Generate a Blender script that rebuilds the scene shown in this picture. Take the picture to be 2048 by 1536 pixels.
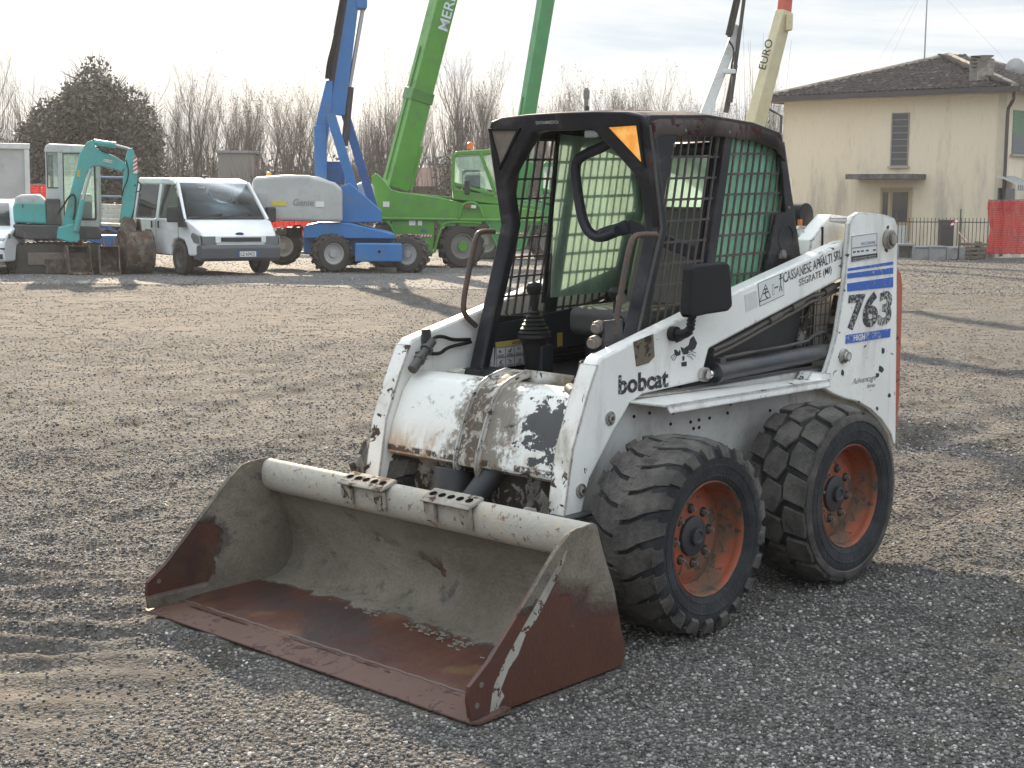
import bpy, bmesh, math, random
import numpy as np
from mathutils import Vector, Matrix
for o in list(bpy.data.objects): bpy.data.objects.remove(o)
S = bpy.context.scene; COL = S.collection
R = math.radians; PI = math.pi
random.seed(7); RNG = np.random.RandomState(11)
# ---------------------------------------------------------------- camera
FPX = 3014.8                       # focal length in pixels of a 2048 wide picture
def basis(yaw, pitch, roll):
    f = Vector((math.cos(yaw)*math.cos(pitch), math.sin(yaw)*math.cos(pitch), math.sin(pitch)))
    r = f.cross(Vector((0, 0, 1))).normalized(); u = r.cross(f)
    return f, r*math.cos(roll)+u*math.sin(roll), u*math.cos(roll)-r*math.sin(roll)
YAW = 3.9103
MF, MR, MU = basis(YAW, -.1415, -.0119)        # camera axes in the loader's own frame (it stands a little aslant)
MC = Vector((4.1901, 3.9724, 1.6448))
WF, WR, WU = basis(YAW, -.1216, .010)          # camera axes in the world
def m3(a, b, c): return Matrix((a, b, c)).transposed()
ROT = m3(WF, WR, WU) @ m3(MF, MR, MU).transposed()
WC = ROT @ MC
cam = bpy.data.objects.new('camera', bpy.data.cameras.new('camera')); COL.objects.link(cam)
cam.data.sensor_width = 36; cam.data.lens = 36*FPX/2048; cam.data.clip_start = .1; cam.data.clip_end = 3000
cm = m3(WR, WU, -WF).to_4x4(); cm.translation = WC; cam.matrix_world = cm
S.camera = cam
S.render.resolution_x = 1024; S.render.resolution_y = 768
# ---------------------------------------------------------------- light
SUN_AZ = R(237.5); SUN_EL = R(22.5)
world = bpy.data.worlds.new('World'); S.world = world; world.use_nodes = True
nt = world.node_tree; N = nt.nodes; L = nt.links; N.clear()
wo = N.new('ShaderNodeOutputWorld'); bg = N.new('ShaderNodeBackground')
sky = N.new('ShaderNodeTexSky'); sky.sky_type = 'NISHITA'; sky.sun_disc = False
sky.sun_elevation = SUN_EL; sky.sun_rotation = PI/2-SUN_AZ; sky.dust_density = 2.5; sky.air_density = 1.0; sky.ozone_density = 1.5
tc = N.new('ShaderNodeTexCoord'); mp = N.new('ShaderNodeMapping'); mp.inputs['Scale'].default_value = (1.5, 1.5, 13)
mp.inputs['Rotation'].default_value = (R(4), R(3), 0)
nz = N.new('ShaderNodeTexNoise'); nz.inputs['Scale'].default_value = 1.7; nz.inputs['Detail'].default_value = 9; nz.inputs['Roughness'].default_value = .6; nz.inputs['Distortion'].default_value = .5
rp = N.new('ShaderNodeValToRGB'); rp.color_ramp.elements[0].position = .36; rp.color_ramp.elements[1].position = .60
rp.color_ramp.elements[0].color = (2.8, 3.7, 4.7, 1); rp.color_ramp.elements[1].color = (5.5, 5.65, 5.7, 1)   # thin high cloud, denser and thinner bands
mx = N.new('ShaderNodeMixRGB'); mx.inputs[0].default_value = .93
L.new(tc.outputs['Generated'], mp.inputs[0]); L.new(mp.outputs[0], nz.inputs['Vector']); L.new(nz.outputs[0], rp.inputs[0])
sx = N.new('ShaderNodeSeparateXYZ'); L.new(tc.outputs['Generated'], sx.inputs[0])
gr = N.new('ShaderNodeMapRange'); gr.inputs[1].default_value = .12; gr.inputs[2].default_value = .9; gr.inputs[3].default_value = 1; gr.inputs[4].default_value = 2.3   # added gain: sky above the view made brighter to lift the shade
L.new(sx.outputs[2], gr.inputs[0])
L.new(rp.outputs[0], mx.inputs[2]); L.new(sky.outputs[0], mx.inputs[1])
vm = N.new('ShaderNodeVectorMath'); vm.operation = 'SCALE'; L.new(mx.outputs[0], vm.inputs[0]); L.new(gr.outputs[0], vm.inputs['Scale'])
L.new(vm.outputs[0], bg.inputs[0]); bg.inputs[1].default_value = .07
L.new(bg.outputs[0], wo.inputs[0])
sun = bpy.data.objects.new('sun', bpy.data.lights.new('sun', 'SUN')); COL.objects.link(sun)
sun.data.energy = 5.0; sun.data.angle = R(.7); sun.data.color = (1, .83, .62)
sd = Vector((math.cos(SUN_AZ)*math.cos(SUN_EL), math.sin(SUN_AZ)*math.cos(SUN_EL), math.sin(SUN_EL)))
sun.rotation_euler = sd.to_track_quat('Z', 'Y').to_euler()
S.view_settings.view_transform = 'Standard'; S.view_settings.look = 'None'; S.view_settings.gamma = 1
S.view_settings.exposure = 1.2
# ---------------------------------------------------------------- helpers
def lin(c):
    return tuple((x/12.92 if x <= .04045 else ((x+.055)/1.055)**2.4) for x in c)
class MB:
    def __init__(s): s.v = []; s.f = []; s.cuts = []
    def cut(s): s.cuts.append((len(s.v), len(s.f)))
    def objs(s, name, mat, parent=None, bevel=0, **k):
        """one object per piece between cut() marks"""
        a = (0, 0); out = []
        if not s.cuts or s.cuts[-1][0] != len(s.v): s.cut()
        for b in s.cuts:
            if b[0] == a[0]: continue
            q = MB(); q.v = s.v[a[0]:b[0]]; q.f = [tuple(i-a[0] for i in f) for f in s.f[a[1]:b[1]]]
            out.append(q.obj(name, mat, parent, bevel, **k)); a = b
        return out
    def add(s, vs, fs):
        n = len(s.v); s.v += [tuple(v) for v in vs]; s.f += [tuple(i+n for i in f) for f in fs]; return s
    def box(s, c, d, rz=0, m=None):
        x, y, z = d[0]/2, d[1]/2, d[2]/2
        vs = [Vector((a*x, b*y, e*z)) for a in (-1, 1) for b in (-1, 1) for e in (-1, 1)]
        if m is None: m = Matrix.Rotation(rz, 3, 'Z') if rz else None
        if m is not None: vs = [m @ v for v in vs]
        return s.add([v+Vector(c) for v in vs], [(0, 1, 3, 2), (4, 6, 7, 5), (0, 4, 5, 1), (2, 3, 7, 6), (0, 2, 6, 4), (1, 5, 7, 3)])
    def beam(s, a, b, w, h, up=(0, 0, 1), w2=None, h2=None):
        a = Vector(a); b = Vector(b); d = (b-a).normalized(); x = d.cross(Vector(up))
        if x.length < 1e-4: x = d.cross(Vector((0, 1, 0)))
        x.normalize(); y = x.cross(d); w2 = w if w2 is None else w2; h2 = h if h2 is None else h2
        vs = [a+x*i*w/2+y*j*h/2 for i, j in ((-1, -1), (1, -1), (1, 1), (-1, 1))]+[b+x*i*w2/2+y*j*h2/2 for i, j in ((-1, -1), (1, -1), (1, 1), (-1, 1))]
        return s.add(vs, [(0, 3, 2, 1), (4, 5, 6, 7)]+[(i, (i+1) % 4, (i+1) % 4+4, i+4) for i in range(4)])
    def prism(s, poly, ax, a, b):
        """poly of 2d points in the two other axes, swept from a to b along axis ax (0,1,2)"""
        def P(p, h):
            q = list(p); q.insert(ax, h); return tuple(q)
        n = len(poly)
        return s.add([P(p, a) for p in poly]+[P(p, b) for p in poly], [tuple(range(n))[::-1], tuple(range(n, 2*n))]+[(i, (i+1) % n, (i+1) % n+n, i+n) for i in range(n)])
    def ring(s, pts3, close=True): pass
    def tube(s, a, b, r, r2=None, n=14, caps=True):
        a = Vector(a); b = Vector(b); r2 = r if r2 is None else r2; d = (b-a).normalized()
        x = d.orthogonal().normalized(); y = d.cross(x)
        vs = [a+(x*math.cos(t)+y*math.sin(t))*r for t in [2*PI*i/n for i in range(n)]]+[b+(x*math.cos(t)+y*math.sin(t))*r2 for t in [2*PI*i/n for i in range(n)]]
        f = [(i, (i+1) % n, (i+1) % n+n, i+n) for i in range(n)]
        if caps: f += [tuple(range(n))[::-1], tuple(range(n, 2*n))]
        return s.add(vs, f)
    def path(s, pts, r, n=8, closed=False, smooth=0):
        pts = [Vector(p) for p in pts]
        for _ in range(smooth):
            q = [pts[0]]
            for i in range(len(pts)-1): q += [pts[i]*.75+pts[i+1]*.25, pts[i]*.25+pts[i+1]*.75]
            pts = q+[pts[-1]]
        rs = r if isinstance(r, (list, tuple)) else [r]*len(pts)
        if len(rs) != len(pts): rs = [rs[min(len(rs)-1, int(i*len(rs)/len(pts)))] for i in range(len(pts))]
        k = len(pts); vs = []; x = None
        for i, p in enumerate(pts):
            if closed: d = pts[(i+1) % k]-pts[i-1]
            else: d = pts[min(i+1, k-1)]-pts[max(i-1, 0)]
            d.normalize()
            x = d.orthogonal().normalized() if x is None else (x-d*x.dot(d)).normalized()
            y = d.cross(x); vs += [p+(x*math.cos(2*PI*j/n)+y*math.sin(2*PI*j/n))*rs[i] for j in range(n)]
        f = []
        for i in range(k if closed else k-1):
            a, b = i*n, ((i+1) % k)*n
            f += [(a+j, a+(j+1) % n, b+(j+1) % n, b+j) for j in range(n)]
        if not closed: f += [tuple(range(n))[::-1], tuple(range((k-1)*n, k*n))]
        return s.add(vs, f)
    def lathe(s, prof, c, ax=1, n=48, sgn=1):
        """prof: (height along axis, radius); closed rings, open ends"""
        vs = []
        for h, r in prof:
            for i in range(n):
                t = 2*PI*i/n; q = [math.cos(t)*r, math.sin(t)*r]; q.insert(ax, h*sgn)
                vs.append(Vector(q)+Vector(c))
        f = [(i*n+j, i*n+(j+1) % n, (i+1)*n+(j+1) % n, (i+1)*n+j) for i in range(len(prof)-1) for j in range(n)]
        return s.add(vs, f)
    def quad(s, a, b, c, d): return s.add([a, b, c, d], [(0, 1, 2, 3)])
    def obj(s, name, mat, parent=None, bevel=0, seg=2, ang=35, smooth=True, solid=0, fix=True):
        me = bpy.data.meshes.new(name); me.from_pydata(s.v, [], s.f); me.update()
        if fix:
            bm = bmesh.new(); bm.from_mesh(me); bmesh.ops.recalc_face_normals(bm, faces=bm.faces); bm.to_mesh(me); bm.free()
        for m in (mat if isinstance(mat, (list, tuple)) else [mat]): me.materials.append(m)
        if smooth:
            me.polygons.foreach_set('use_smooth', [True]*len(me.polygons)); me.set_sharp_from_angle(angle=R(ang))
        o = bpy.data.objects.new(name, me); COL.objects.link(o)
        if parent: o.parent = parent
        if solid:
            m = o.modifiers.new('s', 'SOLIDIFY'); m.thickness = solid; m.offset = 0
        if bevel:
            m = o.modifiers.new('b', 'BEVEL'); m.width = bevel; m.segments = seg; m.limit_method = 'ANGLE'; m.angle_limit = R(30); m.harden_normals = True
        return o
def tag(o, label, cat, group=None, kind=None):
    if label: o['label'] = label
    if cat: o['category'] = cat
    if group: o['group'] = group
    if kind: o['kind'] = kind
    return o
def thing(name, label, cat, loc=(0, 0, 0), rz=0, group=None):
    o = bpy.data.objects.new(name, None); COL.objects.link(o); o.location = loc; o.rotation_euler = (0, 0, rz)
    o.empty_display_size = .2
    return tag(o, label, cat, group)
def copy_tree(o, parent=None):
    c = o.copy(); COL.objects.link(c); c.parent = parent
    for ch in [x for x in bpy.data.objects if x.parent == o]: copy_tree(ch, c)
    return c
# ---------------------------------------------------------------- materials
class NT:
    def __init__(s, name):
        s.m = bpy.data.materials.new(name); s.m.use_nodes = True; s.t = s.m.node_tree; s.t.nodes.clear()
        s.out = s.t.nodes.new('ShaderNodeOutputMaterial'); s.b = s.t.nodes.new('ShaderNodeBsdfPrincipled')
        s.t.links.new(s.b.outputs[0], s.out.inputs[0]); s.tc = s.t.nodes.new('ShaderNodeTexCoord').outputs['Object']
    def n(s, ty, **k):
        x = s.t.nodes.new('ShaderNode'+ty)
        for a, b in k.items(): setattr(x, a, b)
        return x
    def l(s, a, b): s.t.links.new(a, b)
    def mapped(s, sc=(1, 1, 1), rot=(0, 0, 0), loc=(0, 0, 0)):
        m = s.n('Mapping'); m.inputs['Scale'].default_value = sc; m.inputs['Rotation'].default_value = rot; m.inputs['Location'].default_value = loc
        s.l(s.tc, m.inputs[0]); return m.outputs[0]
    def noise(s, scale, detail=6, rough=.6, vec=None, dist=0):
        x = s.n('TexNoise'); x.inputs['Scale'].default_value = scale; x.inputs['Detail'].default_value = detail; x.inputs['Roughness'].default_value = rough; x.inputs['Distortion'].default_value = dist
        s.l(vec or s.tc, x.inputs['Vector']); return x.outputs[0]
    def vor(s, scale, vec=None, out='Color', feat='F1', rnd=1):
        x = s.n('TexVoronoi', feature=feat); x.inputs['Scale'].default_value = scale; x.inputs['Randomness'].default_value = rnd
        s.l(vec or s.tc, x.inputs['Vector']); return x.outputs[out]
    def ramp(s, v, a, b, c0=0, c1=1):
        x = s.n('MapRange'); x.interpolation_type = 'SMOOTHSTEP'
        x.inputs[1].default_value = a; x.inputs[2].default_value = b; x.inputs[3].default_value = c0; x.inputs[4].default_value = c1
        s.l(v, x.inputs[0]); return x.outputs[0]
    def math(s, op, a, b=None):
        x = s.n('Math', operation=op)
        for i, q in enumerate((a, b)):
            if q is None: continue
            if isinstance(q, (int, float)): x.inputs[i].default_value = q
            else: s.l(q, x.inputs[i])
        return x.outputs[0]
    def mix(s, f, a, b, mode='MIX'):
        x = s.n('MixRGB', blend_type=mode)
        for i, q in enumerate((f, a, b)):
            if isinstance(q, (int, float)): x.inputs[i].default_value = q if i == 0 else (q, q, q, 1)
            elif isinstance(q, tuple): x.inputs[i].default_value = tuple(q)+(1,)
            else: s.l(q, x.inputs[i])
        return x.outputs[0]
    def cramp(s, v, stops):
        x = s.n('ValToRGB'); e = x.color_ramp.elements
        while len(e) < len(stops): e.new(.5)
        for i, (p, c) in enumerate(stops): e[i].position = p; e[i].color = tuple(c)+(1,)
        s.l(v, x.inputs[0]); return x.outputs[0]
    def sep(s, vec=None):
        x = s.n('SeparateXYZ'); s.l(vec or s.tc, x.inputs[0]); return x.outputs
    def bump(s, h, strength=.3, dist=.01, nrm=None):
        x = s.n('Bump'); x.inputs['Strength'].default_value = strength; x.inputs['Distance'].default_value = dist
        s.l(h, x.inputs['Height'])
        if nrm: s.l(nrm, x.inputs['Normal'])
        s.l(x.outputs[0], s.b.inputs['Normal']); return x.outputs[0]
    def set(s, col=None, rough=None, metal=None, **k):
        for nm, v in (('Base Color', col), ('Roughness', rough), ('Metallic', metal)):
            if v is None: continue
            if isinstance(v, (int, float)): s.b.inputs[nm].default_value = v
            elif isinstance(v, tuple): s.b.inputs[nm].default_value = tuple(v)+(1,)
            else: s.l(v, s.b.inputs[nm])
        return s.m
def paint(name, base, chip=None, chip_t=.68, chip_s=14, edge=.0, dirt=None, dirt_a=.5, dirt_s=3, rough=.45, streak=False, bump=.15, metal=0, clus=1.6, var=.08):
    """worn paint: colour, chips down to `chip`, grime patches of `dirt`"""
    t = NT(name); c = base
    v = t.noise(2.3, 5); c = t.mix(t.ramp(v, .3, .7), tuple(x*(1-var) for x in base), tuple(min(1, x*(1+var)) for x in base))
    fine = t.noise(60, 3)
    c = t.mix(t.ramp(fine, .55, .75, 0, .25), c, tuple(x*.72 for x in base))
    rg = rough
    if dirt:
        vec = t.mapped((1, 1, .22)) if streak else None
        d = t.ramp(t.noise(dirt_s, 9, .68, vec, .4), .62-.3*dirt_a, .92-.3*dirt_a, 0, .95)
        c = t.mix(d, c, dirt); rg = t.math('ADD', t.math('MULTIPLY', d, .35), rough)
    h = fine
    if chip:
        n1 = t.noise(chip_s, 8, .62, None, .6); n2 = t.noise(clus, 3)
        s_ = t.math('ADD', t.math('MULTIPLY', n1, .72), t.math('MULTIPLY', n2, .28))
        if edge:
            be = t.n('Bevel', samples=3); be.inputs['Radius'].default_value = .012
            ge = t.n('NewGeometry'); dp = t.n('VectorMath', operation='DOT_PRODUCT'); t.l(be.outputs[0], dp.inputs[0]); t.l(ge.outputs['Normal'], dp.inputs[1])
            e = t.ramp(dp.outputs['Value'], 1.0, .86, 0, edge); s_ = t.math('ADD', s_, e)
        k = t.ramp(s_, chip_t*.86, chip_t*.86+.018)
        c = t.mix(k, c, t.mix(t.ramp(n1, .3, .7), chip, tuple(x*.5 for x in chip)))
        rg = t.math('MAXIMUM', t.math('MULTIPLY', k, .8), rg if not isinstance(rg, float) else rg)
        h = t.math('SUBTRACT', t.math('MULTIPLY', fine, .2), k)
    t.bump(h, bump, .004)
    return t.set(c, rg, metal)
def flat(name, col, rough=.6, metal=0, nscale=30, bump=.1, var=.15):
    t = NT(name); v = t.noise(nscale, 5); c = t.mix(v, tuple(x*(1-var) for x in col), tuple(min(1, x*(1+var)) for x in col))
    t.bump(v, bump, .003); return t.set(c, rough, metal)
def glass(name, col, alpha=.5, rough=.05, haze=.0, spec=.5):
    """thin pane: part see-through tint, part glossy skin; haze = scratched, light-scattering share"""
    t = NT(name); g = t.n('BsdfGlossy'); g.inputs['Roughness'].default_value = rough; g.inputs['Color'].default_value = (.9, .95, .95, 1)
    tr = t.n('BsdfTransparent'); tr.inputs[0].default_value = tuple(col)+(1,)
    fr = t.n('Fresnel'); fr.inputs[0].default_value = 1.45; m = t.n('MixShader'); a = t.math('ADD', fr.outputs[0], alpha*.0)
    sh = tr.outputs[0]
    if haze:
        tl = t.n('BsdfTranslucent'); tl.inputs[0].default_value = tuple(min(1, x*1.0) for x in col)+(1,)
        df = t.n('BsdfDiffuse'); df.inputs[0].default_value = tuple(x*x for x in col)+(1,); md = t.n('MixShader'); md.inputs[0].default_value = .45; t.l(tl.outputs[0], md.inputs[1]); t.l(df.outputs[0], md.inputs[2])
        m2 = t.n('MixShader'); nn = t.ramp(t.noise(7, 8, .7, t.mapped((1, 1, .3))), .3, .75, haze*.6, haze*1.3)
        t.l(nn, m2.inputs[0]); t.l(sh, m2.inputs[1]); t.l(md.outputs[0], m2.inputs[2]); sh = m2.outputs[0]
    t.l(fr.outputs[0], m.inputs[0]); t.l(sh, m.inputs[1]); t.l(g.outputs[0], m.inputs[2]); t.l(m.outputs[0], t.out.inputs[0]); return t.m
def text_obj(name, body, mat, parent, origin, xdir, ydir, size_x, size_y, shear=0, offset=0, depth=.0006):
    """lettering laid on a surface: origin = lower left, xdir/ydir unit vectors, size_x total length, size_y height"""
    cu = bpy.data.curves.new(name, 'FONT'); cu.body = body; cu.size = 1; cu.shear = shear; cu.offset = offset; cu.resolution_u = 4; cu.extrude = 0
    tmp = bpy.data.objects.new('tmp', cu); COL.objects.link(tmp); bpy.context.view_layer.update()
    me = bpy.data.meshes.new_from_object(tmp.evaluated_get(bpy.context.evaluated_depsgraph_get()))
    bpy.data.objects.remove(tmp); bpy.data.curves.remove(cu)
    co = np.array([v.co[:] for v in me.vertices]); mn = co.min(0); mxx = co.max(0); sz = mxx-mn
    X = Vector(xdir).normalized(); Y = Vector(ydir).normalized(); Z = X.cross(Y)
    for i, v in enumerate(me.vertices):
        a = (co[i, 0]-mn[0])/sz[0]*size_x; b = (co[i, 1]-mn[1])/sz[1]*size_y
        v.co = Vector(origin)+X*a+Y*b
    me.name = name; me.materials.append(mat)
    o = bpy.data.objects.new(name, me); COL.objects.link(o); o.parent = parent; return o
# loader frame: pixel of the 2048 photograph -> point on the plane axis=value / on a slanted surface u=f(z)
def M(px, py, ax, val):
    q = MF+MR*((px-1024)/FPX)-MU*((py-768)/FPX)
    if callable(val):
        z = 1.2
        for _ in range(30):
            t = (val(z)-MC[0])/q[0]; z = z*.3+.7*(MC[2]+q[2]*t)
        return MC+q*t
    return MC+q*((val-MC[ax])/q[ax])
def M2(pts, ax, val):
    r = []
    for p in pts:
        a = list(M(p[0], p[1], ax, val)); a.pop(ax); r.append(tuple(a))
    return r
# ---------------------------------------------------------------- ground height
def hsh(ix, iy, sd):
    h = (ix*374761393+iy*668265263+sd*1442695041) & 0xffffffff
    h = ((h ^ (h >> 13))*1274126177) & 0xffffffff
    return ((h ^ (h >> 16)) & 0xffff)/65535.
def vnoise(x, y, sd=0):
    ix = np.floor(x).astype(np.int64); iy = np.floor(y).astype(np.int64); fx = x-ix; fy = y-iy
    fx = fx*fx*(3-2*fx); fy = fy*fy*(3-2*fy)
    return ((hsh(ix, iy, sd)*(1-fx)+hsh(ix+1, iy, sd)*fx)*(1-fy)+(hsh(ix, iy+1, sd)*(1-fx)+hsh(ix+1, iy+1, sd)*fx)*fy)*2-1
def fbm(x, y, o=4, sd=0):
    r = 0; a = 1
    for i in range(o): r = r+a*vnoise(x, y, sd+i*17); x = x*2.03+5.1; y = y*2.03+9.7; a *= .5
    return r
CF = Vector((math.cos(YAW), math.sin(YAW), 0)); CR = Vector((math.sin(YAW), -math.cos(YAW), 0))   # level forward / right
NRM = ROT @ Vector((0, 0, 1))
def sstep(x, a, b):
    t = np.clip((x-a)/(b-a), 0, 1); return t*t*(3-2*t)
def ground_z(x, y, detail=True):
    x = np.asarray(x, float); y = np.asarray(y, float)
    hp = -(NRM[0]*x+NRM[1]*y)/NRM[2]
    dx = x-WC[0]; dy = y-WC[1]; s = dx*CF[0]+dy*CF[1]; r = dx*CR[0]+dy*CR[1]
    far = .03-.33*sstep(s, 32, 60)
    dist = np.hypot(x+.3, y)
    w = sstep(dist, 3.0, 11.)
    z = hp*(1-w)+far*w
    if detail:
        near = 1-sstep(s, 14, 30)
        k = sstep(np.hypot((x-.2)/1.9, y/1.15), 1.0, 1.35)               # calm under the loader
        z = z+k*near*(.022*fbm(x*.9, y*.9, 3, 3)+.017*fbm(x*3.7, y*3.7, 3, 8)+.006*fbm(x*15, y*15, 2, 12))-.004*(1-k)
        z = z+(1-near)*.02*fbm(x*.35, y*.35, 2, 5)
        # track ripples and scuffed soil to the left of the bucket
        m = np.exp(-(((s-5.4)/1.0)**2+((r+1.95)/.75)**2))
        z = z+m*(.020*np.sin(s*30+2.5*vnoise(x*2, y*2, 9)+r*3)+.026*fbm(x*4.1, y*4.1, 3, 21))
        # long wheel ruts
        for c0, sl, sd in ((-1.2, .55, 1), (-2.9, .55, 2), (2.6, .9, 3), (3.9, .9, 4)):
            q = r-(c0+sl*(s-9)); q = q+.15*vnoise(s*.4, s*0+sd, sd)
            z = z-near*k*.030*np.exp(-(q/.16)**2)+near*k*.016*np.exp(-((np.abs(q)-.32)/.12)**2)
    return z
def gz(x, y): return float(ground_z(np.array([x]), np.array([y]))[0])
def W_at(r, s): p = Vector((WC[0], WC[1], 0))+CF*s+CR*r; p.z = gz(p.x, p.y); return p
def wray(px, py): return WF+WR*((px-1024)/FPX)-WU*((py-768)/FPX)
def at_depth(px, py, D):
    """world point seen at a pixel, D metres away along the level view direction"""
    q = wray(px, py); return WC+q*(D/(q.x*CF[0]+q.y*CF[1]))
def stand(px, D):
    p = at_depth(px, 500, D); p.z = gz(p.x, p.y); return p
# the sheet: rows crowd together near the camera
ss = np.concatenate([np.linspace(-60, 2.5, 14)[:-1], 2.5*np.exp(np.linspace(0, math.log(16/2.5), 420)), 16*np.exp(np.linspace(0, math.log(1400/16), 150))[1:]])
tt = np.linspace(-1, 1, 560); tt = np.sign(tt)*(np.abs(tt)*.42+.58*np.abs(tt)**3)*1.0
halfw = np.where(ss < 2.5, 60, np.clip(ss*1.6, 6, 1400))
V = []
SG, TG = np.meshgrid(ss, tt, indexing='ij'); RG = TG*halfw[:, None]
X = WC[0]+CF[0]*SG+CR[0]*RG; Y = WC[1]+CF[1]*SG+CR[1]*RG; Z = ground_z(X, Y)
def grid_mesh(name, X, Y, Z):
    a, b = X.shape; me = bpy.data.meshes.new(name); me.vertices.add(a*b)
    me.vertices.foreach_set('co', np.stack([X, Y, Z], -1).reshape(-1).astype(np.float32))
    i = np.arange(a-1)[:, None]*b+np.arange(b-1)[None, :]
    f = np.stack([i, i+1, i+b+1, i+b], -1).reshape(-1, 4)
    if (X[1, 0]-X[0, 0])*(Y[0, 1]-Y[0, 0])-(Y[1, 0]-Y[0, 0])*(X[0, 1]-X[0, 0]) > 0: f = f[:, ::-1]
    me.loops.add(f.size); me.polygons.add(len(f)); me.loops.foreach_set('vertex_index', f.reshape(-1).astype(np.int32))
    me.polygons.foreach_set('loop_start', (np.arange(len(f))*4).astype(np.int32)); me.polygons.foreach_set('use_smooth', np.ones(len(f), bool))
    me.update(calc_edges=True); me.validate(); return me
gm = grid_mesh('gravel_ground', X, Y, Z)
t = NT('gravel')
wv = t.noise(1.2, 4); big = t.noise(.35, 6, .6); mid = t.noise(2.2, 6, .65)
c1 = t.vor(110, None, 'Color'); d1 = t.vor(110, None, 'Distance')
c2 = t.vor(58, None, 'Color'); d2 = t.vor(58, None, 'Distance')
tone = t.cramp(t.sep(c1)[0], [(0, (.040, .036, .032)), (.45, (.115, .10, .087)), (.8, (.22, .195, .165)), (1, (.45, .41, .36))])
tone2 = t.cramp(t.sep(c2)[1], [(0, (.05, .047, .045)), (.6, (.13, .12, .108)), (1, (.30, .28, .25))])
c = t.mix(.4, tone, tone2)
soil = t.mix(t.noise(9, 7), (.036, .028, .019), (.090, .067, .043))
c = t.mix(t.ramp(mid, .50, .68, 0, .72), c, soil)
c = t.mix(t.ramp(big, .42, .62, 0, .38), c, (.17, .145, .115))
c = t.mix(t.ramp(t.noise(.9, 8, .7), .54, .70, 0, .5), c, (.062, .06, .062))
h = t.math('ADD', t.math('MULTIPLY', t.ramp(d1, 0, .75, 1, 0), .6), t.math('MULTIPLY', t.ramp(d2, 0, .75, 1, 0), .9))
h = t.math('ADD', h, t.math('MULTIPLY', t.noise(14, 6, .7), 1.6))
t.bump(h, .5, .008)
c = t.mix(1.0, c, (.62, .635, .66), 'MULTIPLY'); c = t.mix(t.ramp(t.noise(7, 9, .75), .50, .62, 0, .55), c, (.045, .042, .04)); c = t.mix(t.ramp(t.noise(1.6, 9, .75, t.mapped((1, 1, 1), (0, 0, 0), (3, 9, 1))), .52, .62, 0, .45), c, (.19, .155, .115)); t.b.inputs['Specular IOR Level'].default_value = .15; t.l(c, t.b.inputs['Base Color']); gmat = t.set(c, .95)
gm.materials.append(gmat)
go = bpy.data.objects.new('gravel_ground', gm); COL.objects.link(go); tag(go, None, None, kind='structure')
# hard dusty yard strip under the parked machines
def patch(name, s0, s1, r0, r1, mat, dz, ns=40, nr=200, wob=.35):
    a = np.linspace(0, 1, ns); b = np.linspace(r0, r1, nr); A, B = np.meshgrid(a, b, indexing='ij')
    SS = s0+(s1-s0)*A+wob*vnoise(B*.45, B*0, 4)*(1-A)+.25*wob*vnoise(B*2.3, B*0, 6)*(1-A)
    X = WC[0]+CF[0]*SS+CR[0]*B; Y = WC[1]+CF[1]*SS+CR[1]*B
    me = grid_mesh(name, X, Y, ground_z(X, Y)+dz); me.materials.append(mat)
    o = bpy.data.objects.new(name, me); COL.objects.link(o); return tag(o, None, None, kind='structure')
t = NT('asphalt_dust')
n = t.noise(.6, 8, .65); n2 = t.noise(30, 5, .7)
c = t.mix(t.ramp(n, .35, .65), (.115, .114, .113), (.17, .155, .135))
c = t.mix(t.ramp(t.noise(2.5, 7, .7), .56, .68, 0, .8), c, (.07, .067, .065)); c = t.mix(t.ramp(n2, .5, .75, 0, .5), c, (.10, .095, .09))
t.bump(n2, .4, .004); t.b.inputs['Specular IOR Level'].default_value = .1
patch('yard_asphalt', 25.4, 56, -45, 3.6, t.set(c, .9), .004)
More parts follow.
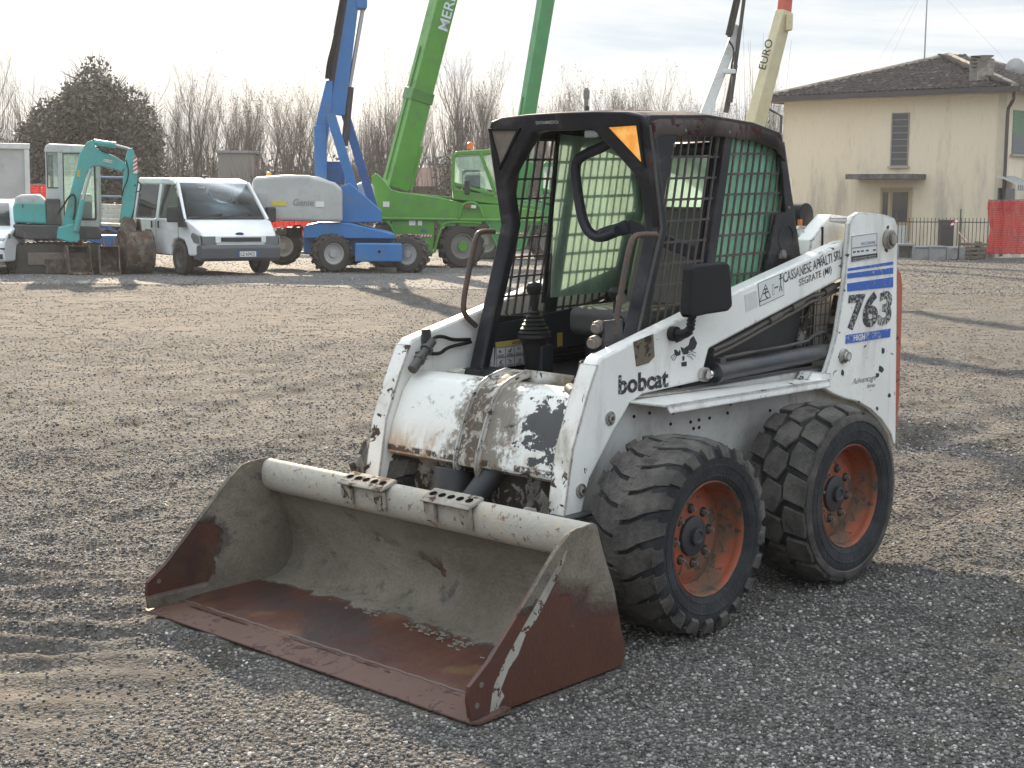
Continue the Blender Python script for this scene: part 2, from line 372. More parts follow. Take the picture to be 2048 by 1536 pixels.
# ---------------------------------------------------------------- loose stones lying on the sheet
ico = [(-.526, 0, .851), (.526, 0, .851), (-.526, 0, -.851), (.526, 0, -.851), (0, .851, .526), (0, .851, -.526), (0, -.851, .526), (0, -.851, -.526), (.851, .526, 0), (-.851, .526, 0), (.851, -.526, 0), (-.851, -.526, 0)]
icf = [(0, 1, 4), (0, 4, 9), (9, 4, 5), (4, 8, 5), (4, 1, 8), (8, 1, 10), (8, 10, 3), (5, 8, 3), (5, 3, 2), (2, 3, 7), (7, 3, 10), (7, 10, 6), (7, 6, 11), (11, 6, 0), (0, 6, 1), (6, 10, 1), (9, 11, 0), (9, 2, 11), (9, 5, 2), (7, 11, 2)]
def stones(name, n, s0, s1, r_lo, r_hi, mat, power=1.0):
    s = s0+(s1-s0)*RNG.rand(n)**power; r = (RNG.rand(n)*2-1)*(s*.36+.25)
    x = WC[0]+CF[0]*s+CR[0]*r; y = WC[1]+CF[1]*s+CR[1]*r
    dens = fbm(x*.9, y*.9, 3, 33); soil = np.exp(-(((s-4.9)/.7)**2+((r+1.6)/.5)**2))
    keep = (RNG.rand(n) < np.clip(.8+.25*dens-.85*soil, .08, 1))
    # nothing inside the bucket or under the tyres
    u = x; v = y
    keep &= ~((u > .42) & (u < 1.20) & (np.abs(v) < .90))
    s, r, x, y = s[keep], r[keep], x[keep], y[keep]; n = len(x)
    rad = r_lo+(r_hi-r_lo)*RNG.rand(n)**2.2
    V0 = np.array(ico, float); sc = np.stack([rad*(.8+.5*RNG.rand(n)), rad*(.6+.4*RNG.rand(n)), rad*(.45+.35*RNG.rand(n))], -1)
    a = RNG.rand(n)*2*PI; ca, sa = np.cos(a), np.sin(a)
    P = V0[None]*(1+.22*(RNG.rand(n, 12, 1)-.5))*sc[:, None, :]
    tl = (RNG.rand(n)-.5)*.7; ct, st = np.cos(tl)[:, None], np.sin(tl)[:, None]
    py_ = P[..., 1]*ct-P[..., 2]*st; pz_ = P[..., 1]*st+P[..., 2]*ct
    px_ = P[..., 0]*ca[:, None]-py_*sa[:, None]; py_ = P[..., 0]*sa[:, None]+py_*ca[:, None]
    z0 = ground_z(x, y)+sc[:, 2]*.35
    co = np.stack([px_+x[:, None], py_+y[:, None], pz_+z0[:, None]], -1).reshape(-1)
    F = (np.array(icf)[None]+(np.arange(n)*12)[:, None, None]).reshape(-1, 3)
    me = bpy.data.meshes.new(name); me.vertices.add(n*12); me.vertices.foreach_set('co', co.astype(np.float32))
    me.loops.add(F.size); me.polygons.add(len(F)); me.loops.foreach_set('vertex_index', F.reshape(-1).astype(np.int32))
    me.polygons.foreach_set('loop_start', (np.arange(len(F))*3).astype(np.int32)); me.update(calc_edges=True)
    me.polygons.foreach_set('use_smooth', np.ones(len(F), bool)); me.materials.append(mat)
    o = bpy.data.objects.new(name, me); COL.objects.link(o); return o
t = NT('stone_mix'); g = t.n('NewGeometry'); rd = g.outputs['Random Per Island']
c = t.cramp(rd, [(0, (.045, .044, .045)), (.3, (.115, .111, .107)), (.62, (.205, .194, .181)), (.87, (.32, .295, .265)), (.96, (.42, .39, .35)), (1, (.68, .66, .62))])
c = t.mix(t.ramp(t.noise(120, 3), .4, .7, 0, .35), c, (.06, .055, .05)); c = t.mix(t.ramp(t.noise(.8, 6, .7), .52, .68, 0, .45), c, (.065, .063, .065)); c = t.mix(t.ramp(t.noise(.5, 5, .7, t.mapped((1, 1, 1), (0, 0, 0), (7, 3, 0))), .50, .66, 0, .40), c, (.25, .22, .18)); t.bump(t.noise(160, 3), .4, .002)
t.b.inputs['Specular IOR Level'].default_value = .25; smat = t.set(c, .85)
so = stones('loose_gravel', 230000, 3.6, 9.0, .0022, .0092, smat, 1.35); tag(so, 'loose grey and pale gravel stones scattered over the yard in front', 'gravel', kind='stuff')
so2 = stones('coarse_gravel', 130000, 8.6, 26, .0035, .0105, smat, 1.2); tag(so2, 'gravel spread on the yard beyond the white loader', 'gravel', kind='stuff')
so3 = stones('yard_gravel', 60000, 25, 48, .008, .022, smat, 1.0); tag(so3, 'gravel covering the far part of the yard up to the fences', 'gravel', kind='stuff')
# ================================================================ the skid steer loader
white = paint('loader_white', (.80, .79, .745), chip=(.07, .045, .032), chip_t=.725, chip_s=24, edge=.30, dirt=(.36, .32, .26), dirt_a=.38, dirt_s=4, rough=.38, streak=True, bump=.5)
white_worn = paint('loader_white_worn', (.68, .67, .63), chip=(.10, .075, .055), chip_t=.66, chip_s=34, edge=.30, dirt=(.24, .205, .16), dirt_a=.95, dirt_s=5, rough=.36, streak=False, bump=.6)
chassis = paint('loader_chassis_white', (.55, .54, .51), chip=(.09, .07, .05), chip_t=.79, chip_s=22, edge=.1, dirt=(.22, .19, .155), dirt_a=.65, dirt_s=2.2, rough=.6, bump=.4)
black = paint('cab_black', (.013, .013, .017), chip=(.16, .075, .05), chip_t=.745, chip_s=10, edge=.13, dirt=(.10, .09, .085), dirt_a=.45, dirt_s=5, rough=.42, bump=.4)
rustroof = paint('roof_black_rust', (.024, .019, .021), chip=(.11, .042, .034), chip_t=.645, chip_s=9, edge=.1, dirt=(.16, .13, .12), dirt_a=.8, dirt_s=3, rough=.5, bump=.4)
rubber = flat('rubber_black', (.011, .011, .012), .6, 0, 12, .25)
for m_ in (black, rubber, rustroof): m_.node_tree.nodes['Principled BSDF'].inputs['Specular IOR Level'].default_value = .28
darkmetal = paint('dark_metal', (.035, .035, .04), chip=(.12, .08, .06), chip_t=.72, dirt=(.12, .105, .09), dirt_a=.6, rough=.5)
steel = flat('worn_steel', (.22, .20, .18), .5, .5, 20, .3)
chrome = NT('chrome').set((.7, .7, .72), .12, 1.0)
hosem = flat('hose_grey', (.10, .088, .075), .6, .1, 25, .2, .3)
LD = thing('skid_steer_loader', 'worn white skid steer loader with black cage cab and rusty bucket resting on the gravel', 'loader')
LD.matrix_world = ROT.to_4x4()
def part(mb, name, mat, bevel=0, parent=None, **k):
    if mb.cuts: return mb.objs(name, mat, parent or LD, bevel, **k)
    return mb.obj(name, mat, parent or LD, bevel, **k)
def arc(cx, cy, r, a0, a1, n=8): return [(cx+r*math.cos(R(a0+(a1-a0)*i/n)), cy+r*math.sin(R(a0+(a1-a0)*i/n))) for i in range(n+1)]
# ---- chassis between the wheels
for sg in (1,):
    m = MB()
    prof = [(.26, .30), (.26, .52), (.10, .74), (-.05, .80), (-1.40, .79), (-1.75, .74), (-1.80, .44), (-1.62, .34), (-1.25, .24), (.10, .22)]
    m.prism(prof, 1, -.36, .49)
    ch = part(m, 'chassis', chassis, .008)
m = MB()   # bolt holes in the side plate
for px, py in ((1341, 848), (1346, 826), (1381, 844), (1398, 840), (1419, 836), (1387, 857), (1398, 855), (1455, 826), (1461, 808), (1540, 821), (1268, 903), (1299, 826), (1268, 833)):
    p = M(px, py, 1, .491); m.tube((p.x, .489, p.z), (p.x, .4935, p.z), .0065, n=12); m.cut()
part(m, 'bolt_hole', rubber, parent=ch)
# front of the chassis: axle cross plate, hoses and housings seen below the torque tube
dirty = paint('front_dirty', (.30, .285, .25), chip=(.05, .035, .025), chip_t=.55, chip_s=14, dirt=(.09, .075, .06), dirt_a=1.0, dirt_s=5, rough=.8)
m = MB(); m.prism([(.20, .42), (.30, .40), (.30, .20), (.20, .20)], 1, -.44, .44); m.prism([(.262, .20), (.275, .20), (.255, .62), (.20, .62)], 1, -.45, .45); m.box((.24, .30, .47), (.05, .28, .12)); m.box((.24, -.30, .47), (.05, .24, .12)); part(m, 'front_frame', dirty, .006)
m = MB(); m.tube((.30, -.10, .52), (.34, -.10, .36), .075, .07, 20); m.box((.23, -.2, .5), (.05, .2, .12)); part(m, 'pump_housing', darkmetal, .004)
m = MB(); m.tube((.245, .10, .57), (.40, .02, .36), .046, n=22); cylb = part(m, 'tilt_cylinder', darkmetal)
m = MB(); m.tube((.392, .024, .372), (.42, .008, .332), .05, n=22); part(m, 'cylinder_head', steel, parent=cylb)
# ---- lift arms (hollow boxes, front leg turned down before the tyre)
ARM = [(.173, .982), (-.30, 1.088), (-.586, 1.153), (-1.42, 1.325), (-1.62, 1.33), (-1.66, 1.16), (-1.403, 1.168), (-.463, .954), (-.41, .834), (-.06, .824), (.009, .799), (.052, .755), (.102, .709), (.177, .621), (.235, .554), (.262, .488), (.289, .40), (.385, .40), (.376, .448), (.33, .675), (.252, .849), (.195, .962)]
arms = {}
strip_m = paint('strip_white', (.78, .76, .70), chip=(.12, .065, .04), chip_t=.64, chip_s=19, edge=.22, dirt=(.34, .29, .22), dirt_a=.5, dirt_s=5, rough=.45, bump=.6)
for sg in (1, -1):
    m = MB(); m.prism(ARM, 1, .455*sg, .528*sg); a = part(m, 'lift_arm', white, .012, seg=3); arms[sg] = a
    m = MB()   # folded seam strip along the front leg
    m.prism([(.388, .40), (.379, .45), (.333, .677), (.255, .853), (.199, .960), (.191, .957), (.247, .850), (.325, .672), (.371, .446), (.379, .40)], 1, .450*sg, .5315*sg)
    part(m, 'edge_strip', strip_m, .002, parent=a)
    m = MB()
    for (u, z) in ((.128, .760), (.288, .522)):
        m.tube((u, .526*sg, z), (u, .534*sg, z), .026, n=24); m.tube((u, .53*sg, z), (u, .541*sg, z), .017, n=6); m.cut()
    part(m, 'pivot_boss', white_worn, .002, parent=a)
    m = MB()
    for (u, z) in ((.128, .760), (.288, .522)): m.tube((u, .53*sg, z), (u, .543*sg, z), .0085, n=14); m.cut()
    part(m, 'bolt', darkmetal, parent=a)
# ---- torque tube cover between the arms
TT = [(.05, .80), (.13, .842), (.185, .842), (.222, .812), (.262, .745), (.296, .66), (.318, .59), (.322, .56), (.30, .535), (.20, .53), (.12, .56), (.08, .66)]
TT = [(.07, .845), (.15, .852), (.195, .838), (.235, .792), (.27, .725), (.302, .655), (.325, .59), (.332, .556), (.315, .538), (.22, .535), (.14, .56), (.08, .66)]
m = MB(); m.prism(TT, 1, -.4555, .4555); t = NT('tube_paint'); Xs = t.sep(); base = t.mix(t.noise(3, 5), (.73, .72, .66), (.82, .81, .76))
def gau(c_, w_): return t.math('POWER', 2.718, t.math('MULTIPLY', t.math('POWER', t.math('DIVIDE', t.math('SUBTRACT', Xs[1], c_), w_), 2.0), -1.0))
nA = t.noise(9, 10, .72, None, .5); nB = t.noise(38, 8, .7, None, .3); nC = t.noise(3.1, 6, .6)
grime = t.math('ADD', t.math('ADD', t.math('MULTIPLY', nA, .75), t.math('MULTIPLY', nB, .45)), t.math('MULTIPLY', gau(.03, .17), .26))
g1_ = t.ramp(grime, .66, .80); c = t.mix(g1_, base, t.mix(nB, (.10, .085, .065), (.33, .29, .235)))
low = t.ramp(Xs[2], .70, .56); rst = t.math('MULTIPLY', low, t.ramp(t.math('ADD', t.noise(13, 8, .7, t.mapped((1, 1, .35))), t.math('MULTIPLY', t.ramp(Xs[1], .1, -.3), .12)), .46, .68))
c = t.mix(t.math('MULTIPLY', rst, .85), c, (.40, .21, .085))
pk = t.n('VectorMath', operation='DISTANCE'); t.l(t.tc, pk.inputs[0]); pk.inputs[1].default_value = (.27, .37, .715)
nD = t.noise(19, 5, .6, t.mapped((1, .6, 1)), .8); peel = t.ramp(t.math('ADD', t.math('ADD', t.math('MULTIPLY', pk.outputs['Value'], -1.5), t.math('MULTIPLY', nB, .45)), t.math('MULTIPLY', nD, .8)), .435, .45); peel2 = t.ramp(t.math('ADD', t.math('MULTIPLY', nB, .6), t.math('MULTIPLY', nA, .4)), .605, .62)
seam = t.math('MULTIPLY', t.ramp(t.noise(16, 6, .7), .42, .50), t.math('MULTIPLY', t.ramp(Xs[2], .556, .562), t.ramp(Xs[2], .586, .578))); c = t.mix(seam, c, (.055, .032, .022)); pl_ = t.math('MAXIMUM', peel, peel2); c = t.mix(pl_, c, (.045, .045, .045)); t.bump(t.math('SUBTRACT', nB, pl_), .5, .004)
tt_ = part(m, 'torque_tube', t.set(c, t.mix(g1_, .33, .75)), .014, seg=3)
m = MB()
def off(poly, d, c=(.19, .69)): return [(c[0]+(p[0]-c[0])*(1+d), c[1]+(p[1]-c[1])*(1+d)) for p in poly]
band = [(.035, .882), (.06, .888), (.11, .880), (.165, .866), (.212, .842), (.252, .798), (.29, .728), (.322, .655), (.346, .588), (.352, .55), (.34, .50), (.31, .462), (.27, .46), (.285, .50), (.30, .56), (.27, .66), (.20, .80), (.10, .85), (.035, .86)]
for v in (-.052, .062): m.prism(band, 1, v-.006, v+.006)
part(m, 'tilt_bracket_plate', white_worn, .003)
m = MB(); m.prism([(.03, .880), (.10, .870), (.16, .853), (.205, .830), (.243, .788), (.28, .72), (.312, .648), (.336, .583), (.342, .55), (.335, .55), (.328, .58), (.304, .645), (.272, .715), (.235, .78), (.198, .82), (.155, .842), (.095, .855), (.03, .870)], 1, -.046, .056)
part(m, 'tilt_bracket_web', paint('web_dirt', (.50, .48, .43), chip=(.17, .135, .10), chip_t=.56, chip_s=30, dirt=(.25, .21, .16), dirt_a=1.0, dirt_s=9, rough=.6), .002)
# bracket plate behind, with its pin
m = MB(); m.add([M(1028, 756, 0, .045), M(1050, 739, 0, .045), M(1147, 751, 0, .045), M(1146, 758, 0, .045), M(1112, 806, 0, .045), M(1018, 800, 0, .045)], [(0, 1, 2, 3, 4, 5)])
part(m, 'step_plate', white_worn, 0, solid=.006)
m = MB(); p = M(1079, 782, 0, .05); m.tube(p, p+Vector((.045, .02, .0)), .027, n=20); m.tube(p+Vector((.04, .018, 0)), p+Vector((.055, .024, 0)), .019, n=20); part(m, 'pivot_pin', darkmetal, .002)
m = MB(); p = M(1149, 786, 1, .40); m.tube(p, p+Vector((-.03, -.05, .008)), .022, n=18); p = M(1172, 745, 1, .42); m.tube(p, p+Vector((-.02, -.03, .004)), .019, n=18); part(m, 'hose_coupler', steel, .002)
# coupler block near the right front pillar of the cab
m = MB(); p = M(1215, 668, 1, .43); m.box((p.x-.03, .43, p.z), (.10, .012, .10)); part(m, 'coupler_bracket', darkmetal, .002)
m = MB()
for px, py in ((1201, 652), (1193, 682)):
    p = M(px, py, 1, .40); m.tube(p, p+Vector((.03, .006, -.004)), .023, n=20); m.tube(p+Vector((.028, .006, -.004)), p+Vector((.045, .009, -.006)), .017, n=20); m.cut()
part(m, 'hose_coupler', steel, .002)
# hydraulic plumbing on the inner face of the far arm
m = MB(); p1 = M(865, 682, 1, -.43); p2 = M(824, 740, 1, -.40); mid_ = p1.lerp(p2, .55)
m.tube(p1, mid_, .018, n=16); m.tube(mid_, p2, .022, .020, n=16); m.tube(p1.lerp(p2, .25), p1.lerp(p2, .32), .027, n=16); m.tube(p1.lerp(p2, .6), p1.lerp(p2, .68), .027, n=6)
q = M(852, 672, 1, -.448); m.box(q, (.045, .012, .055)); q = M(840, 715, 1, -.448); m.box(q, (.04, .014, .05)); part(m, 'quick_coupler', flat('coupler_grey', (.09, .085, .08), .55, .4), .002)
m = MB()
m.path([M(x, y, 1, -.435) for x, y in ((862, 682), (872, 673), (887, 673), (905, 680), (940, 679))], .0075, smooth=2)
m.path([M(x, y, 1, -.43) for x, y in ((858, 707), (880, 708), (893, 696), (915, 690), (942, 684))], .0075, smooth=2)
part(m, 'hydraulic_hose', rubber)
# ---- uprights
UP = [(-1.405, 1.40), (-1.432, 1.432), (-1.48, 1.447), (-1.70, 1.428), (-1.775, 1.412), (-1.80, 1.38), (-1.812, 1.05), (-1.832, .40), (-1.815, .395)]+[(-1.78, .455), (-1.70, .525), (-1.606, .583), (-1.50, .628), (-1.40, .652), (-1.30, .685), (-1.205, .728), (-1.285, .860), (-1.318, .93), (-1.350, 1.05), (-1.379, 1.164)]
for sg in (1, -1):
    m = MB(); m.prism(UP, 1, .532*sg, .557*sg); up = part(m, 'rear_upright', white, .005)
    m = MB(); m.prism([(-1.43, 1.425), (-1.79, 1.38), (-1.81, .9), (-1.81, .45), (-1.77, .45), (-1.75, 1.37), (-1.43, 1.405)], 1, .44*sg, .532*sg); part(m, 'upright_return', white, .003, parent=up)
    m = MB(); p = M(1781, 478, 1, .56); m.tube((p.x+.02, .555*sg, p.z), (p.x+.02, .580*sg, p.z), .046, .040, 28); m.tube((p.x+.02, .575*sg, p.z), (p.x+.02, .592*sg, p.z), .026, n=20); part(m, 'arm_pivot', white_worn, .003, parent=up)
    m = MB(); p = M(1687, 712, 1, .56); m.tube((p.x, .555*sg, p.z), (p.x, .572*sg, p.z), .034, .03, 28); m.tube((p.x, .57*sg, p.z), (p.x, .59*sg, p.z), .02, n=20); part(m, 'cylinder_pin', white_worn, .003, parent=up)
# rear linkage plate and white hood parts behind the cab
m = MB(); m.prism(M2([(1618, 512), (1624, 480), (1644, 452), (1665, 429), (1705, 434), (1712, 460), (1706, 500)], 1, .41), 1, .33, .41); part(m, 'rear_link_plate', white, .006)
m = MB(); p = M(1645, 470, 1, .412); m.box((p.x, .411, p.z-.01), (.012, .005, .09)); part(m, 'link_slot', rubber)
m = MB(); m.prism([(-1.25, .79), (-1.25, 1.17), (-1.38, 1.23), (-1.72, 1.16), (-1.80, 1.06), (-1.80, .74)], 1, -.43, .40); part(m, 'engine_hood', white, .01)
m = MB(); m.prism(M2([(1592, 545), (1592, 470), (1600, 452), (1640, 452), (1628, 478), (1622, 540)], 1, .32), 1, .22, .32); m.tube(M(1600, 466, 1, .33), M(1612, 466, 1, .2), .02, n=16); part(m, 'hood_hinge', white, .004)
m = MB(); p = M(1594, 432, 1, .25); m.tube((p.x, .20, p.z), (p.x, .30, p.z), .058, n=28); wl = part(m, 'work_lamp', rubber, .006)
m = MB(); p = M(1600, 447, 1, .30); m.box((p.x, .30, p.z), (.02, .012, .035)); part(m, 'lamp_reflector', flat('orange_plastic', (.55, .16, .04), .4), parent=wl)
m = MB(); m.prism([(-1.836, .40), (-1.875, .42), (-1.90, .60), (-1.905, 1.10), (-1.885, 1.17), (-1.836, 1.195)], 1, -.50, .535); part(m, 'tailgate', paint('tailgate_orange', (.42, .10, .055), chip=(.10, .03, .02), chip_t=.69, edge=.2, dirt=(.30, .13, .09), dirt_a=.5, rough=.55), .012)
# engine bay side seen through the gap under the arm
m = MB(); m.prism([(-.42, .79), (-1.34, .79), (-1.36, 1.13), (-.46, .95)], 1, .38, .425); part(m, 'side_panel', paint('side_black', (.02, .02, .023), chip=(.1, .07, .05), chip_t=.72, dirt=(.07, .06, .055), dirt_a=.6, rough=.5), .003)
m = MB()
g0, g1 = M(1600, 690, 1, .428), M(1650, 590, 1, .428)
for i in range(8): u = g0.x+(g1.x-g0.x-.06)*i/7; m.tube((u, .428, g0.z-.03), (u-.025, .428, g1.z+.03), .0028, n=6)
for i in range(6): z = g0.z-.02+(g1.z-g0.z+.03)*i/5; m.tube((g0.x+.01, .429, z), (g1.x-.03, .429, z), .0028, n=6)
part(m, 'grille', steel)
m = MB(); m.prism(M2([(1588, 700), (1625, 590), (1634, 590), (1600, 700)], 1, .435), 1, .426, .438); m.prism(M2([(1650, 700), (1672, 590), (1686, 600), (1672, 706)], 1, .44), 1, .426, .46); part(m, 'grille_frame', dirty, .003)
# ---- fender step
m = MB(); m.prism([(-.03, .812), (-.06, .817), (-1.225, .752), (-1.225, .744), (-.06, .806)], 1, .45, .50)
m.add([(.02, .50, .808), (.02, .53, .806), (-.10, .602, .785), (-1.20, .602, .763), (-1.20, .50, .763), (.02, .50, .802), (.02, .53, .800), (-.10, .602, .777), (-1.20, .602, .757), (-1.20, .50, .757)], [(0, 1, 2, 3, 4), (9, 8, 7, 6, 5), (0, 5, 6, 1), (1, 6, 7, 2), (2, 7, 8, 3), (3, 8, 9, 4), (4, 9, 5, 0)])
m.add([(-.10, .602, .785), (-1.20, .602, .763), (-1.20, .606, .730), (-.12, .606, .752), (-.10, .597, .783), (-1.20, .597, .76), (-1.20, .600, .730), (-.12, .600, .752)], [(0, 1, 2, 3), (7, 6, 5, 4), (0, 3, 7, 4), (1, 5, 6, 2), (3, 2, 6, 7), (0, 4, 5, 1)])
fs = part(m, 'fender_step', white, .002)
fc = fs.copy(); COL.objects.link(fc); fc.scale = (1, -1, 1)
m = MB(); m.prism(M2([(1602, 760), (1612, 742), (1650, 745), (1648, 762)], 1, .53), 1, .50, .56); part(m, 'step_wedge', white, .003)
# ---- lift cylinders
for sg in (1, -1):
    a = M(1400, 752, 1, .50); b = M(1668, 699, 1, .50); a.y *= sg; b.y *= sg; d = (b-a).normalized()
    m = MB(); m.tube(a+d*.10, b+d*.05, .035, n=26); m.tube(a+d*.09, a+d*.115, .041, n=26); lc = part(m, 'lift_cylinder', paint('cyl_black', (.035, .038, .046), chip=(.12, .10, .08), chip_t=.75, dirt=(.13, .115, .10), dirt_a=.5, rough=.32), .002)
    m = MB(); m.tube(a, a+d*.10, .019, n=20); part(m, 'piston_rod', chrome, parent=lc)
    m = MB(); p = M(1409, 749, 1, .54); m.tube((p.x, .52*sg, p.z), (p.x, .553*sg, p.z), .027, n=22); m.tube((p.x, .55*sg, p.z), (p.x, .558*sg, p.z), .018, n=22); part(m, 'rod_pin', white_worn, .003, parent=lc)
    m = MB(); n_ = Vector((0, 0, .043)); m.path([a+d*.14+n_*1.1, a+d*.16+n_*1.3, b-d*.22+n_*1.2, b-d*.16+n_*1.9, b+n_*2.0], .0075, smooth=1); m.box(a+d*.13+n_*.9, (.04, .03, .035)); m.box(b-d*.05+n_*1.9, (.06, .02, .022)); part(m, 'cylinder_pipe', darkmetal, .001, parent=lc)
    m = MB()
    for o_, r_ in ((0, .010), (.022, .008)):
        m.path([M(x, y+o_*500, 1, .50-.0*o_) for x, y in ((1425, 700), (1470, 680), (1560, 628), (1600, 606), (1625, 590), (1640, 590), (1660, 576), (1690, 564))], r_, smooth=1)
    for x, y in ((1545, 640), (1590, 615), (1655, 583)): p = M(x, y, 1, .50); m.tube(p-d*.03, p+d*.04+Vector((-.01, 0, .018)), .017, n=14)
    o = part(m, 'arm_pipe', hosem)
    if sg < 0: o.scale = (1, -1, 1)
# ---- markings
blackink = paint('black_lettering', (.02, .02, .022), chip=(.62, .62, .58), chip_t=.60, chip_s=70, rough=.5, clus=5, bump=.05)
ink = flat('ink_black', (.02, .02, .022), .5, bump=0)
blue = paint('blue_stripe', (.018, .10, .42), chip=(.60, .60, .58), chip_t=.70, chip_s=60, rough=.4, clus=3, bump=.05)
decal = flat('decal_white', (.66, .66, .64), .45, bump=0, var=.04)
def stripe(px, v, mat, name, parent=None, th=.0012, ax=1):
    m = MB(); m.prism(M2(px, ax, v), ax, v-.002, v+th); return part(m, name, mat, parent=parent)
def label_on(body, p0, p1, ptop, v, name, mat, shear=0, offset=0, parent=None, ax=1):
    a = M(*p0, ax, v); b = M(*p1, ax, v); c_ = M(*ptop, ax, v); X = b-a; Yv = c_-a; Yp = Yv-X*(Yv.dot(X)/X.dot(X))
    return text_obj(name, body, mat, parent or LD, a, X, Yp, X.length, Yp.length, shear, offset)
VA = .5295; VU = .5585
label_on('bobcat', (1237, 790), (1337, 774), (1243, 750), VA, 'lettering', blackink, 0, .035)
label_on('CASSANESE APPALTI SRL', (1568, 566), (1684, 517), (1566, 546), VA, 'lettering', blackink, .08, .008)
label_on('SEGRATE (MI)', (1599, 577), (1664, 549), (1597, 559), VA, 'lettering', blackink, .08, .008)
label_on('763', (1695, 662), (1783, 650), (1696, 588), VU, 'model_number', blackink, .06, .045)
stripe([(1696, 537), (1786, 523), (1786, 529), (1696, 542)], VU, blue, 'stripe')
stripe([(1695, 547), (1786, 535), (1786, 547), (1695, 557)], VU, blue, 'stripe')
stripe([(1695, 567), (1786, 554), (1786, 574), (1695, 583)], VU, blue, 'stripe')
stripe([(1692, 670), (1781, 657), (1780, 674), (1691, 688)], VU, paint('blue_worn', (.018, .10, .42), chip=(.62, .62, .60), chip_t=.62, chip_s=80, rough=.4, clus=9, bump=.05), 'stripe')
label_on('HIGH', (1707, 682), (1730, 679), (1707, 670), VU+.0015, 'lettering', decal, 0, .03)
label_on('Advantage', (1704, 773), (1752, 763), (1704, 758), VU, 'lettering', blackink, .3, 0)
label_on('Series', (1734, 776), (1750, 773), (1734, 768), VU, 'lettering', blackink, .3, 0)
st = stripe([(1703, 472), (1755, 465), (1755, 516), (1702, 525)], VU, decal, 'dealer_sticker')
m = MB()
def frame_lines(m, px, v, w=.0016):
    q = M2(px, 1, v)
    for i in range(len(q)):
        a, b = q[i], q[(i+1) % len(q)]; m.beam((a[0], v, a[1]), (b[0], v, b[1]), w, .001, up=(0, 1, 0))
frame_lines(m, [(1704, 473), (1754, 466), (1754, 515), (1703, 523)], VU+.002); frame_lines(m, [(1704, 496), (1754, 489), (1754, 491), (1704, 497)], VU+.002, .001)
m.prism(M2([(1703, 513), (1754, 506), (1754, 515), (1703, 524)], 1, VU), 1, VU, VU+.0022); part(m, 'sticker_print', ink, parent=st)
label_on('VECCHIONE', (1722, 491), (1751, 487), (1722, 485), VU+.002, 'lettering', flat('ink_blue', (.05, .07, .25), .5, bump=0))
for i, x0 in enumerate((1706, 1714, 1722, 1732, 1746)): stripe([(x0, 503-i), (x0+5, 502-i), (x0+5, 505-i), (x0, 506-i)], VU+.001, ink, 'sticker_mark')
for k in range(2): label_on('VENDITA NOLEGGIO ASSISTENZA', (1705, 519+k*4-0), (1752, 512+k*4), (1705, 516.6+k*4), VU+.0026, 'lettering', decal)
# pictogram sticker on the arm: triangle with figure, arrow and standing figure
stripe([(1516, 567), (1566, 546), (1568, 590), (1520, 612)], VA-.0008, decal, 'warning_sticker')
m = MB(); frame_lines(m, [(1516, 567), (1566, 546), (1568, 590), (1520, 612)], VA, .002)
frame_lines(m, [(1531, 569), (1519, 604), (1541, 594)], VA, .004)
for a, b in (((1531, 580), (1531, 592)), ((1526, 588), (1536, 583)), ((1531, 592), (1536, 597)), ((1528, 579), (1535, 577)), ((1549, 576), (1556, 573)), ((1561, 553), (1561, 572)), ((1560, 572), (1559, 583)), ((1562, 572), (1564, 582)), ((1558, 558), (1565, 555))):
    p = M(*a, 1, VA); q = M(*b, 1, VA); m.beam(p, q, .006, .001, up=(0, 1, 0))
p = M(1561, 551, 1, VA); m.tube((p.x, VA-.001, p.z), (p.x, VA+.001, p.z), .006, n=12)
frame_lines(m, [(1544, 570), (1547.5, 568.5), (1548, 589), (1545, 590)], VA, .002); part(m, 'pictogram', ink)
stripe([(1489, 590), (1513, 580), (1516, 612), (1492, 624)], VA-.0006, flat('decal_faded', (.60, .60, .57), .5, bump=0), 'faded_sticker')
m = MB()
for k in range(4): p = M(1493, 604+k*5, 1, VA); q = M(1510-k*2, 596+k*5.5, 1, VA); m.beam(p, q, .0014, .001, up=(0, 1, 0))
part(m, 'faded_print', flat('ink_faded', (.33, .33, .32), .5, bump=0))
stripe([(1267, 684), (1306, 668), (1309, 713), (1297, 726), (1273, 733)], VA, paint('glue_residue', (.15, .125, .085), chip=(.06, .045, .03), chip_t=.58, chip_s=30, rough=.9, clus=8), 'sticker_residue')
# cat head emblem: ears, eyes, nose and whiskers cut from black film
cat = [[(1345, 662), (1350, 676), (1352, 686), (1362, 682), (1378, 672), (1384, 663), (1382, 655), (1366, 664), (1356, 668)],
       [(1378, 690), (1381, 678), (1387, 672), (1394, 686), (1390, 697), (1383, 702), (1378, 700), (1375, 708), (1367, 709), (1363, 700), (1362, 694), (1368, 697)],
       [(1349, 700), (1352, 699), (1358, 706), (1359, 700), (1361, 703), (1360, 710), (1353, 712), (1350, 709)],
       [(1363, 725), (1373, 723), (1373, 732), (1364, 733)], [(1365, 713), (1369, 712), (1368, 720), (1366, 722)]]
for c_ in cat: stripe(c_, VA, ink, 'cat_emblem')
m = MB()
for w in (((1349, 708), (1343, 712), (1342, 718)), ((1350, 711), (1346, 716), (1345, 721)), ((1353, 713), (1350, 718), (1348, 722)), ((1375, 706), (1384, 703), (1392, 706)), ((1375, 709), (1384, 708), (1391, 713)), ((1374, 712), (1381, 713), (1386, 719))):
    for i in range(2): p = M(*w[i], 1, VA); q = M(*w[i+1], 1, VA); m.beam(p, q, .002, .001, up=(0, 1, 0))
part(m, 'emblem_whiskers', ink)
m = MB()   # hard edged wear marks where the film tore down to dark primer
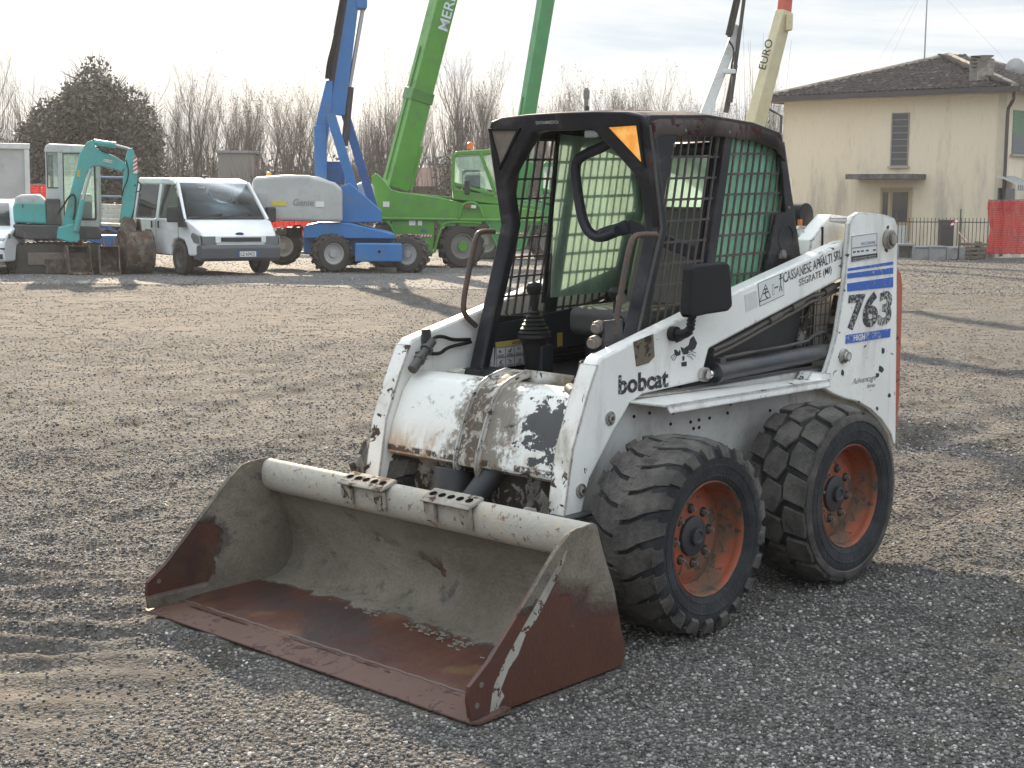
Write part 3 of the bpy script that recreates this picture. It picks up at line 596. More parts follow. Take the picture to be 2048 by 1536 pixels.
for cx, cy, rr in ((1766, 702, 7), (1762, 738, 10), (1755, 750, 6), (1686, 746, 6), (1694, 710, 5), (1779, 790, 5), (1773, 500, 5), (1776, 455, 5), (1718, 805, 3), (1755, 817, 4)):
    n_ = 9; pts = [(cx+rr*(.5+.7*random.random())*math.cos(2*PI*i/n_)*.6, cy+rr*(.5+.8*random.random())*math.sin(2*PI*i/n_)) for i in range(n_)]
    m.prism(M2(pts, 1, VU), 1, VU-.002, VU+.0005); m.cut()
part(m, 'paint_loss', flat('primer_dark', (.035, .03, .028), .7))
# ---------------------------------------------------------------- bucket
def bucket_mat(name, rustmask, wet=False):
    t = NT(name); X = t.sep()
    n1 = t.noise(5, 9, .68, None, .4); n2 = t.noise(26, 7, .7); n3 = t.noise(1.7, 4)
    mud = t.mix(n2, (.11, .094, .070), (.26, .225, .17)); mud = t.mix(t.ramp(n3, .45, .62, 0, .6), mud, (.30, .265, .205))
    mud = t.mix(t.ramp(n1, .56, .66, 0, .8), mud, (.075, .07, .065))
    rust = t.mix(n1, (.050, .021, .015), (.145, .050, .030)); rust = t.mix(t.ramp(n3, .5, .66, 0, .8), rust, (.045, .036, .036)); rust = t.mix(t.ramp(t.noise(2.6, 5), .55, .68, 0, .75), rust, (.17, .105, .045))
    rust = t.mix(t.ramp(n2, .62, .72, 0, .4), rust, (.19, .15, .12))
    k = rustmask(t, X, n1, n2)
    n4 = t.noise(95, 4, .7); c = t.mix(k, mud, rust); c = t.mix(t.ramp(n4, .45, .7, 0, .45), c, t.mix(1.0, c, (.45, .45, .45), 'MULTIPLY')); c = t.mix(t.ramp(t.noise(1.3, 6, .7, t.mapped((1, 1, 1), (0, 0, 0), (4, 2, 7))), .52, .66, 0, .6), c, t.mix(1.0, c, (.5, .48, .48), 'MULTIPLY')); hh = t.math('ADD', t.math('MULTIPLY', n2, .6), t.math('MULTIPLY', n1, 1.0)); hh = t.math('SUBTRACT', t.math('MULTIPLY', hh, t.math('SUBTRACT', 1.25, k)), t.math('MULTIPLY', k, .35))
    t.bump(hh, .9, .02); return t.set(c, t.mix(k, .9, .42))
def noisy(t, v, n1, a): return t.math('ADD', v, t.math('MULTIPLY', t.math('SUBTRACT', n1, .5), a))
def mask_shell(t, X, n1, n2): return t.ramp(noisy(t, X[0], n1, .28), .64, .67)
def mask_outer(t, X, n1, n2):      # outer face: rust below a diagonal
    v = t.math('ADD', t.math('MULTIPLY', X[0], .42), t.math('MULTIPLY', X[2], -1.0)); return t.ramp(noisy(t, v, n1, .22), -.07, .03)
def mask_far(t, X, n1, n2):
    a = t.ramp(noisy(t, X[0], n1, .25), .88, .90); b = t.ramp(noisy(t, X[2], n1, .14), .31, .34, 1, 0); c = t.ramp(X[2], .05, .07); return t.math('MULTIPLY', t.math('MULTIPLY', a, b), c)
def mask_tube(t, X, n1, n2): return t.ramp(noisy(t, n2, n1, .8), .69, .73, 0, .8)
shellm = bucket_mat('bucket_inside', mask_shell); outm = bucket_mat('bucket_outer', mask_outer); farm = bucket_mat('bucket_far', mask_far)
t = NT('bucket_tube'); n1 = t.noise(6, 9, .7, None, .5); n2 = t.noise(34, 6, .7)
c = t.mix(n1, (.33, .30, .25), (.54, .51, .44)); c = t.mix(t.ramp(n1, .55, .60, 0, .7), c, (.50, .42, .29)); c = t.mix(t.ramp(n1, .36, .30, 0, .8), c, (.27, .25, .22))
c = t.mix(t.ramp(n2, .58, .63, 0, .85), c, (.20, .10, .07)); t.bump(t.math('ADD', n1, t.math('MULTIPLY', n2, .6)), .7, .01); tubem = t.set(c, .8)
WB = .861
inner = [(.575, .385), (.545, .345), (.515, .27), (.492, .18), (.492, .11), (.515, .06), (.56, .030), (.63, .020), (1.06, .016)]
outer_ = [(1.06, .006), (.60, .006), (.50, .010), (.462, .03), (.455, .06), (.47, .16), (.50, .28), (.55, .40), (.575, .46)]
def rsm(p, k=2):
    for _ in range(k):
        q = [p[0]]
        for i in range(len(p)-1): q += [tuple(.75*a+.25*b for a, b in zip(p[i], p[i+1])), tuple(.25*a+.75*b for a, b in zip(p[i], p[i+1]))]
        p = q+[p[-1]]
    return p
BK = thing('bucket', None, None); BK.parent = LD
def grid_part(name, poly, y0, y1, mat, ny=60, parent=None, amp=0, thick=.006):
    m = MB(); n = len(poly)
    for j in range(ny+1):
        y = y0+(y1-y0)*j/ny
        for (u, z) in poly:
            a = amp*float(fbm(np.array([y*7]), np.array([u*9+z*9]), 4, 3)[0]) if amp else 0
            m.v.append((u+a*.6, y, z+abs(a)*.8))
    for j in range(ny):
        for i in range(n-1): m.f.append((j*n+i, j*n+i+1, (j+1)*n+i+1, (j+1)*n+i))
    return m.obj(name, mat, parent or LD, 0, solid=0, fix=False)
sh = grid_part('shell', rsm(inner), -WB+.003, WB-.003, shellm, 150, BK, .014)
m = MB(); m.prism(outer_+inner[::-1][0:0]+[(.565, .46), (.54, .40), (.490, .28), (.46, .16), (.448, .06), (.455, .02), (.50, .000), (.60, .001), (1.06, .001)][0:0]+[(.59, .43), (.57, .375), (.535, .33), (.505, .26), (.485, .18), (.485, .10), (.51, .045), (.56, .018), (1.06, .010)], 1, -WB+.002, WB-.002); m.obj('shell_back', outm, BK)
m = MB(); m.prism(rsm([(.575, .47), (.584, .503), (.602, .513), (.626, .503), (.642, .468), (.638, .42), (.618, .388), (.585, .374), (.56, .385), (.558, .42)], 1), 1, -WB+.004, WB-.004); tb = m.obj('top_tube', tubem, BK, 0)
m = MB(); m.add([(1.03, -WB-.034, .020), (1.03, WB+.034, .020), (1.165, WB+.034, .012), (1.181, WB+.01, .008), (1.183, -WB-.02, .008), (1.175, -WB-.034, .009), (1.03, -WB-.034, .003), (1.03, WB+.034, .003), (1.165, WB+.034, .002), (1.181, WB+.01, .002), (1.183, -WB-.02, .002), (1.175, -WB-.034, .002)], [(0, 1, 2, 3, 4, 5), (11, 10, 9, 8, 7, 6)]+[(i, (i+1) % 6, (i+1) % 6+6, i+6) for i in range(6)])
ce = paint('edge_rust', (.105, .052, .036), chip=(.105, .055, .042), chip_t=.64, chip_s=25, dirt=(.14, .085, .065), dirt_a=.7, dirt_s=3, rough=.6, bump=.5); m.obj('cutting_edge', ce, BK, .001)
m = MB(); m.path([(1.034+.003*math.sin(i*1.7), -WB+.01+i*(2*WB-.02)/60, .0215) for i in range(61)], .0035, n=6); m.obj('weld_seam', flat('weld', (.17, .13, .11), .5, .3, 60, .3, .4), BK)
PL = [(1.181, .020), (1.190, .075), (1.183, .118), (1.10, .175), (.98, .285), (.80, .455), (.735, .503), (.69, .512), (.605, .515), (.590, .500), (.452, .075), (.448, .055), (.466, .012), (.50, .004), (1.12, .004)]
for sg, mt in ((1, outm), (-1, farm)):
    m = MB(); m.prism(PL, 1, (WB-.004)*sg, (WB+.005)*sg); sp = m.obj('side_plate', mt, BK, .002)
    m = MB(); m.prism([(1.186, .06), (1.190, .075), (1.183, .120), (1.10, .177), (.98, .287), (.80, .457), (.73, .506), (.72, .50), (.735, .47), (.90, .30), (1.03, .17), (1.085, .09), (1.10, .012), (1.181, .014)], 1, (WB+.005)*sg, (WB+.0135)*sg); m.obj('side_cutter', bucket_mat('cutter%d' % sg, lambda t, X, n1, n2: t.ramp(noisy(t, X[2], n1, .16), .30, .33, 1, 0)), BK, .002)
    m = MB()
    for (u, z) in ((1.155, .055), (1.135, .115)): m.tube((u, (WB-.0055)*sg, z), (u, (WB+.0155)*sg, z), .009, n=14); m.cut()
    m.objs('bolt_head', steel, BK)
m = MB(); A_ = [(1.105, .010), (1.092, .06), (1.055, .13), (1.0, .19), (.90, .292), (.80, .395), (.735, .462)]
B_ = [(.745-.018*random.random(), .43), (.79, .365), (.885-.02*random.random(), .262), (.93, .225), (.975-.03*random.random(), .165), (1.01, .13), (1.045, .075), (1.03, .05), (1.05, .03), (1.062, .010)]
m.prism(A_+B_, 1, WB+.004, WB+.0068); m.obj('paint_band', paint('band_cream', (.40, .375, .32), chip=(.15, .07, .05), chip_t=.60, chip_s=26, dirt=(.22, .2, .17), dirt_a=.8, rough=.85, bump=.6), BK)
step_m = paint('step_dirt', (.40, .37, .31), chip=(.16, .09, .06), chip_t=.62, chip_s=24, dirt=(.24, .21, .17), dirt_a=.9, dirt_s=9, rough=.85, bump=.6)
hole_m = flat('hole_dark', (.012, .011, .010), 1.0); hole_m.node_tree.nodes['Principled BSDF'].inputs['Specular IOR Level'].default_value = 0
for y0, y1 in ((-.345, -.095), (.11, .355)):     # perforated steps on the tube
    m = MB(); n_ = 5; w = y1-y0
    m.prism([(.590, .518), (.598, .5265), (.670, .5025), (.680, .494), (.672, .488), (.60, .508)], 1, y0, y1)
    for y in (y0+.02, y1-.045): m.prism([(.665, .51), (.662, .45), (.646, .41), (.64, .44), (.65, .495)], 1, y-.014, y+.04)
    st_ = m.obj('bucket_step', step_m, BK, .006, seg=3)
    m = MB()
    for i in range(n_): y = y0+w*(.13+.185*i); m.lathe([(.0, .0001), (.0, .0135)], (0, 0, 0), 2, 16); m.v[-32:] = [(.636+q[0], y+q[1]*1.15, .5155-q[0]*.333) for q in m.v[-32:]]; m.cut()
    m.objs('grip_hole', hole_m, BK)
m = MB()   # dried mud flakes lying where the back meets the floor
for i in range(420):
    y = random.uniform(-.7, .8); u = .60+.09*math.sin(y*2.2+.6)+random.gauss(0, .035); r = random.uniform(.004, .015); a = random.random()*6
    if u < .53: continue
    pts = [(r*random.uniform(.5, 1.2)*math.cos(a+k*PI/2.5), r*random.uniform(.5, 1.2)*math.sin(a+k*PI/2.5)) for k in range(5)]; h = random.uniform(.002, .006); tz = .024+max(0, .60-u)*.25
    m.add([(u+p[0], y+p[1], tz+p[0]*.2) for p in pts]+[(u+p[0]*.8, y+p[1]*.8, tz+h+p[0]*.2) for p in pts], [(0, 1, 2, 3, 4), (9, 8, 7, 6, 5)]+[(k, (k+1) % 5, (k+1) % 5+5, k+5) for k in range(5)])
o = m.obj('mud_flakes', flat('mud_dry', (.20, .18, .15), .95, 0, 40, .5, .3), BK, smooth=False); o['kind'] = 'stuff'
# quick attach frame behind the bucket
m = MB()
for sg in (1, -1):
    m.prism([(.30, .12), (.42, .10), (.50, .33), (.47, .42), (.40, .46), (.33, .44), (.29, .30)], 1, .43*sg, .36*sg); m.prism([(.40, .40), (.44, .50), (.40, .53), (.36, .48), (.36, .40)], 1, -.56 if sg < 0 else .44, -.53 if sg < 0 else .455)
m.box((.44, 0, .36), (.05, .9, .05)); m.box((.40, 0, .16), (.05, .9, .05)); part(m, 'quick_attach_frame', dirty, .006)
m = MB(); m.prism([(.35, .37), (.43, .37), (.44, .44), (.40, .485), (.355, .47)], 1, -.575, -.545); part(m, 'attach_lever', paint('lever_rust', (.30, .24, .19), chip=(.12, .06, .04), chip_t=.6, rough=.7), .004)
m = MB(); m.box((.30, .50, .33), (.10, .07, .16)); m.box((.33, .52, .44), (.14, .10, .014)); m.tube((.23, .50, .40), (.23, .535, .40), .016, n=12); part(m, 'axle_guard', darkmetal, .006)
# ---------------------------------------------------------------- wheels
def tyre_mat(name, col, dust, da):
    t = NT(name); n1 = t.noise(9, 8, .7); n2 = t.noise(60, 5, .7)
    c = t.mix(t.ramp(n1, .38, .62, 0, da), col, dust); c = t.mix(t.ramp(n2, .6, .75, 0, .35), c, tuple(min(1, x*1.9) for x in dust)); c = t.mix(t.ramp(t.noise(25, 4), .62, .68, 0, .6), c, tuple(x*.4 for x in col))
    t.bump(t.math('ADD', n1, n2), .8, .009); return t.set(c, .78)
tread_m = tyre_mat('tread_rubber', (.048, .043, .038), (.115, .103, .09), .9); side_m = tyre_mat('sidewall_rubber', (.011, .012, .014), (.040, .042, .045), .7)
rimm = paint('rim_orange', (.36, .062, .018), chip=(.13, .10, .075), chip_t=.655, chip_s=24, edge=.05, dirt=(.13, .085, .055), dirt_a=.92, dirt_s=7, rough=.5, bump=.3, clus=6)
RC = .352
def crown(v):      # outer radius of the casing across the width (v from the middle)
    return .338-.055*abs(v/.14)**4
def make_wheel(style):
    w = MB(); V0 = .735; wheel = thing('wheel', None, None); wheel.parent = LD
    prof = [(.136, .2065), (.146, .213), (.153, .235), (.157, .262), (.156, .285), (.149, .305), (.140, .320), (.118, .331), (.08, .336), (0, .338), (-.08, .336), (-.118, .331), (-.14, .315), (-.15, .28), (-.15, .24), (-.135, .205)]
    w.lathe(prof, (0, 0, 0), 1, 72)
    w.obj('tyre', side_m, wheel, 0, ang=60, fix=False)
    m = MB()
    def block(poly, top, inset=.004, base=.318):
        """poly: (v, theta) corners"""
        P = []
        for lvl, (ins, dr) in enumerate(((0, None), (0, -.004), (inset, 0))):
            cv = sum(p[0] for p in poly)/len(poly); ct = sum(p[1] for p in poly)/len(poly)
            for (v, th) in poly:
                vv = v+(cv-v)*(ins*14 if ins else 0); tt_ = th+(ct-th)*(ins*14 if ins else 0)
                r = base if dr is None else top(vv)+dr
                P.append((math.cos(tt_)*r, vv, math.sin(tt_)*r))
        n = len(poly); f = [tuple(range(2*n, 3*n))]
        for l_ in range(2): f += [(l_*n+i, l_*n+(i+1) % n, (l_+1)*n+(i+1) % n, (l_+1)*n+i) for i in range(n)]
        m.add(P, f)
    if style == 'worn':
        n = 21; tp = lambda v: .3535-.030*abs(v/.145)**3.2
        for i in range(n):
            for sg in (1, -1):
                a = 2*PI*(i+(.5 if sg < 0 else 0))/n; d = 2*PI/n
                sl = lambda v: a+d*1.1*abs(v)/.14
                vs = [(-.012, 0), (.05, .12), (.10, .42), (.143, .62)]
                for k in range(3):
                    v0, o0 = vs[k]; v1, o1 = vs[k+1]; wd = d*.84 if k < 2 else d*.72
                    block([(v0*sg, a+o0*d), (v1*sg, a+o1*d), (v1*sg, a+o1*d+wd), (v0*sg, a+o0*d+wd)], tp, .0015)
                # lug foot running down the shoulder
                P = []
                for (v, r, k) in ((.143, .328, .62), (.154, .305, .72), (.158, .285, .80)):
                    for e in (0, .60): th = a+d*(k+e*(1 if v < .15 else .8)); P += [(math.cos(th)*(r+.004), (v+.006)*sg, math.sin(th)*(r+.010)), (math.cos(th)*(r-.03), (v-.022)*sg, math.sin(th)*(r-.03))]
                m.add(P, [(0, 2, 6, 4), (4, 6, 10, 8), (0, 4, 5, 1), (4, 8, 9, 5), (2, 3, 7, 6), (6, 7, 11, 10), (8, 10, 11, 9), (0, 1, 3, 2)])
    else:
        n = 17; d = 2*PI/n; tp = lambda v: .358-.020*abs(v/.145)**3.5
        for i in range(n):
            a = d*i
            block([(-.048, a), (.020, a-.20*d), (.050, a+.18*d), (.048, a+.62*d), (-.020, a+.82*d), (-.050, a+.44*d)], tp)
            block([(.060, a+.28*d), (.140, a+.08*d), (.146, a+.40*d), (.142, a+.86*d), (.066, a+1.06*d), (.056, a+.70*d)], tp)
            block([(-.060, a+.36*d), (-.140, a+.56*d), (-.146, a+.9*d), (-.142, a+1.34*d), (-.066, a+1.14*d), (-.056, a+.74*d)], tp)
            block([(-.048, a+.0), (-.020, a+.82*d-d), (.0, a+.80*d-d+.02), (-.02, a+.02)], lambda v: .343)
        m.lathe([(.138, .325), (.150, .325), (.156, .312), (.157, .300), (.152, .296)], (0, 0, 0), 1, 72)
    m.obj('tread', tread_m, wheel, 0, smooth=True, ang=28)
    m = MB()
    for r0, r1, h in ((.262, .266, .159), (.226, .229, .1525)):
        m.lathe([(h-.006, r0-.004), (h, r0), (h, r1), (h-.006, r1+.004)], (0, 0, 0), 1, 72); m.cut()
    m.objs('sidewall_rib', side_m, wheel)
    m = MB()
    m.lathe([(.128, .2075), (.139, .2085), (.143, .204), (.138, .1985), (.120, .195), (.105, .196), (.095, .188), (.055, .183), (.040, .172), (.03, .160), (-.06, .158), (-.10, .19), (-.135, .205)], (0, 0, 0), 1, 72)
    m.lathe([(.048, .178), (.052, .160), (.060, .140), (.062, .128), (.062, .070)], (0, 0, 0), 1, 72)
    rim = m.obj('rim', rimm, wheel, 0, ang=50, fix=False, )
    m = MB(); m.lathe([(.052, .073), (.074, .070), (.078, .060), (.079, .032), (.095, .030), (.097, .022), (.092, .018), (.092, 0)], (0, 0, 0), 1, 40); m.obj('hub', darkmetal, wheel, 0, fix=False)
    m = MB()
    for i in range(8):
        a = 2*PI*(i+.3)/8; c_ = (math.cos(a)*.100, .062, math.sin(a)*.100); m.lathe([(0, .0185), (.001, .0185), (.001, .012)], c_, 1, 16); m.cut()
    m.objs('nut_recess', rubber, wheel)
    m = MB()
    for i in range(8): a = 2*PI*(i+.3)/8; c_ = Vector((math.cos(a)*.100, .063, math.sin(a)*.100)); m.tube(c_, c_+Vector((0, .014, 0)), .0115, .0105, 6); m.tube(c_+Vector((0, .014, 0)), c_+Vector((0, .022, 0)), .006, n=8); m.cut()
    m.objs('wheel_nut', steel, wheel)
    return wheel
def deform_flat(w):
    for o in [w]+[x for x in bpy.data.objects if x.parent == w]: pass
wf = make_wheel('worn'); wf.location = (0, .735, .350); wf.rotation_euler = (0, .3, 0)
wr = make_wheel('block'); wr.location = (-.9255, .735, .351)
for w in (wf, wr):
    c = copy_tree(w, LD); c.location.y = -.52; c.scale = (1, -1, 1)
# ---------------------------------------------------------------- cab
def cf(z): return -.08-.34*(z-.80) if z < 1.42 else -.291+(z-1.42)*.19
def FP(v, z, d=0): return (cf(z)-d, v, z)
CAB = thing('cab', None, None); CAB.parent = LD
def cpart(m, name, mat, bevel=0, parent=None, **k):
    if m.cuts: return m.objs(name, mat, CAB, bevel, **k)
    return m.obj(name, mat, CAB, bevel, **k)
# front frame: ring between outer contour and door opening, swept back
zs_o = [(0, 1.862), (.18, 1.860), (.33, 1.852), (.395, 1.838), (.418, 1.80), (.420, 1.70), (.420, 1.58), (.420, 1.42), (.420, 1.20), (.420, 1.0), (.420, .80), (.20, .80), (0, .80)]
zs_i = [(0, 1.792), (.10, 1.792), (.150, 1.787), (.20, 1.742), (.27, 1.675), (.335, 1.605), (.345, 1.55), (.345, 1.42), (.345, 1.20), (.345, 1.0), (.345, .835), (.20, .835), (0, .835)]
def loop(h): return h+[(-a, b) for a, b in h[1:-1][::-1]]
O = loop(zs_o); I = loop(zs_i); n = len(O); D1 = .055
m = MB(); m.v = [FP(*p) for p in O]+[FP(*p) for p in I]+[FP(*p, D1) for p in O]+[FP(*p, D1) for p in I]
for i in range(n):
    j = (i+1) % n; m.f += [(i, j, n+j, n+i), (n+i, n+j, 3*n+j, 3*n+i), (2*n+i, 3*n+i, 3*n+j, 2*n+j), (i, 2*n+i, 2*n+j, j)]
cpart(m, 'front_frame', black, .014, seg=3)
# triangular lamp housings and lenses
def lens(tri, mat, name, sg=1):
    c_ = (sum(p[0] for p in tri)/3, sum(p[1] for p in tri)/3)
    big = [(c_[0]+(p[0]-c_[0])*1.30, c_[1]+(p[1]-c_[1])*1.22) for p in tri]
    m = MB(); m.v = [FP(p[0]*sg, p[1], -.0005) for p in big]+[FP(p[0]*sg, p[1], -.010) for p in big]+[FP(p[0]*sg, p[1], -.010) for p in tri]+[FP(p[0]*sg, p[1], -.002) for p in tri]
    for i in range(3): j = (i+1) % 3; m.f += [(i, j, j+3, i+3), (i+3, j+3, j+6, i+6), (i+6, j+6, j+9, i+9)]
    b_ = cpart(m, 'lamp_bezel', rubber, .003)
    m = MB(); m.v = [FP(p[0]*sg, p[1], -.004) for p in tri]+[FP(p[0]*sg, p[1], .004) for p in tri]; m.f = [(0, 1, 2), (3, 5, 4), (0, 3, 4, 1), (1, 4, 5, 2), (2, 5, 3, 0)]
    cpart(m, name, mat, 0, b_)
def ribbed(name, c1, c2, emis=0):
    t = NT(name); w = t.n('TexWave', wave_type='BANDS', bands_direction='Z'); w.inputs['Scale'].default_value = 90; t.l(t.tc, w.inputs[0])
    c = t.mix(t.ramp(t.noise(14, 6, .7), .4, .62), c1, c2); t.bump(w.outputs[0], .6, .003)
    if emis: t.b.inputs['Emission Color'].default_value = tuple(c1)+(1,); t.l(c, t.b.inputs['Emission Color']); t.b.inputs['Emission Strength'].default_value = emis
    return t.set(c, .25)
lens([(.235, 1.797), (.372, 1.800), (.376, 1.662)], ribbed('amber_lens', (.80, .42, .10), (.75, .27, .03), .33), 'amber_lens')  # amber emission stands in for sunlight coming through from behind
lens([(.245, 1.797), (.385, 1.800), (.363, 1.662)], ribbed('dull_lens', (.20, .165, .125), (.25, .205, .15)), 'dull_lens', -1)
# roof with rounded edges and a shallow raised rim
m = MB(); prof = []
rows = [(-.245, 1.852, .41), (-.30, 1.868, .40), (-.60, 1.874, .40), (-.90, 1.850, .40), (-1.06, 1.815, .40), (-1.115, 1.77, .405)]
ny = 13; k = 0
for (u, z, hv) in rows:
    for j in range(ny):
        s_ = -1+2*j/(ny-1); m.v.append((u, s_*(hv+.012), z-.012-.035*abs(s_)**7))
for i in range(len(rows)-1):
    for j in range(ny-1): a = i*ny+j; m.f.append((a, a+1, a+ny+1, a+ny))
n0 = len(m.v)
for (u, z, hv) in rows:
    for s_ in (-1, 1): m.v.append((u, s_*(hv+.014), z-.105))
for i in range(len(rows)-1):
    for q, s_ in enumerate((0, ny-1)): a = i*ny+s_; m.f.append((a, a+ny, n0+(i+1)*2+q, n0+i*2+q))
cpart(m, 'roof', rustroof, 0, ang=50, solid=.010)
m = MB(); m.path([(-.46, -.30, 1.862), (-.42, -.16, 1.868), (-.44, .0, 1.868), (-.60, .13, 1.868), (-.86, .13, 1.846), (-.95, -.1, 1.838), (-.86, -.32, 1.84)], .006, n=6, closed=True); m.prism([(-.46, 1.862), (-.84, 1.842), (-.84, 1.85), (-.46, 1.87)], 1, -.28, .11); cpart(m, 'roof_hatch', paint('hatch_dusty', (.12, .09, .085), chip=(.16, .06, .045), chip_t=.6, rough=.5), .003)
m = MB(); m.tube((-.50, -.12, 1.865), (-.50, -.12, 1.895), .008, n=8); m.tube((-.53, -.20, 1.872), (-.52, .04, 1.872), .004, n=6); cpart(m, 'hatch_latch', darkmetal)
# side walls: sheet with two screened openings
YS = .412
def side_pts(px): return M2(px, 1, .409)
outer_s = side_pts([(1303, 232), (1318, 262), (1326, 352), (1330, 400), (1318, 500), (1290, 640), (1270, 760), (1500, 760), (1606, 560), (1599, 500), (1590, 430), (1566, 262), (1480, 240)])
SP = [(-.248, 1.838), (-.222, 1.80), (-.258, 1.60), (-.29, 1.42), (-.24, 1.26), (-.15, 1.0), (-.085, .81), (-1.22, .81), (-1.255, 1.0), (-1.243, 1.22), (-1.205, 1.46), (-1.10, 1.78), (-.90, 1.82), (-.60, 1.845)]
fo = side_pts([(1353, 271), (1450, 270), (1412, 524), (1392, 655), (1286, 655), (1303, 552), (1324, 419), (1343, 300)])
ro = side_pts([(1466, 264), (1557, 275), (1563, 345), (1569, 424), (1551, 428), (1534, 520), (1524, 565), (1512, 655), (1408, 655), (1430, 520)])
def holed_sheet(name, outer, holes, y0, y1, mat, parent, bevel=.004):
    bm = bmesh.new(); loops = []
    for lp in [outer]+holes:
        vs = [bm.verts.new((p[0], y0, p[1])) for p in lp]; loops.append(vs)
        for i in range(len(vs)): bm.edges.new((vs[i], vs[(i+1) % len(vs)]))
    bmesh.ops.triangle_fill(bm, use_beauty=True, use_dissolve=False, edges=bm.edges[:])
    r = bmesh.ops.extrude_face_region(bm, geom=bm.faces[:]); bmesh.ops.translate(bm, vec=(0, y1-y0, 0), verts=[v for v in r['geom'] if isinstance(v, bmesh.types.BMVert)])
    bmesh.ops.recalc_face_normals(bm, faces=bm.faces)
    bmesh.ops.dissolve_limit(bm, angle_limit=.01, verts=bm.verts, edges=bm.edges)
    me = bpy.data.meshes.new(name); bm.to_mesh(me); bm.free(); me.materials.append(mat)
    o = bpy.data.objects.new(name, me); COL.objects.link(o); o.parent = CAB
    b = o.modifiers.new('b', 'BEVEL'); b.width = bevel; b.segments = 2; b.limit_method = 'ANGLE'; b.angle_limit = R(35); return o
def inside(p, poly):
    c = False; x, y = p; j = len(poly)-1
    for i in range(len(poly)):
        a, b = poly[i], poly[j]
        if (a[1] > y) != (b[1] > y) and x < (b[0]-a[0])*(y-a[1])/(b[1]-a[1])+a[0]: c = not c
        j = i
    return c
def screen(poly, y, name, mat, nx, nz, lean, parent, du=.0, w=.0085):
    """woven guard: flat bars along z (leaning) and along u, clipped to the opening, in one piece"""
    m = MB(); us = [p[0] for p in poly]; zs = [p[1] for p in poly]; z0, z1 = min(zs), max(zs)
    def clip_line(a, b):
        a = Vector(a); b = Vector(b); N_ = 240; run = None; out = []
        for i in range(N_+1):
            p = a.lerp(b, i/N_); ins = inside((p.x, p.y), poly)
            if ins and run is None: run = p
            if (not ins or i == N_) and run is not None: out.append((run, p)); run = None
        return out
    ln = lambda z: lean*(z-z1)
    ul, uh = min(us)-.3, max(us)+.3; k = int((uh-ul)/nx)
    for i in range(k+1):
        u = ul+i*nx+du
        for a, b in clip_line((u+ln(z0), z0), (u, z1)): m.beam((a.x, y, a.y), (b.x, y, b.y), w, .006, up=(0, 1, 0))
    for i in range(int((z1-z0)/nz)+1):
        z = z1-.004-i*nz
        for a, b in clip_line((ul, z), (uh, z)): m.beam((a.x, y-.002, z), (b.x, y-.002, z), w, .007, up=(0, 1, 0))
    # small fillets at the crossings read as rounded holes
    for i in range(k+1):
        for j in range(int((z1-z0)/nz)+1):
            z = z1-.004-j*nz; u = ul+i*nx+du+ln(z)
            if inside((u, z), poly): m.box((u, y, z), (w*1.9, .005, w*1.9), m=Matrix.Rotation(PI/4, 3, 'Y'))
    return cpart(m, name, mat, .0, parent, smooth=False)
frame_grey = paint('screen_grey', (.05, .045, .045), chip=(.16, .09, .07), chip_t=.62, dirt=(.13, .11, .10), dirt_a=.7, rough=.55, chip_s=25)
tint = glass('green_glass', (.66, .93, .76), rough=.04, haze=.95); tint_far = glass('green_glass_scratched', (.84, .98, .88), rough=.06, haze=.62)
for sg in (1, -1):
    sw = holed_sheet('side_wall', SP, [fo, ro], .385*sg, .414*sg, black, CAB)
    screen(fo, .398*sg, 'guard_screen', frame_grey, .0465, .0805, -.22, sw)
    screen(ro, .398*sg, 'guard_screen', frame_grey, .0465, .0805, -.22, sw, .02)
    m = MB(); pz = .376*sg
    gpoly = [(p[0], p[1]) for p in ([(-.60, 1.79), (-1.09, 1.76), (-1.19, 1.46), (-1.22, 1.10), (-.55, 1.10)] if sg < 0 else [(-.70, 1.78), (-1.09, 1.76), (-1.19, 1.46), (-1.22, 1.05), (-.56, 1.05)])]
    m.prism(gpoly, 1, pz-.002, pz+.002); cpart(m, 'side_window', tint if sg > 0 else tint_far, 0, sw)
    m = MB()
    for z0_, z1_, uo in ((1.05, 1.79, 0),): m.beam((-.60 if sg < 0 else -.70, .372*sg, 1.79), (-.50 if sg < 0 else -.565, .372*sg, 1.08), .018, .012, up=(0, 1, 0))
    cpart(m, 'window_seal', rubber, 0, sw)
    m = MB()
    for px, py in ((1368, 261), (1456, 264), (1560, 270), (1575, 415), (1346, 291), (1315, 470), (1293, 466)) if sg > 0 else ((1368, 261), (1456, 264), (1560, 270), (1575, 415)):
        p = M(px, py, 1, .41); m.tube((p.x, .412*sg, p.z), (p.x, .420*sg, p.z), .0075, .006, 10); m.cut()
    cpart(m, 'bolt', steel, 0, sw)
    p = M(1570, 476, 1, .41); m = MB(); m.lathe([(.412, .050), (.417, .0525), (.417, .056), (.412, .058)], (p.x, 0, p.z), 1, 36, sg); cpart(m, 'vent_ring', black, 0, sw)
m = MB(); p = M(1562, 512, 1, .414); m.box((p.x, .42, p.z), (.05, .012, .02)); m.tube((p.x, .415, p.z+.01), (p.x, .43, p.z+.01), .016, n=12); cpart(m, 'latch', steel, .002)
m = MB(); m.path([FP(.33, 1.79, .03), (-.235, .418, 1.80), (-.30, .422, 1.42), (-.16, .422, 1.03)], .006, n=6); cpart(m, 'frame_seam', darkmetal)
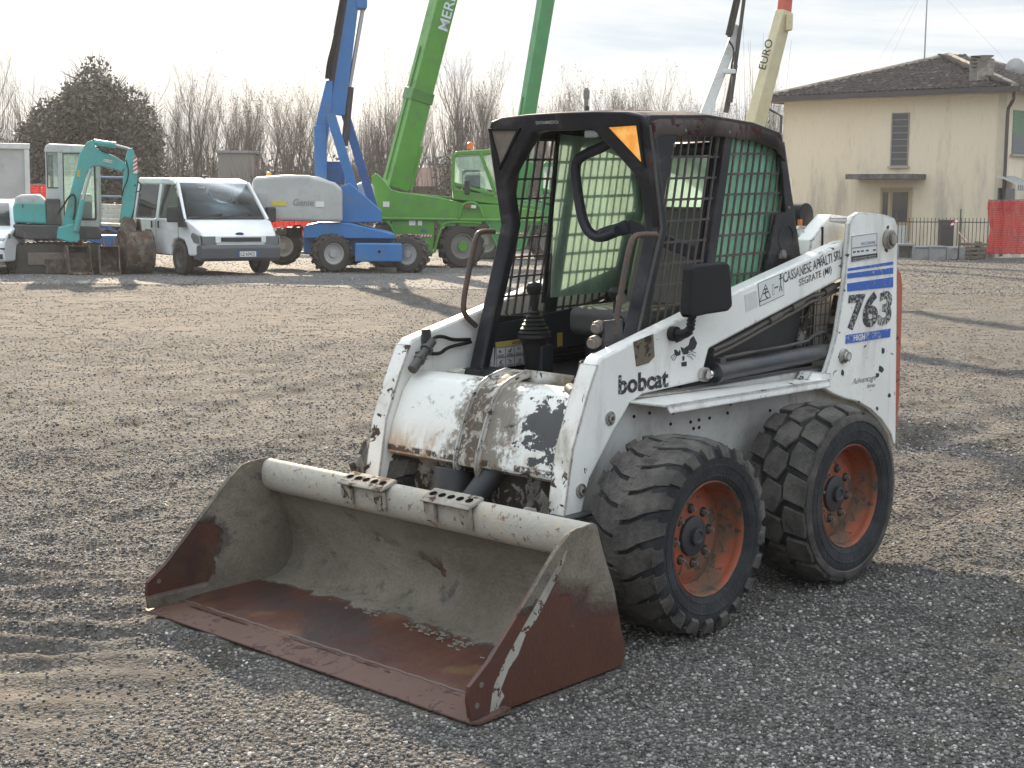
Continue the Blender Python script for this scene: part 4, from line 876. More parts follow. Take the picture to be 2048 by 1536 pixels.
# rear wall and window
m = MB()
RP = lambda v, z: (-1.10-(1.78-z)*.33 if z > 1.2 else -1.29, v, z)
for v0, v1, z0, z1 in ((-.41, -.34, 1.1, 1.74), (.34, .41, 1.1, 1.74), (-.34, .34, 1.70, 1.75), (-.34, .34, 1.1, 1.18)):
    m.add([RP(v0, z0), RP(v1, z0), RP(v1, z1), RP(v0, z1)], [(0, 1, 2, 3)])
cpart(m, 'rear_frame', black, 0, solid=.03)
m = MB(); m.add([RP(-.34, 1.18), RP(.34, 1.18), RP(.34, 1.72), RP(-.34, 1.72)], [(0, 1, 2, 3)]); cpart(m, 'rear_window', tint_far, 0, solid=.004)
m = MB(); m.box((-.70, 0, .80), (1.14, .80, .03)); m.box((-1.22, 0, .95), (.04, .80, .32)); cpart(m, 'cab_floor', rubber)
# inner wall panels with the instruction stickers
intm = flat('cab_interior', (.018, .02, .028), .55, 0, 40, .2)
for sg in (1, -1):
    m = MB(); m.prism([(-.10, .82), (-.17, 1.01), (-1.20, 1.08), (-1.20, .82)], 1, .372*sg, .384*sg); cpart(m, 'inner_panel', intm, .003)
m = MB()
for a, b in (((982, 1073), None),): pass
m.prism([(-.205, .915), (-.475, .915), (-.472, .828), (-.197, .828)], 1, -.372, -.3685); d1 = cpart(m, 'warning_decal', decal)
m = MB(); m.prism([(-.138, .918), (-.196, .918), (-.190, .828), (-.112, .828)], 1, -.372, -.3685); cpart(m, 'warning_decal', decal)
m = MB(); m.prism([(-.205, .939), (-.475, .939), (-.475, .9155), (-.205, .9155)], 1, -.372, -.3683); cpart(m, 'warning_band', flat('decal_yellow', (.55, .42, .12), .45, bump=0, var=.04))
tx = text_obj('lettering', 'AVVERTENZA', ink, CAB, (-.30, -.3675, .921), (-1, 0, 0), (0, 0, 1), .13, .0135, 0, .02)
m = MB()
for i in range(6): u = -.205-.054*i; m.box((u, -.367, .871), (.0012, .001, .088))
for z in (.873, .915, .829): m.box((-.34, -.367, z), (.27, .001, .0012))
for i in range(5):
    for j in range(2):
        u = -.232-.054*i; z = .90-.044*j; random.seed(i*3+j)
        for k in range(3): m.beam((u+random.uniform(-.012, .012), -.367, z+random.uniform(-.012, .01)), (u+random.uniform(-.012, .012), -.367, z+random.uniform(-.012, .01)), .003, .001, up=(0, 1, 0))
        for k in range(3): m.box((u, -.367, z-.016-.004*k), (.036, .001, .0012))
m.beam((-.165, -.367, .895), (-.155, -.367, .868), .006, .001, up=(0, 1, 0)); m.beam((-.155, -.367, .88), (-.17, -.367, .875), .005, .001, up=(0, 1, 0))
for k in range(5): m.box((-.152, -.367, .858-.005*k), (.05, .001, .0014))
cpart(m, 'decal_print', ink, 0, d1)
m = MB(); m.prism([(-.585, .945), (-.615, .945), (-.615, .87), (-.585, .86)], 1, -.372, -.368); cpart(m, 'small_decal', flat('decal_amber', (.55, .35, .08), .5, bump=0))
m = MB()
for z in (.845, .862, .88): m.tube((-.50, -.355, z), (-1.0, -.355, z), .009, n=8)
cpart(m, 'cable_run', rubber)
# seat
seatm = flat('seat_vinyl', (.05, .048, .045), .55, 0, 60, .25)
m = MB(); m.box((-.66, .02, 1.02), (.42, .44, .12)); s_ = cpart(m, 'seat', flat('seat_cushion', (.06, .058, .055), .6, 0, 60, .25), .04, seg=4)
m = MB(); m.beam((-.86, .02, 1.04), (-1.0, .02, 1.47), .44, .11, up=(1, 0, 0)); cpart(m, 'seat_back', flat('seat_back', (.14, .132, .115), .6, 0, 60, .25), .035, seg=4)
m = MB(); m.box((-.70, .02, .88), (.36, .36, .14)); cpart(m, 'seat_base', intm, .01)
# padded safety bar, raised over the seat
BP = [M(*p, 0, -.42) for p in ((1240, 268), (1212, 292), (1160, 312), (1149, 335), (1156, 390), (1165, 440), (1178, 466), (1200, 477), (1235, 462))]
m = MB(); m.path(BP, .021, n=12, smooth=2); sb_ = cpart(m, 'safety_bar', intm)
m = MB(); a = M(1195, 471, 0, -.42); b = M(1258, 452, 0, -.50); m.beam(a, b, .06, .045, w2=.07, h2=.06); cpart(m, 'arm_pad', intm, .012, sb_)
m = MB(); m.beam(BP[0], (-.30, .335, 1.70), .03, .03); m.cut(); m.beam(M(1255, 450, 0, -.5), (-.62, .36, 1.30), .05, .05); cpart(m, 'bar_bracket', intm, .005, sb_)
m = MB(); p = M(1185, 268, 0, -.24); m.box(p, (.02, .07, .03)); cpart(m, 'dome_lamp', flat('dome_grey', (.22, .22, .21), .4), .006)
# control levers
for sg in (-1, 1):
    A = M(1068, 573, 0, -.28); v = A.y if sg < 0 else .22
    m = MB(); m.tube((-.28, v, 1.09), (-.28, v, 1.16), .0165, .0145, 16); m.lathe([(1.135, .001), (1.140, .022), (1.155, .032), (1.172, .033), (1.186, .024), (1.192, .002)], (-.28, v, 0), 2, 24); m.tube((-.28, v, 1.02), (-.28, v, 1.10), .012, n=12); lv = cpart(m, 'control_lever', rubber, 0, fix=False)
    m = MB(); prof = [(1.075, .018)]
    for i in range(6): prof += [(1.065-.016*i, .026+.0085*i), (1.058-.016*i, .022+.0085*i)]
    prof += [(.965, .070), (.95, .055), (.93, .05), (.84, .04), (.80, .025)]; m.lathe(prof, (-.28, v, 0), 2, 28); cpart(m, 'lever_boot', rubber, 0, lv, fix=False)
    m = MB(); m.box((-.30, v+.01, .87), (.07, .09, .13)); m.box((-.30, v+.04, .80), (.04, .03, .12)); cpart(m, 'lever_box', intm, .008, lv)
# grab handles
for sg, px in ((1, ((1312, 469), (1275, 469), (1262, 478), (1246, 560), (1228, 668))), (-1, ((988, 463), (962, 463), (952, 472), (940, 530), (925, 610), (930, 632), (952, 652)))):
    ys = .405*sg; m = MB(); m.path([M(x, y, 1, .43*sg) for x, y in px], .0115, n=12, smooth=2); cpart(m, 'grab_handle', paint('handle_rust%d' % sg, (.07, .05, .042), chip=(.18, .10, .07), chip_t=.58, rough=.5))
m = MB(); p = M(1246, 598, 1, .36); m.tube(p, p+Vector((0, -.02, 0)), .022, .018, 16); cpart(m, 'round_knob', steel, .002)
m = MB(); m.prism([(-.02, .80), (-.16, .80), (-.16, .845), (-.04, .845)], 1, -.40, .40); m.tube((-.04, -.28, .83), (-.04, -.28, .855), .007, n=8); cpart(m, 'sill', black, .006)
# floor pan of the loader in front of the cab
m = MB(); m.prism([(.06, .74), (.04, .80), (-.30, .80), (-.30, .74)], 1, -.44, .44); part(m, 'front_deck', white_worn, .006)
m = MB(); m.prism([(.0, .80), (.02, .84), (-.06, .845), (-.06, .80)], 1, -.435, -.38); m.prism([(.10, .74), (.06, .845), (.02, .845), (.02, .74)], 1, .36, .44); part(m, 'deck_bracket', flat('cream', (.62, .60, .50), .5), .004)
m = MB(); m.box((-.14, .26, .86), (.10, .17, .12)); m.box((-.10, .30, .93), (.08, .10, .05)); part(m, 'foot_pedal', rubber, .02, seg=3)
label = text_obj('front_lettering', 'DIVXAMMEDICA', flat('worn_print', (.32, .32, .31), .6), CAB, (cf(1.825)+.0035, -.135, 1.818), (0, 1, 0), (.17, 0, 1), .12, .013, 0, .03)
# ---------------------------------------------------------------- mirror
m = MB()
mp_ = [M(*p, 1, .63) for p in ((1384, 530), (1448, 523), (1455, 530), (1460, 612), (1452, 622), (1412, 628), (1376, 636), (1372, 626), (1378, 536))]
c_ = sum(mp_, Vector())/len(mp_)
n = len(mp_); m.v = [tuple(p+Vector((0, .016, 0))) for p in mp_]+[tuple(p+Vector((.005, -.03, 0))) for p in mp_]
m.f = [tuple(range(n)), tuple(range(n, 2*n))[::-1]]+[(i, (i+1) % n, (i+1) % n+n, i+n) for i in range(n)]
mi = part(m, 'mirror', rubber, .012, seg=3)
m = MB(); a = M(1384, 630, 1, .62); b = M(1380, 660, 1, .60); c2 = M(1352, 668, 1, .55); 
pts = [a]+[a.lerp(b, i/8) for i in range(1, 9)]; rs = [.013]+[.013 if i % 2 else .018 for i in range(8)]
m.path(pts, rs, n=14); m.path([b, b.lerp(c2, .4)+Vector((0, 0, -.01)), c2], .018, n=12, smooth=1); m.tube(c2+Vector((0, -.04, 0)), c2+Vector((0, .004, 0)), .028, n=16); part(m, 'mirror_stalk', rubber, 0, mi)
# ================================================================ parked machines behind
FACE = YAW-PI/2
def BT(name, label, cat, px, D, rot=0, group=None):
    p = stand(px, D); o = thing(name, label, cat, p, FACE+R(rot), group); return o
def K(D): return FPX/D
def pm(name, c, rough=.4, dirt=(.30, .26, .20), da=.45, metal=0): return paint(name, c, dirt=dirt, dirt_a=da, dirt_s=2.0, rough=rough, bump=.1)
dark = flat('dark_plastic', (.03, .03, .032), .55); tyre_far = flat('far_tyre', (.055, .048, .04), .85, 0, 25, .4, .35)
winglass = NT('van_glass'); winglass = winglass.set((.035, .045, .05), .06)
pane = glass('clear_pane', (.80, .88, .86), rough=.03, haze=.15)
silver = flat('silver', (.42, .42, .41), .35, .6)
redm = flat('red_print', (.55, .06, .04), .5); whitem = flat('white_print', (.75, .74, .70), .5)
def wheel_far(parent, c, r, w, ax='y', rim=silver, lugs=0, name='wheel'):
    """axle along local y"""
    e = thing(name, None, None); e.parent = parent; e.location = c
    h = w/2; m = MB(); m.lathe([(-h*.8, r*.55), (-h, r*.62), (-h, r*.86), (-h*.75, r*.97), (0, r), (h*.75, r*.97), (h, r*.86), (h, r*.62), (h*.8, r*.55)], (0, 0, 0), 1, 36)
    if lugs:
        for i in range(lugs):
            for s_ in (-1, 1):
                a = 2*PI*(i+(.5 if s_ < 0 else 0))/lugs; p = Vector((math.cos(a)*r*.985, s_*h*.5, math.sin(a)*r*.985)); rm = Matrix.Rotation(-a, 3, 'Y') @ Matrix.Rotation(s_*.45, 3, 'X'); m.box(p, (r*.11, h*1.02, r*.15), m=rm)
    m.obj('tyre', tyre_far, e, fix=False)
    m = MB()
    for s_ in (-1, 1): m.lathe([(h*.82*s_, r*.57), (h*.80*s_, r*.52), (h*.45*s_, r*.46), (h*.40*s_, r*.22), (h*.62*s_, r*.20), (h*.62*s_, .001)], (0, 0, 0), 1, 30)
    m.obj('rim', rim, e, fix=False); return e
def vehicle(root, paintm, low, up, W, tw, nose=.1, belt=1.15, top=1.95, bev=.05):
    m = MB(); m.prism(low, 1, -W, W)
    xm = max(p[0] for p in low)
    m.v = [(x, y*(1-nose*max(0, (x-xm+.45)/.45)), z) for x, y, z in m.v]; b = m.obj('body', paintm, root, bev, seg=3)
    m = MB(); m.prism(up, 1, -W, W); m.v = [(x, y*(1-tw*max(0, (z-belt)/(top-belt))), z) for x, y, z in m.v]; c = m.obj('cab_shell', paintm, root, bev, seg=3)
    return b, c
# ---------------------------------------------------------------- white double cab van
vanwhite = paint('van_white', (.78, .79, .78), dirt=(.45, .42, .36), dirt_a=.15, dirt_s=1.5, rough=.22, bump=.03)
def side_pane(root, pts, mat, name, sg, ty=None, e=.006, **k):
    ty = ty or (lambda z: .90*(1-.15*max(0, (z-1.05)/.8)))
    m = MB(); n = len(pts); m.v = [(x, sg*(ty(z)+e), z) for x, z in pts]+[(x, sg*(ty(z)-.02), z) for x, z in pts]
    m.f = [tuple(range(n)), tuple(range(n, 2*n))[::-1]]+[(i, (i+1) % n, (i+1) % n+n, i+n) for i in range(n)]; return m.obj(name, mat, root, **k)
V = BT('double_cab_van', 'white double cab flatbed van with grey bumper parked beside the teal excavator', 'van', 444, 29.6, -54)
Wv = .90
ZB = 1.06
m = MB(); m.prism([(.80, .42), (.84, .60), (.83, .74), (.76, .83), (.36, 1.04), (.20, 1.07), (-2.30, 1.07), (-2.30, .36), (-.40, .36), (-.38, .52), (-.25, .66), (0, .71), (.25, .66), (.38, .52), (.40, .38), (.78, .38)], 1, -Wv, Wv)
m.v = [(x, y*(1-.16*max(0, (x-.39)/.45)), z) for x, y, z in m.v]; m.obj('body', vanwhite, V, .05, seg=3)
ty = lambda z: Wv*(1-.15*max(0, (z-1.05)/.8))
m = MB(); m.prism([(-.32, 1.72), (-.46, 1.82), (-.75, 1.865), (-2.20, 1.88), (-2.32, 1.83), (-2.32, 1.74)], 1, -.79, .79); m.obj('roof', vanwhite, V, .05, seg=4)
m = MB()
def vp(x, z, sg): return (x, sg*(ty(z)-.03), z)
for sg in (1, -1):
    for (x0_, z0_, x1_, z1_, w_) in ((.24, 1.05, -.36, 1.78, .075), (-1.07, 1.05, -1.09, 1.76, .12), (-2.25, 1.05, -2.25, 1.78, .16)): m.beam(vp(x0_, z0_, sg), vp(x1_, z1_, sg), w_, .06, up=(0, 1, 0)); m.cut()
m.objs('pillar', vanwhite, V, .015)
m = MB(); m.box((-2.27, 0, 1.18), (.06, 1.6, .24)); m.obj('rear_wall', vanwhite, V, .01)
m = MB()
for i in range(9): m.tube((-2.25, -.7+i*.175, 1.3), (-2.25, -.7+i*.175, 1.74), .01, n=5)
for i in range(4): m.tube((-2.25, -.75, 1.36+i*.11), (-2.25, .75, 1.36+i*.11), .01, n=5)
m.obj('rear_grille', flat('grille_pale', (.35, .35, .34), .6), V)
vglass = glass('van_pane', (.78, .82, .84), rough=.02)
m = MB()
for y in (-.42, .42):
    for x in (-.75, -1.65): m.box((x, y, 1.12), (.16, .46, .62)); m.cut(); m.box((x-.02, y, 1.50), (.10, .24, .16)); m.cut()
m.objs('seat', flat('van_seat', (.05, .05, .055), .8), V, .05)
m = MB(); m.box((-.02, 0, 1.07), (.5, 1.6, .10)); m.obj('dashboard', dark, V, .03)
m = MB(); m.path([(-.25+.05*math.cos(a), -.42+.17*math.cos(a), 1.22+.16*math.sin(a)) for a in [2*PI*i/16 for i in range(16)]], .014, closed=True); m.obj('steering_wheel', dark, V)
for sg in (1, -1):
    side_pane(V, [(.08, 1.10), (-.40, 1.66), (-.50, 1.74), (-1.02, 1.74), (-1.02, 1.10)], vglass, 'side_window', sg, e=-.012)
    side_pane(V, [(-1.16, 1.10), (-1.16, 1.74), (-2.17, 1.74), (-2.17, 1.10)], vglass, 'side_window', sg, e=-.012)
    side_pane(V, [(.34, .92), (.26, 1.08), (-.12, 1.50), (-.15, 1.44), (-.0, 1.10), (.02, .92)], dark, 'mirror_panel', sg, e=.014)
    side_pane(V, [(-1.04, 1.04), (-1.02, 1.08), (-.02, 1.08), (-.02, 1.04)], vanwhite, 'window_sill', sg, e=.004)
    m = MB(); m.box((.04, sg*1.04, 1.16), (.12, .20, .30)); m.obj('mirror', dark, V, .03)
    m = MB(); m.box((-.95, sg*(Wv+.012), .95), (.05, .02, .14)); m.cut(); m.box((-1.28, sg*(Wv+.012), .95), (.05, .02, .14)); m.objs('door_handle', dark, V, .006)
    m = MB()
    for x in (-1.09, -2.12, -.02): m.box((x, sg*Wv, .75 if x < -.5 else .85), (.010, .006, .62 if x < -.5 else .40)); m.cut()
    m.objs('door_seam', dark, V)
    side_pane(V, [(.84, .62), (.80, .76), (.50, .82), (.44, .76), (.52, .64)], flat('lamp_glass', (.16, .17, .17), .12), 'headlight', sg, ty=lambda z: Wv*.93, e=.01)
    for x in (0, -3.0): wheel_far(V, (x, sg*.80, .325), .325, .21, rim=flat('wheel_dark', (.09, .09, .09), .5))
m = MB(); m.add([(.225, -.79, 1.075), (.225, .79, 1.075), (-.365, .71, 1.765), (-.365, -.71, 1.765)], [(0, 1, 2, 3)]); m.obj('windscreen', glass('van_screen', (.62, .66, .70), rough=.22), V, solid=.006)
m = MB(); m.prism([(.78, .28), (.885, .33), (.895, .54), (.85, .60), (.50, .58), (.46, .32)], 1, -.82, .82); m.obj('bumper', flat('bumper_grey', (.085, .09, .10), .5), V, .03)
m = MB(); m.box((.845, 0, .70), (.03, 1.05, .14)); m.obj('grille_surround', vanwhite, V, .02)
m = MB(); m.box((.862, 0, .695), (.012, .84, .085)); m.obj('grille', dark, V, .004)
for sg in (1, -1):
    m = MB(); m.prism([(.60, .60), (.85, .60), (.835, .755), (.60, .80)], 1, sg*.50, sg*.79); m.obj('headlight', flat('lamp_front', (.13, .14, .13), .1, 0, 8, 0), V, .01)
m = MB(); m.box((.89, .12, .42), (.01, .40, .10)); m.obj('number_plate', whitem, V)
m = MB(); m.box((.896, .31, .42), (.004, .035, .10)); m.cut(); m.box((.896, -.07, .42), (.004, .035, .10)); m.objs('plate_band', blue, V)
text_obj('plate_text', 'CZ 659CS', ink, V, (.897, -.04, .388), (0, 1, 0), (0, 0, 1), .30, .062, 0, .02)
m = MB(); m.lathe([(0, .001), (.0, .05), (-.01, .056)], (.80, 0, .80), 0, 20); m.v = [(x-.0*y, y*1.6, z*.6+.80*.4) for x, y, z in m.v]; m.obj('badge', flat('badge_blue', (.04, .05, .12), .3), V)
m = MB(); m.beam((.26, -.25, 1.085), (.14, .55, 1.19), .02, .02); m.cut(); m.beam((.26, -.70, 1.085), (.15, -.05, 1.17), .02, .02); m.objs('wiper', dark, V)
m = MB(); m.box((-.75, .0, 1.90), (.12, .07, .05)); m.obj('roof_marker', dark, V, .01)
alu = paint('alu_bed', (.50, .50, .49), dirt=(.3, .26, .2), dirt_a=.6, rough=.4)
m = MB()
for y in (-.98, .98):
    for k in range(4): m.box((-3.9, y, .98+.10*k), (2.9, .03, .092))
m.box((-3.9, 0, .90), (2.9, 1.96, .06)); m.box((-2.44, 0, 1.25), (.06, 1.9, .7)); m.obj('load_bed', alu, V, .004)
m = MB(); m.box((-2.9, 0, .55), (3.2, .7, .16)); m.obj('frame_rails', dark, V)
# ---------------------------------------------------------------- small white car cut by the left edge
C_ = BT('small_car', 'small white car at the far left edge with only its front corner showing', 'car', -52, 28.9, -78)
vehicle(C_, vanwhite, [(.72, .25), (.78, .45), (.74, .62), (.60, .74), (-.15, .90), (-2.9, .92), (-3.05, .60), (-3.0, .28), (-2.6, .25), (-2.45, .5), (-2.2, .55), (-1.95, .5), (-1.8, .25), (-.32, .25), (-.22, .48), (0, .56), (.22, .48), (.32, .25)],
        [(-.10, .88), (-.75, 1.33), (-1.2, 1.42), (-2.3, 1.40), (-2.95, .90)], .80, .18, .22, .88, 1.4)
tc_ = lambda z: .80*(1-.18*max(0, (z-.88)/.52))
for sg in (1, -1):
    side_pane(C_, [(-.40, .95), (-.85, 1.27), (-1.30, 1.35), (-1.35, .95)], winglass, 'side_window', sg, ty=tc_); side_pane(C_, [(-1.45, .95), (-1.42, 1.35), (-2.2, 1.33), (-2.6, .98)], winglass, 'side_window', sg, ty=tc_)
    m = MB(); m.prism([(.50, .60), (.735, .56), (.70, .68), (.42, .78), (.36, .72)], 1, sg*.40, sg*.735); m.v = [(x, y*(1-.16*max(0, (x-.35)/.4)), z) for x, y, z in m.v]; m.obj('headlight', flat('lamp_clear', (.30, .32, .34), .08, .5, 20, .3), C_, .01)
    m = MB(); m.box((.74, sg*.50, .36), (.05, .22, .10)); m.obj('fog_lamp', dark, C_, .01)
    m = MB(); m.box((-.35, sg*.87, .93), (.12, .16, .12)); m.obj('mirror', dark, C_, .03)
    for x in (0, -2.2): wheel_far(C_, (x, sg*.70, .275), .275, .17)
m = MB(); m.box((.755, 0, .50), (.03, 1.30, .03)); m.obj('bumper_strip', dark, C_)
m = MB(); m.add([(-.14, -.66, .915), (-.14, .66, .915), (-.74, .58, 1.33), (-.74, -.58, 1.33)], [(0, 1, 2, 3)]); m.v = [(x+.01, y, z+.012) for x, y, z in m.v]; m.obj('windscreen', winglass, C_, solid=.01)
# ---------------------------------------------------------------- site cabin on the far left
Dc = 38.; kc = K(Dc); Cn = BT('site_cabin', 'plain grey box cabin at the left edge behind the small white car', 'site cabin', 64, Dc, 19)
cab_g = paint('cabin_grey', (.42, .415, .40), dirt=(.3, .28, .25), dirt_a=.3, rough=.5); cab_l = paint('cabin_trim', (.60, .59, .57), dirt=(.35, .3, .25), dirt_a=.3, rough=.5)
m = MB(); m.box((-2.6, 1.2, 1.36), (5.1, 2.3, 2.6)); m.obj('wall', cab_g, Cn, .01)
m = MB(); m.box((-2.6, 1.2, 2.72), (5.24, 2.44, .14)); m.obj('roof', cab_l, Cn, .02)
m = MB(); m.box((-.06, .04, 1.33), (.12, .10, 2.64)); m.cut(); m.box((-5.14, .04, 1.33), (.12, .10, 2.64)); m.objs('corner_post', cab_l, Cn, .01)
# ---------------------------------------------------------------- teal mini excavator
teal = paint('teal_paint', (.075, .39, .36), chip=(.10, .08, .06), chip_t=.72, chip_s=8, dirt=(.16, .24, .20), dirt_a=.6, dirt_s=3, rough=.4)
exgrey = paint('ex_grey', (.07, .07, .07), dirt=(.2, .17, .13), dirt_a=.6, rough=.6); exlight = paint('ex_light', (.52, .52, .50), dirt=(.3, .27, .22), dirt_a=.5, rough=.5)
iron = paint('iron_brown', (.085, .062, .052), chip=(.17, .10, .065), chip_t=.6, chip_s=6, dirt=(.24, .20, .16), dirt_a=.8, dirt_s=4, rough=.7, bump=.5)
X_ = BT('mini_excavator', 'teal mini excavator with light grey cab and its arm folded down to a rusty bucket', 'excavator', 165, 30., 15.9); X_.scale = (.93, 1, 1)
ex = lambda px, py: ((px-165)/100.5, (545-py)/100.5)
def xz(pts): return [ex(*p) for p in pts]
m = MB(); m.prism(xz([(128, 442), (153, 355), (164, 314), (178, 292), (190, 287), (198, 303), (235, 318), (252, 328), (258, 338), (247, 346), (205, 337), (189, 338), (178, 350), (164, 393), (155, 431), (148, 467), (133, 464)]), 1, -.95, -.72); m.obj('boom', teal, X_, .02)
m = MB(); m.prism(xz([(261, 303), (270, 301), (277, 319), (279, 363), (271, 415), (258, 453), (244, 459), (241, 442), (247, 404), (251, 349), (256, 322)]), 1, -.94, -.73); m.obj('dipper_arm', teal, X_, .015)
m = MB(); a, b = ex(193, 291), ex(236, 296); m.tube((a[0], -.83, a[1]), (b[0], -.83, b[1]), .055, n=16); m.obj('arm_cylinder', teal, X_)
m = MB(); a, b = ex(234, 296), ex(264, 303); m.tube((a[0], -.83, a[1]), (b[0], -.83, b[1]), .03, n=12); m.obj('arm_rod', silver, X_)
m = MB(); a, b = ex(153, 462), ex(168, 402); m.tube((a[0], -1.05, a[1]), (b[0], -1.05, b[1]), .06, n=16); m.obj('boom_cylinder', teal, X_)
m = MB(); a, b = ex(167, 405), ex(185, 343); m.tube((a[0], -1.05, a[1]), (b[0], -1.0, b[1]), .03, n=12); m.obj('boom_rod', silver, X_)
m = MB(); a, b = ex(272, 352), ex(255, 440); m.tube((a[0]+.07, -.85, a[1]), (b[0]+.09, -.85, b[1]), .045, n=12); m.obj('bucket_cylinder', exgrey, X_)
m = MB(); m.prism(xz([(118, 455), (148, 447), (160, 470), (160, 480), (142, 484), (114, 476)]), 1, -1.05, -.45); m.obj('swing_post', teal, X_, .02)
def hosep(pts, y, r=.014): return [(ex(*p)[0], y, ex(*p)[1]) for p in pts]
m = MB(); m.path(hosep([(118, 430), (130, 412), (145, 390), (155, 395), (152, 425), (148, 440)], -1.0), .018, smooth=2); m.cut(); m.path(hosep([(256, 325), (262, 345), (258, 365), (250, 380), (247, 395)], -.98), .013, smooth=2); m.cut(); m.path(hosep([(280, 365), (287, 372), (284, 385), (275, 385)], -.9), .012, smooth=2); m.cut(); m.path(hosep([(197, 300), (215, 312), (235, 312), (256, 318)], -.98), .014, smooth=2); m.objs('hydraulic_hose', rubber, X_)
m = MB(); q = ex(275, 335); m.box((q[0], -.955, q[1]), (.085, .01, .30)); wp = m.obj('warning_plate', whitem, X_)
m = MB()
for k in range(4): z = q[1]-.12+k*.075; m.add([(q[0]-.042, -.962, z), (q[0]+.042, -.962, z+.05), (q[0]+.042, -.962, z+.085), (q[0]-.042, -.962, z+.035)], [(0, 1, 2, 3)])
m.obj('warning_stripe', redm, X_, smooth=False)
text_obj('boom_lettering', 'KOBELCO', whitem, X_, (ex(211, 328)[0], -.957, ex(211, 328)[1]), (1, 0, -.18), (.18, 0, 1), .17, .055, .2, .02)
m = MB(); m.box((ex(161, 352)[0], -.957, ex(0, 352)[1]), (.06, .006, .13)); m.obj('side_sticker', flat('sticker_orange', (.6, .35, .05), .5), X_)
def dig_bucket(parent, name, w, s, mat, c, rz=0, rx=0):
    """trenching bucket: curved back along its width (x), open towards the camera side, two side plates"""
    prof = [(-.30, .0), (-.10, -.02), (.12, .02), (.27, .14), (.33, .32), (.30, .50), (.20, .60), (.0, .62)]; prof = rsm([(y*s, z*s) for y, z in prof], 1)
    M_ = Matrix.Translation(c) @ Matrix.Rotation(rz, 4, 'Z') @ Matrix.Rotation(rx, 4, 'X')
    m = MB(); n = len(prof); q = prof+[(y*.94-.0, z*.94+.02*s) for y, z in prof[::-1]]
    m.prism(q, 0, -w/2, w/2); m.v = [tuple(M_ @ Vector(v)) for v in m.v]; a = m.obj('shell' if name else 'bucket_shell', mat, parent, .004)
    m = MB()
    for sx in (-1, 1): m.prism([(-.32*s, 0), (-.10*s, -.03*s), (.12*s, .0), (.28*s, .13*s), (.345*s, .32*s), (.31*s, .51*s), (.2*s, .62*s), (0, .64*s), (-.12*s, .5*s), (-.16*s, .25*s)], 0, sx*w/2, sx*(w/2+.02)); m.v = [v for v in m.v]; 
    m.cuts = []; m.v = [tuple(M_ @ Vector(v)) for v in m.v]; h = len(m.v)//2; m.cuts = [(h, len(m.f)//2)]; m.objs('side_plate', mat, parent, .003)
    m = MB()
    for i in range(4): x = -w/2+w*(i+.5)/4; m.prism([(-.42*s, -.01), (-.28*s, .03), (-.28*s, -.03)], 0, x-.03, x+.03); m.cut()
    m.v = [tuple(M_ @ Vector(v)) for v in m.v]; m.objs('tooth', mat, parent)
    m = MB()
    for sx in (-.09, .09): m.prism([(-.02*s, .60*s), (.2*s, .60*s), (.17*s, .76*s), (.06*s, .78*s)], 0, sx-.012, sx+.012)
    m.v = [tuple(M_ @ Vector(v)) for v in m.v]; m.cuts = [(len(m.v)//2, len(m.f)//2)]; m.objs('lug', mat, parent, .003)
dig_bucket(X_, '', .58, 1.42, iron, (ex(270, 0)[0], -.75, ex(0, 553)[1]+.04), R(200), R(6))
m = MB(); m.prism(xz([(246, 458), (240, 440), (252, 432), (270, 438), (276, 452), (262, 470), (250, 470)]), 1, -.98, -.70); m.obj('bucket_linkage', iron, X_, .01)
# upper structure
m = MB(); m.prism(xz([(29, 447), (28, 415), (33, 407), (93, 407), (94, 450)]), 1, -.55, .75); m.obj('counterweight', teal, X_, .06, seg=4)
m = MB(); m.prism(xz([(29, 411), (33, 398), (45, 393), (80, 392), (92, 402), (93, 411)]), 1, -.52, .72); m.obj('engine_cover', exlight, X_, .06, seg=4)
m = MB(); m.prism(xz([(93, 400), (122, 400), (124, 452), (93, 452)]), 1, -.50, .2); m.obj('side_cover', exgrey, X_, .03)
m = MB(); m.prism(xz([(27, 450), (128, 452), (200, 454), (206, 462), (204, 478), (60, 480), (32, 474)]), 1, -.60, .78); m.obj('platform', exgrey, X_, .03)
# cab frame
m = MB(); yf, yb = -.35, .70
def post(px, y, py0=305, py1=455, w=.09, lean=0): a = ex(px, py0); b = ex(px+lean, py1); m.beam((a[0], y, a[1]), (b[0], y, b[1]), w, w)
for px, w in ((97, .05), (124, .10), (197, .07)): post(px, yf, w=w); m.cut()
for px in (112, 203): post(px, yb, w=.07); m.cut()
m.objs('cab_post', exlight, X_, .01)
m = MB(); m.prism(xz([(93, 312), (94, 300), (101, 294), (200, 297), (205, 303), (205, 312)]), 1, yf-.06, yb+.06); m.obj('cab_roof', exlight, X_, .035)
m = MB(); m.prism(xz([(95, 380), (122, 380), (124, 452), (95, 452)]), 1, yf-.03, yf+.02); m.cut(); m.prism(xz([(124, 440), (200, 440), (200, 456), (124, 456)]), 1, yf-.03, yf+.02); m.objs('cab_panel', exlight, X_, .01)
m = MB(); m.prism(xz([(98, 311), (119, 311), (120, 379), (98, 379)]), 1, yf, yf+.01); m.cut(); m.prism(xz([(129, 311), (194, 311), (194, 440), (129, 440)]), 1, yf, yf+.01); m.cut(); m.prism(xz([(116, 311), (200, 311), (200, 430), (116, 430)]), 1, yb, yb+.01); m.objs('window_pane', pane, X_)
m = MB(); frame = xz([(98, 311), (119, 311), (120, 379), (98, 379)])
for i in range(4): a, b = frame[i], frame[(i+1) % 4]; m.beam((a[0], yf-.02, a[1]), (b[0], yf-.02, b[1]), .02, .03, up=(0, 1, 0))
f2_ = xz([(129, 311), (194, 311), (194, 440), (129, 440)])
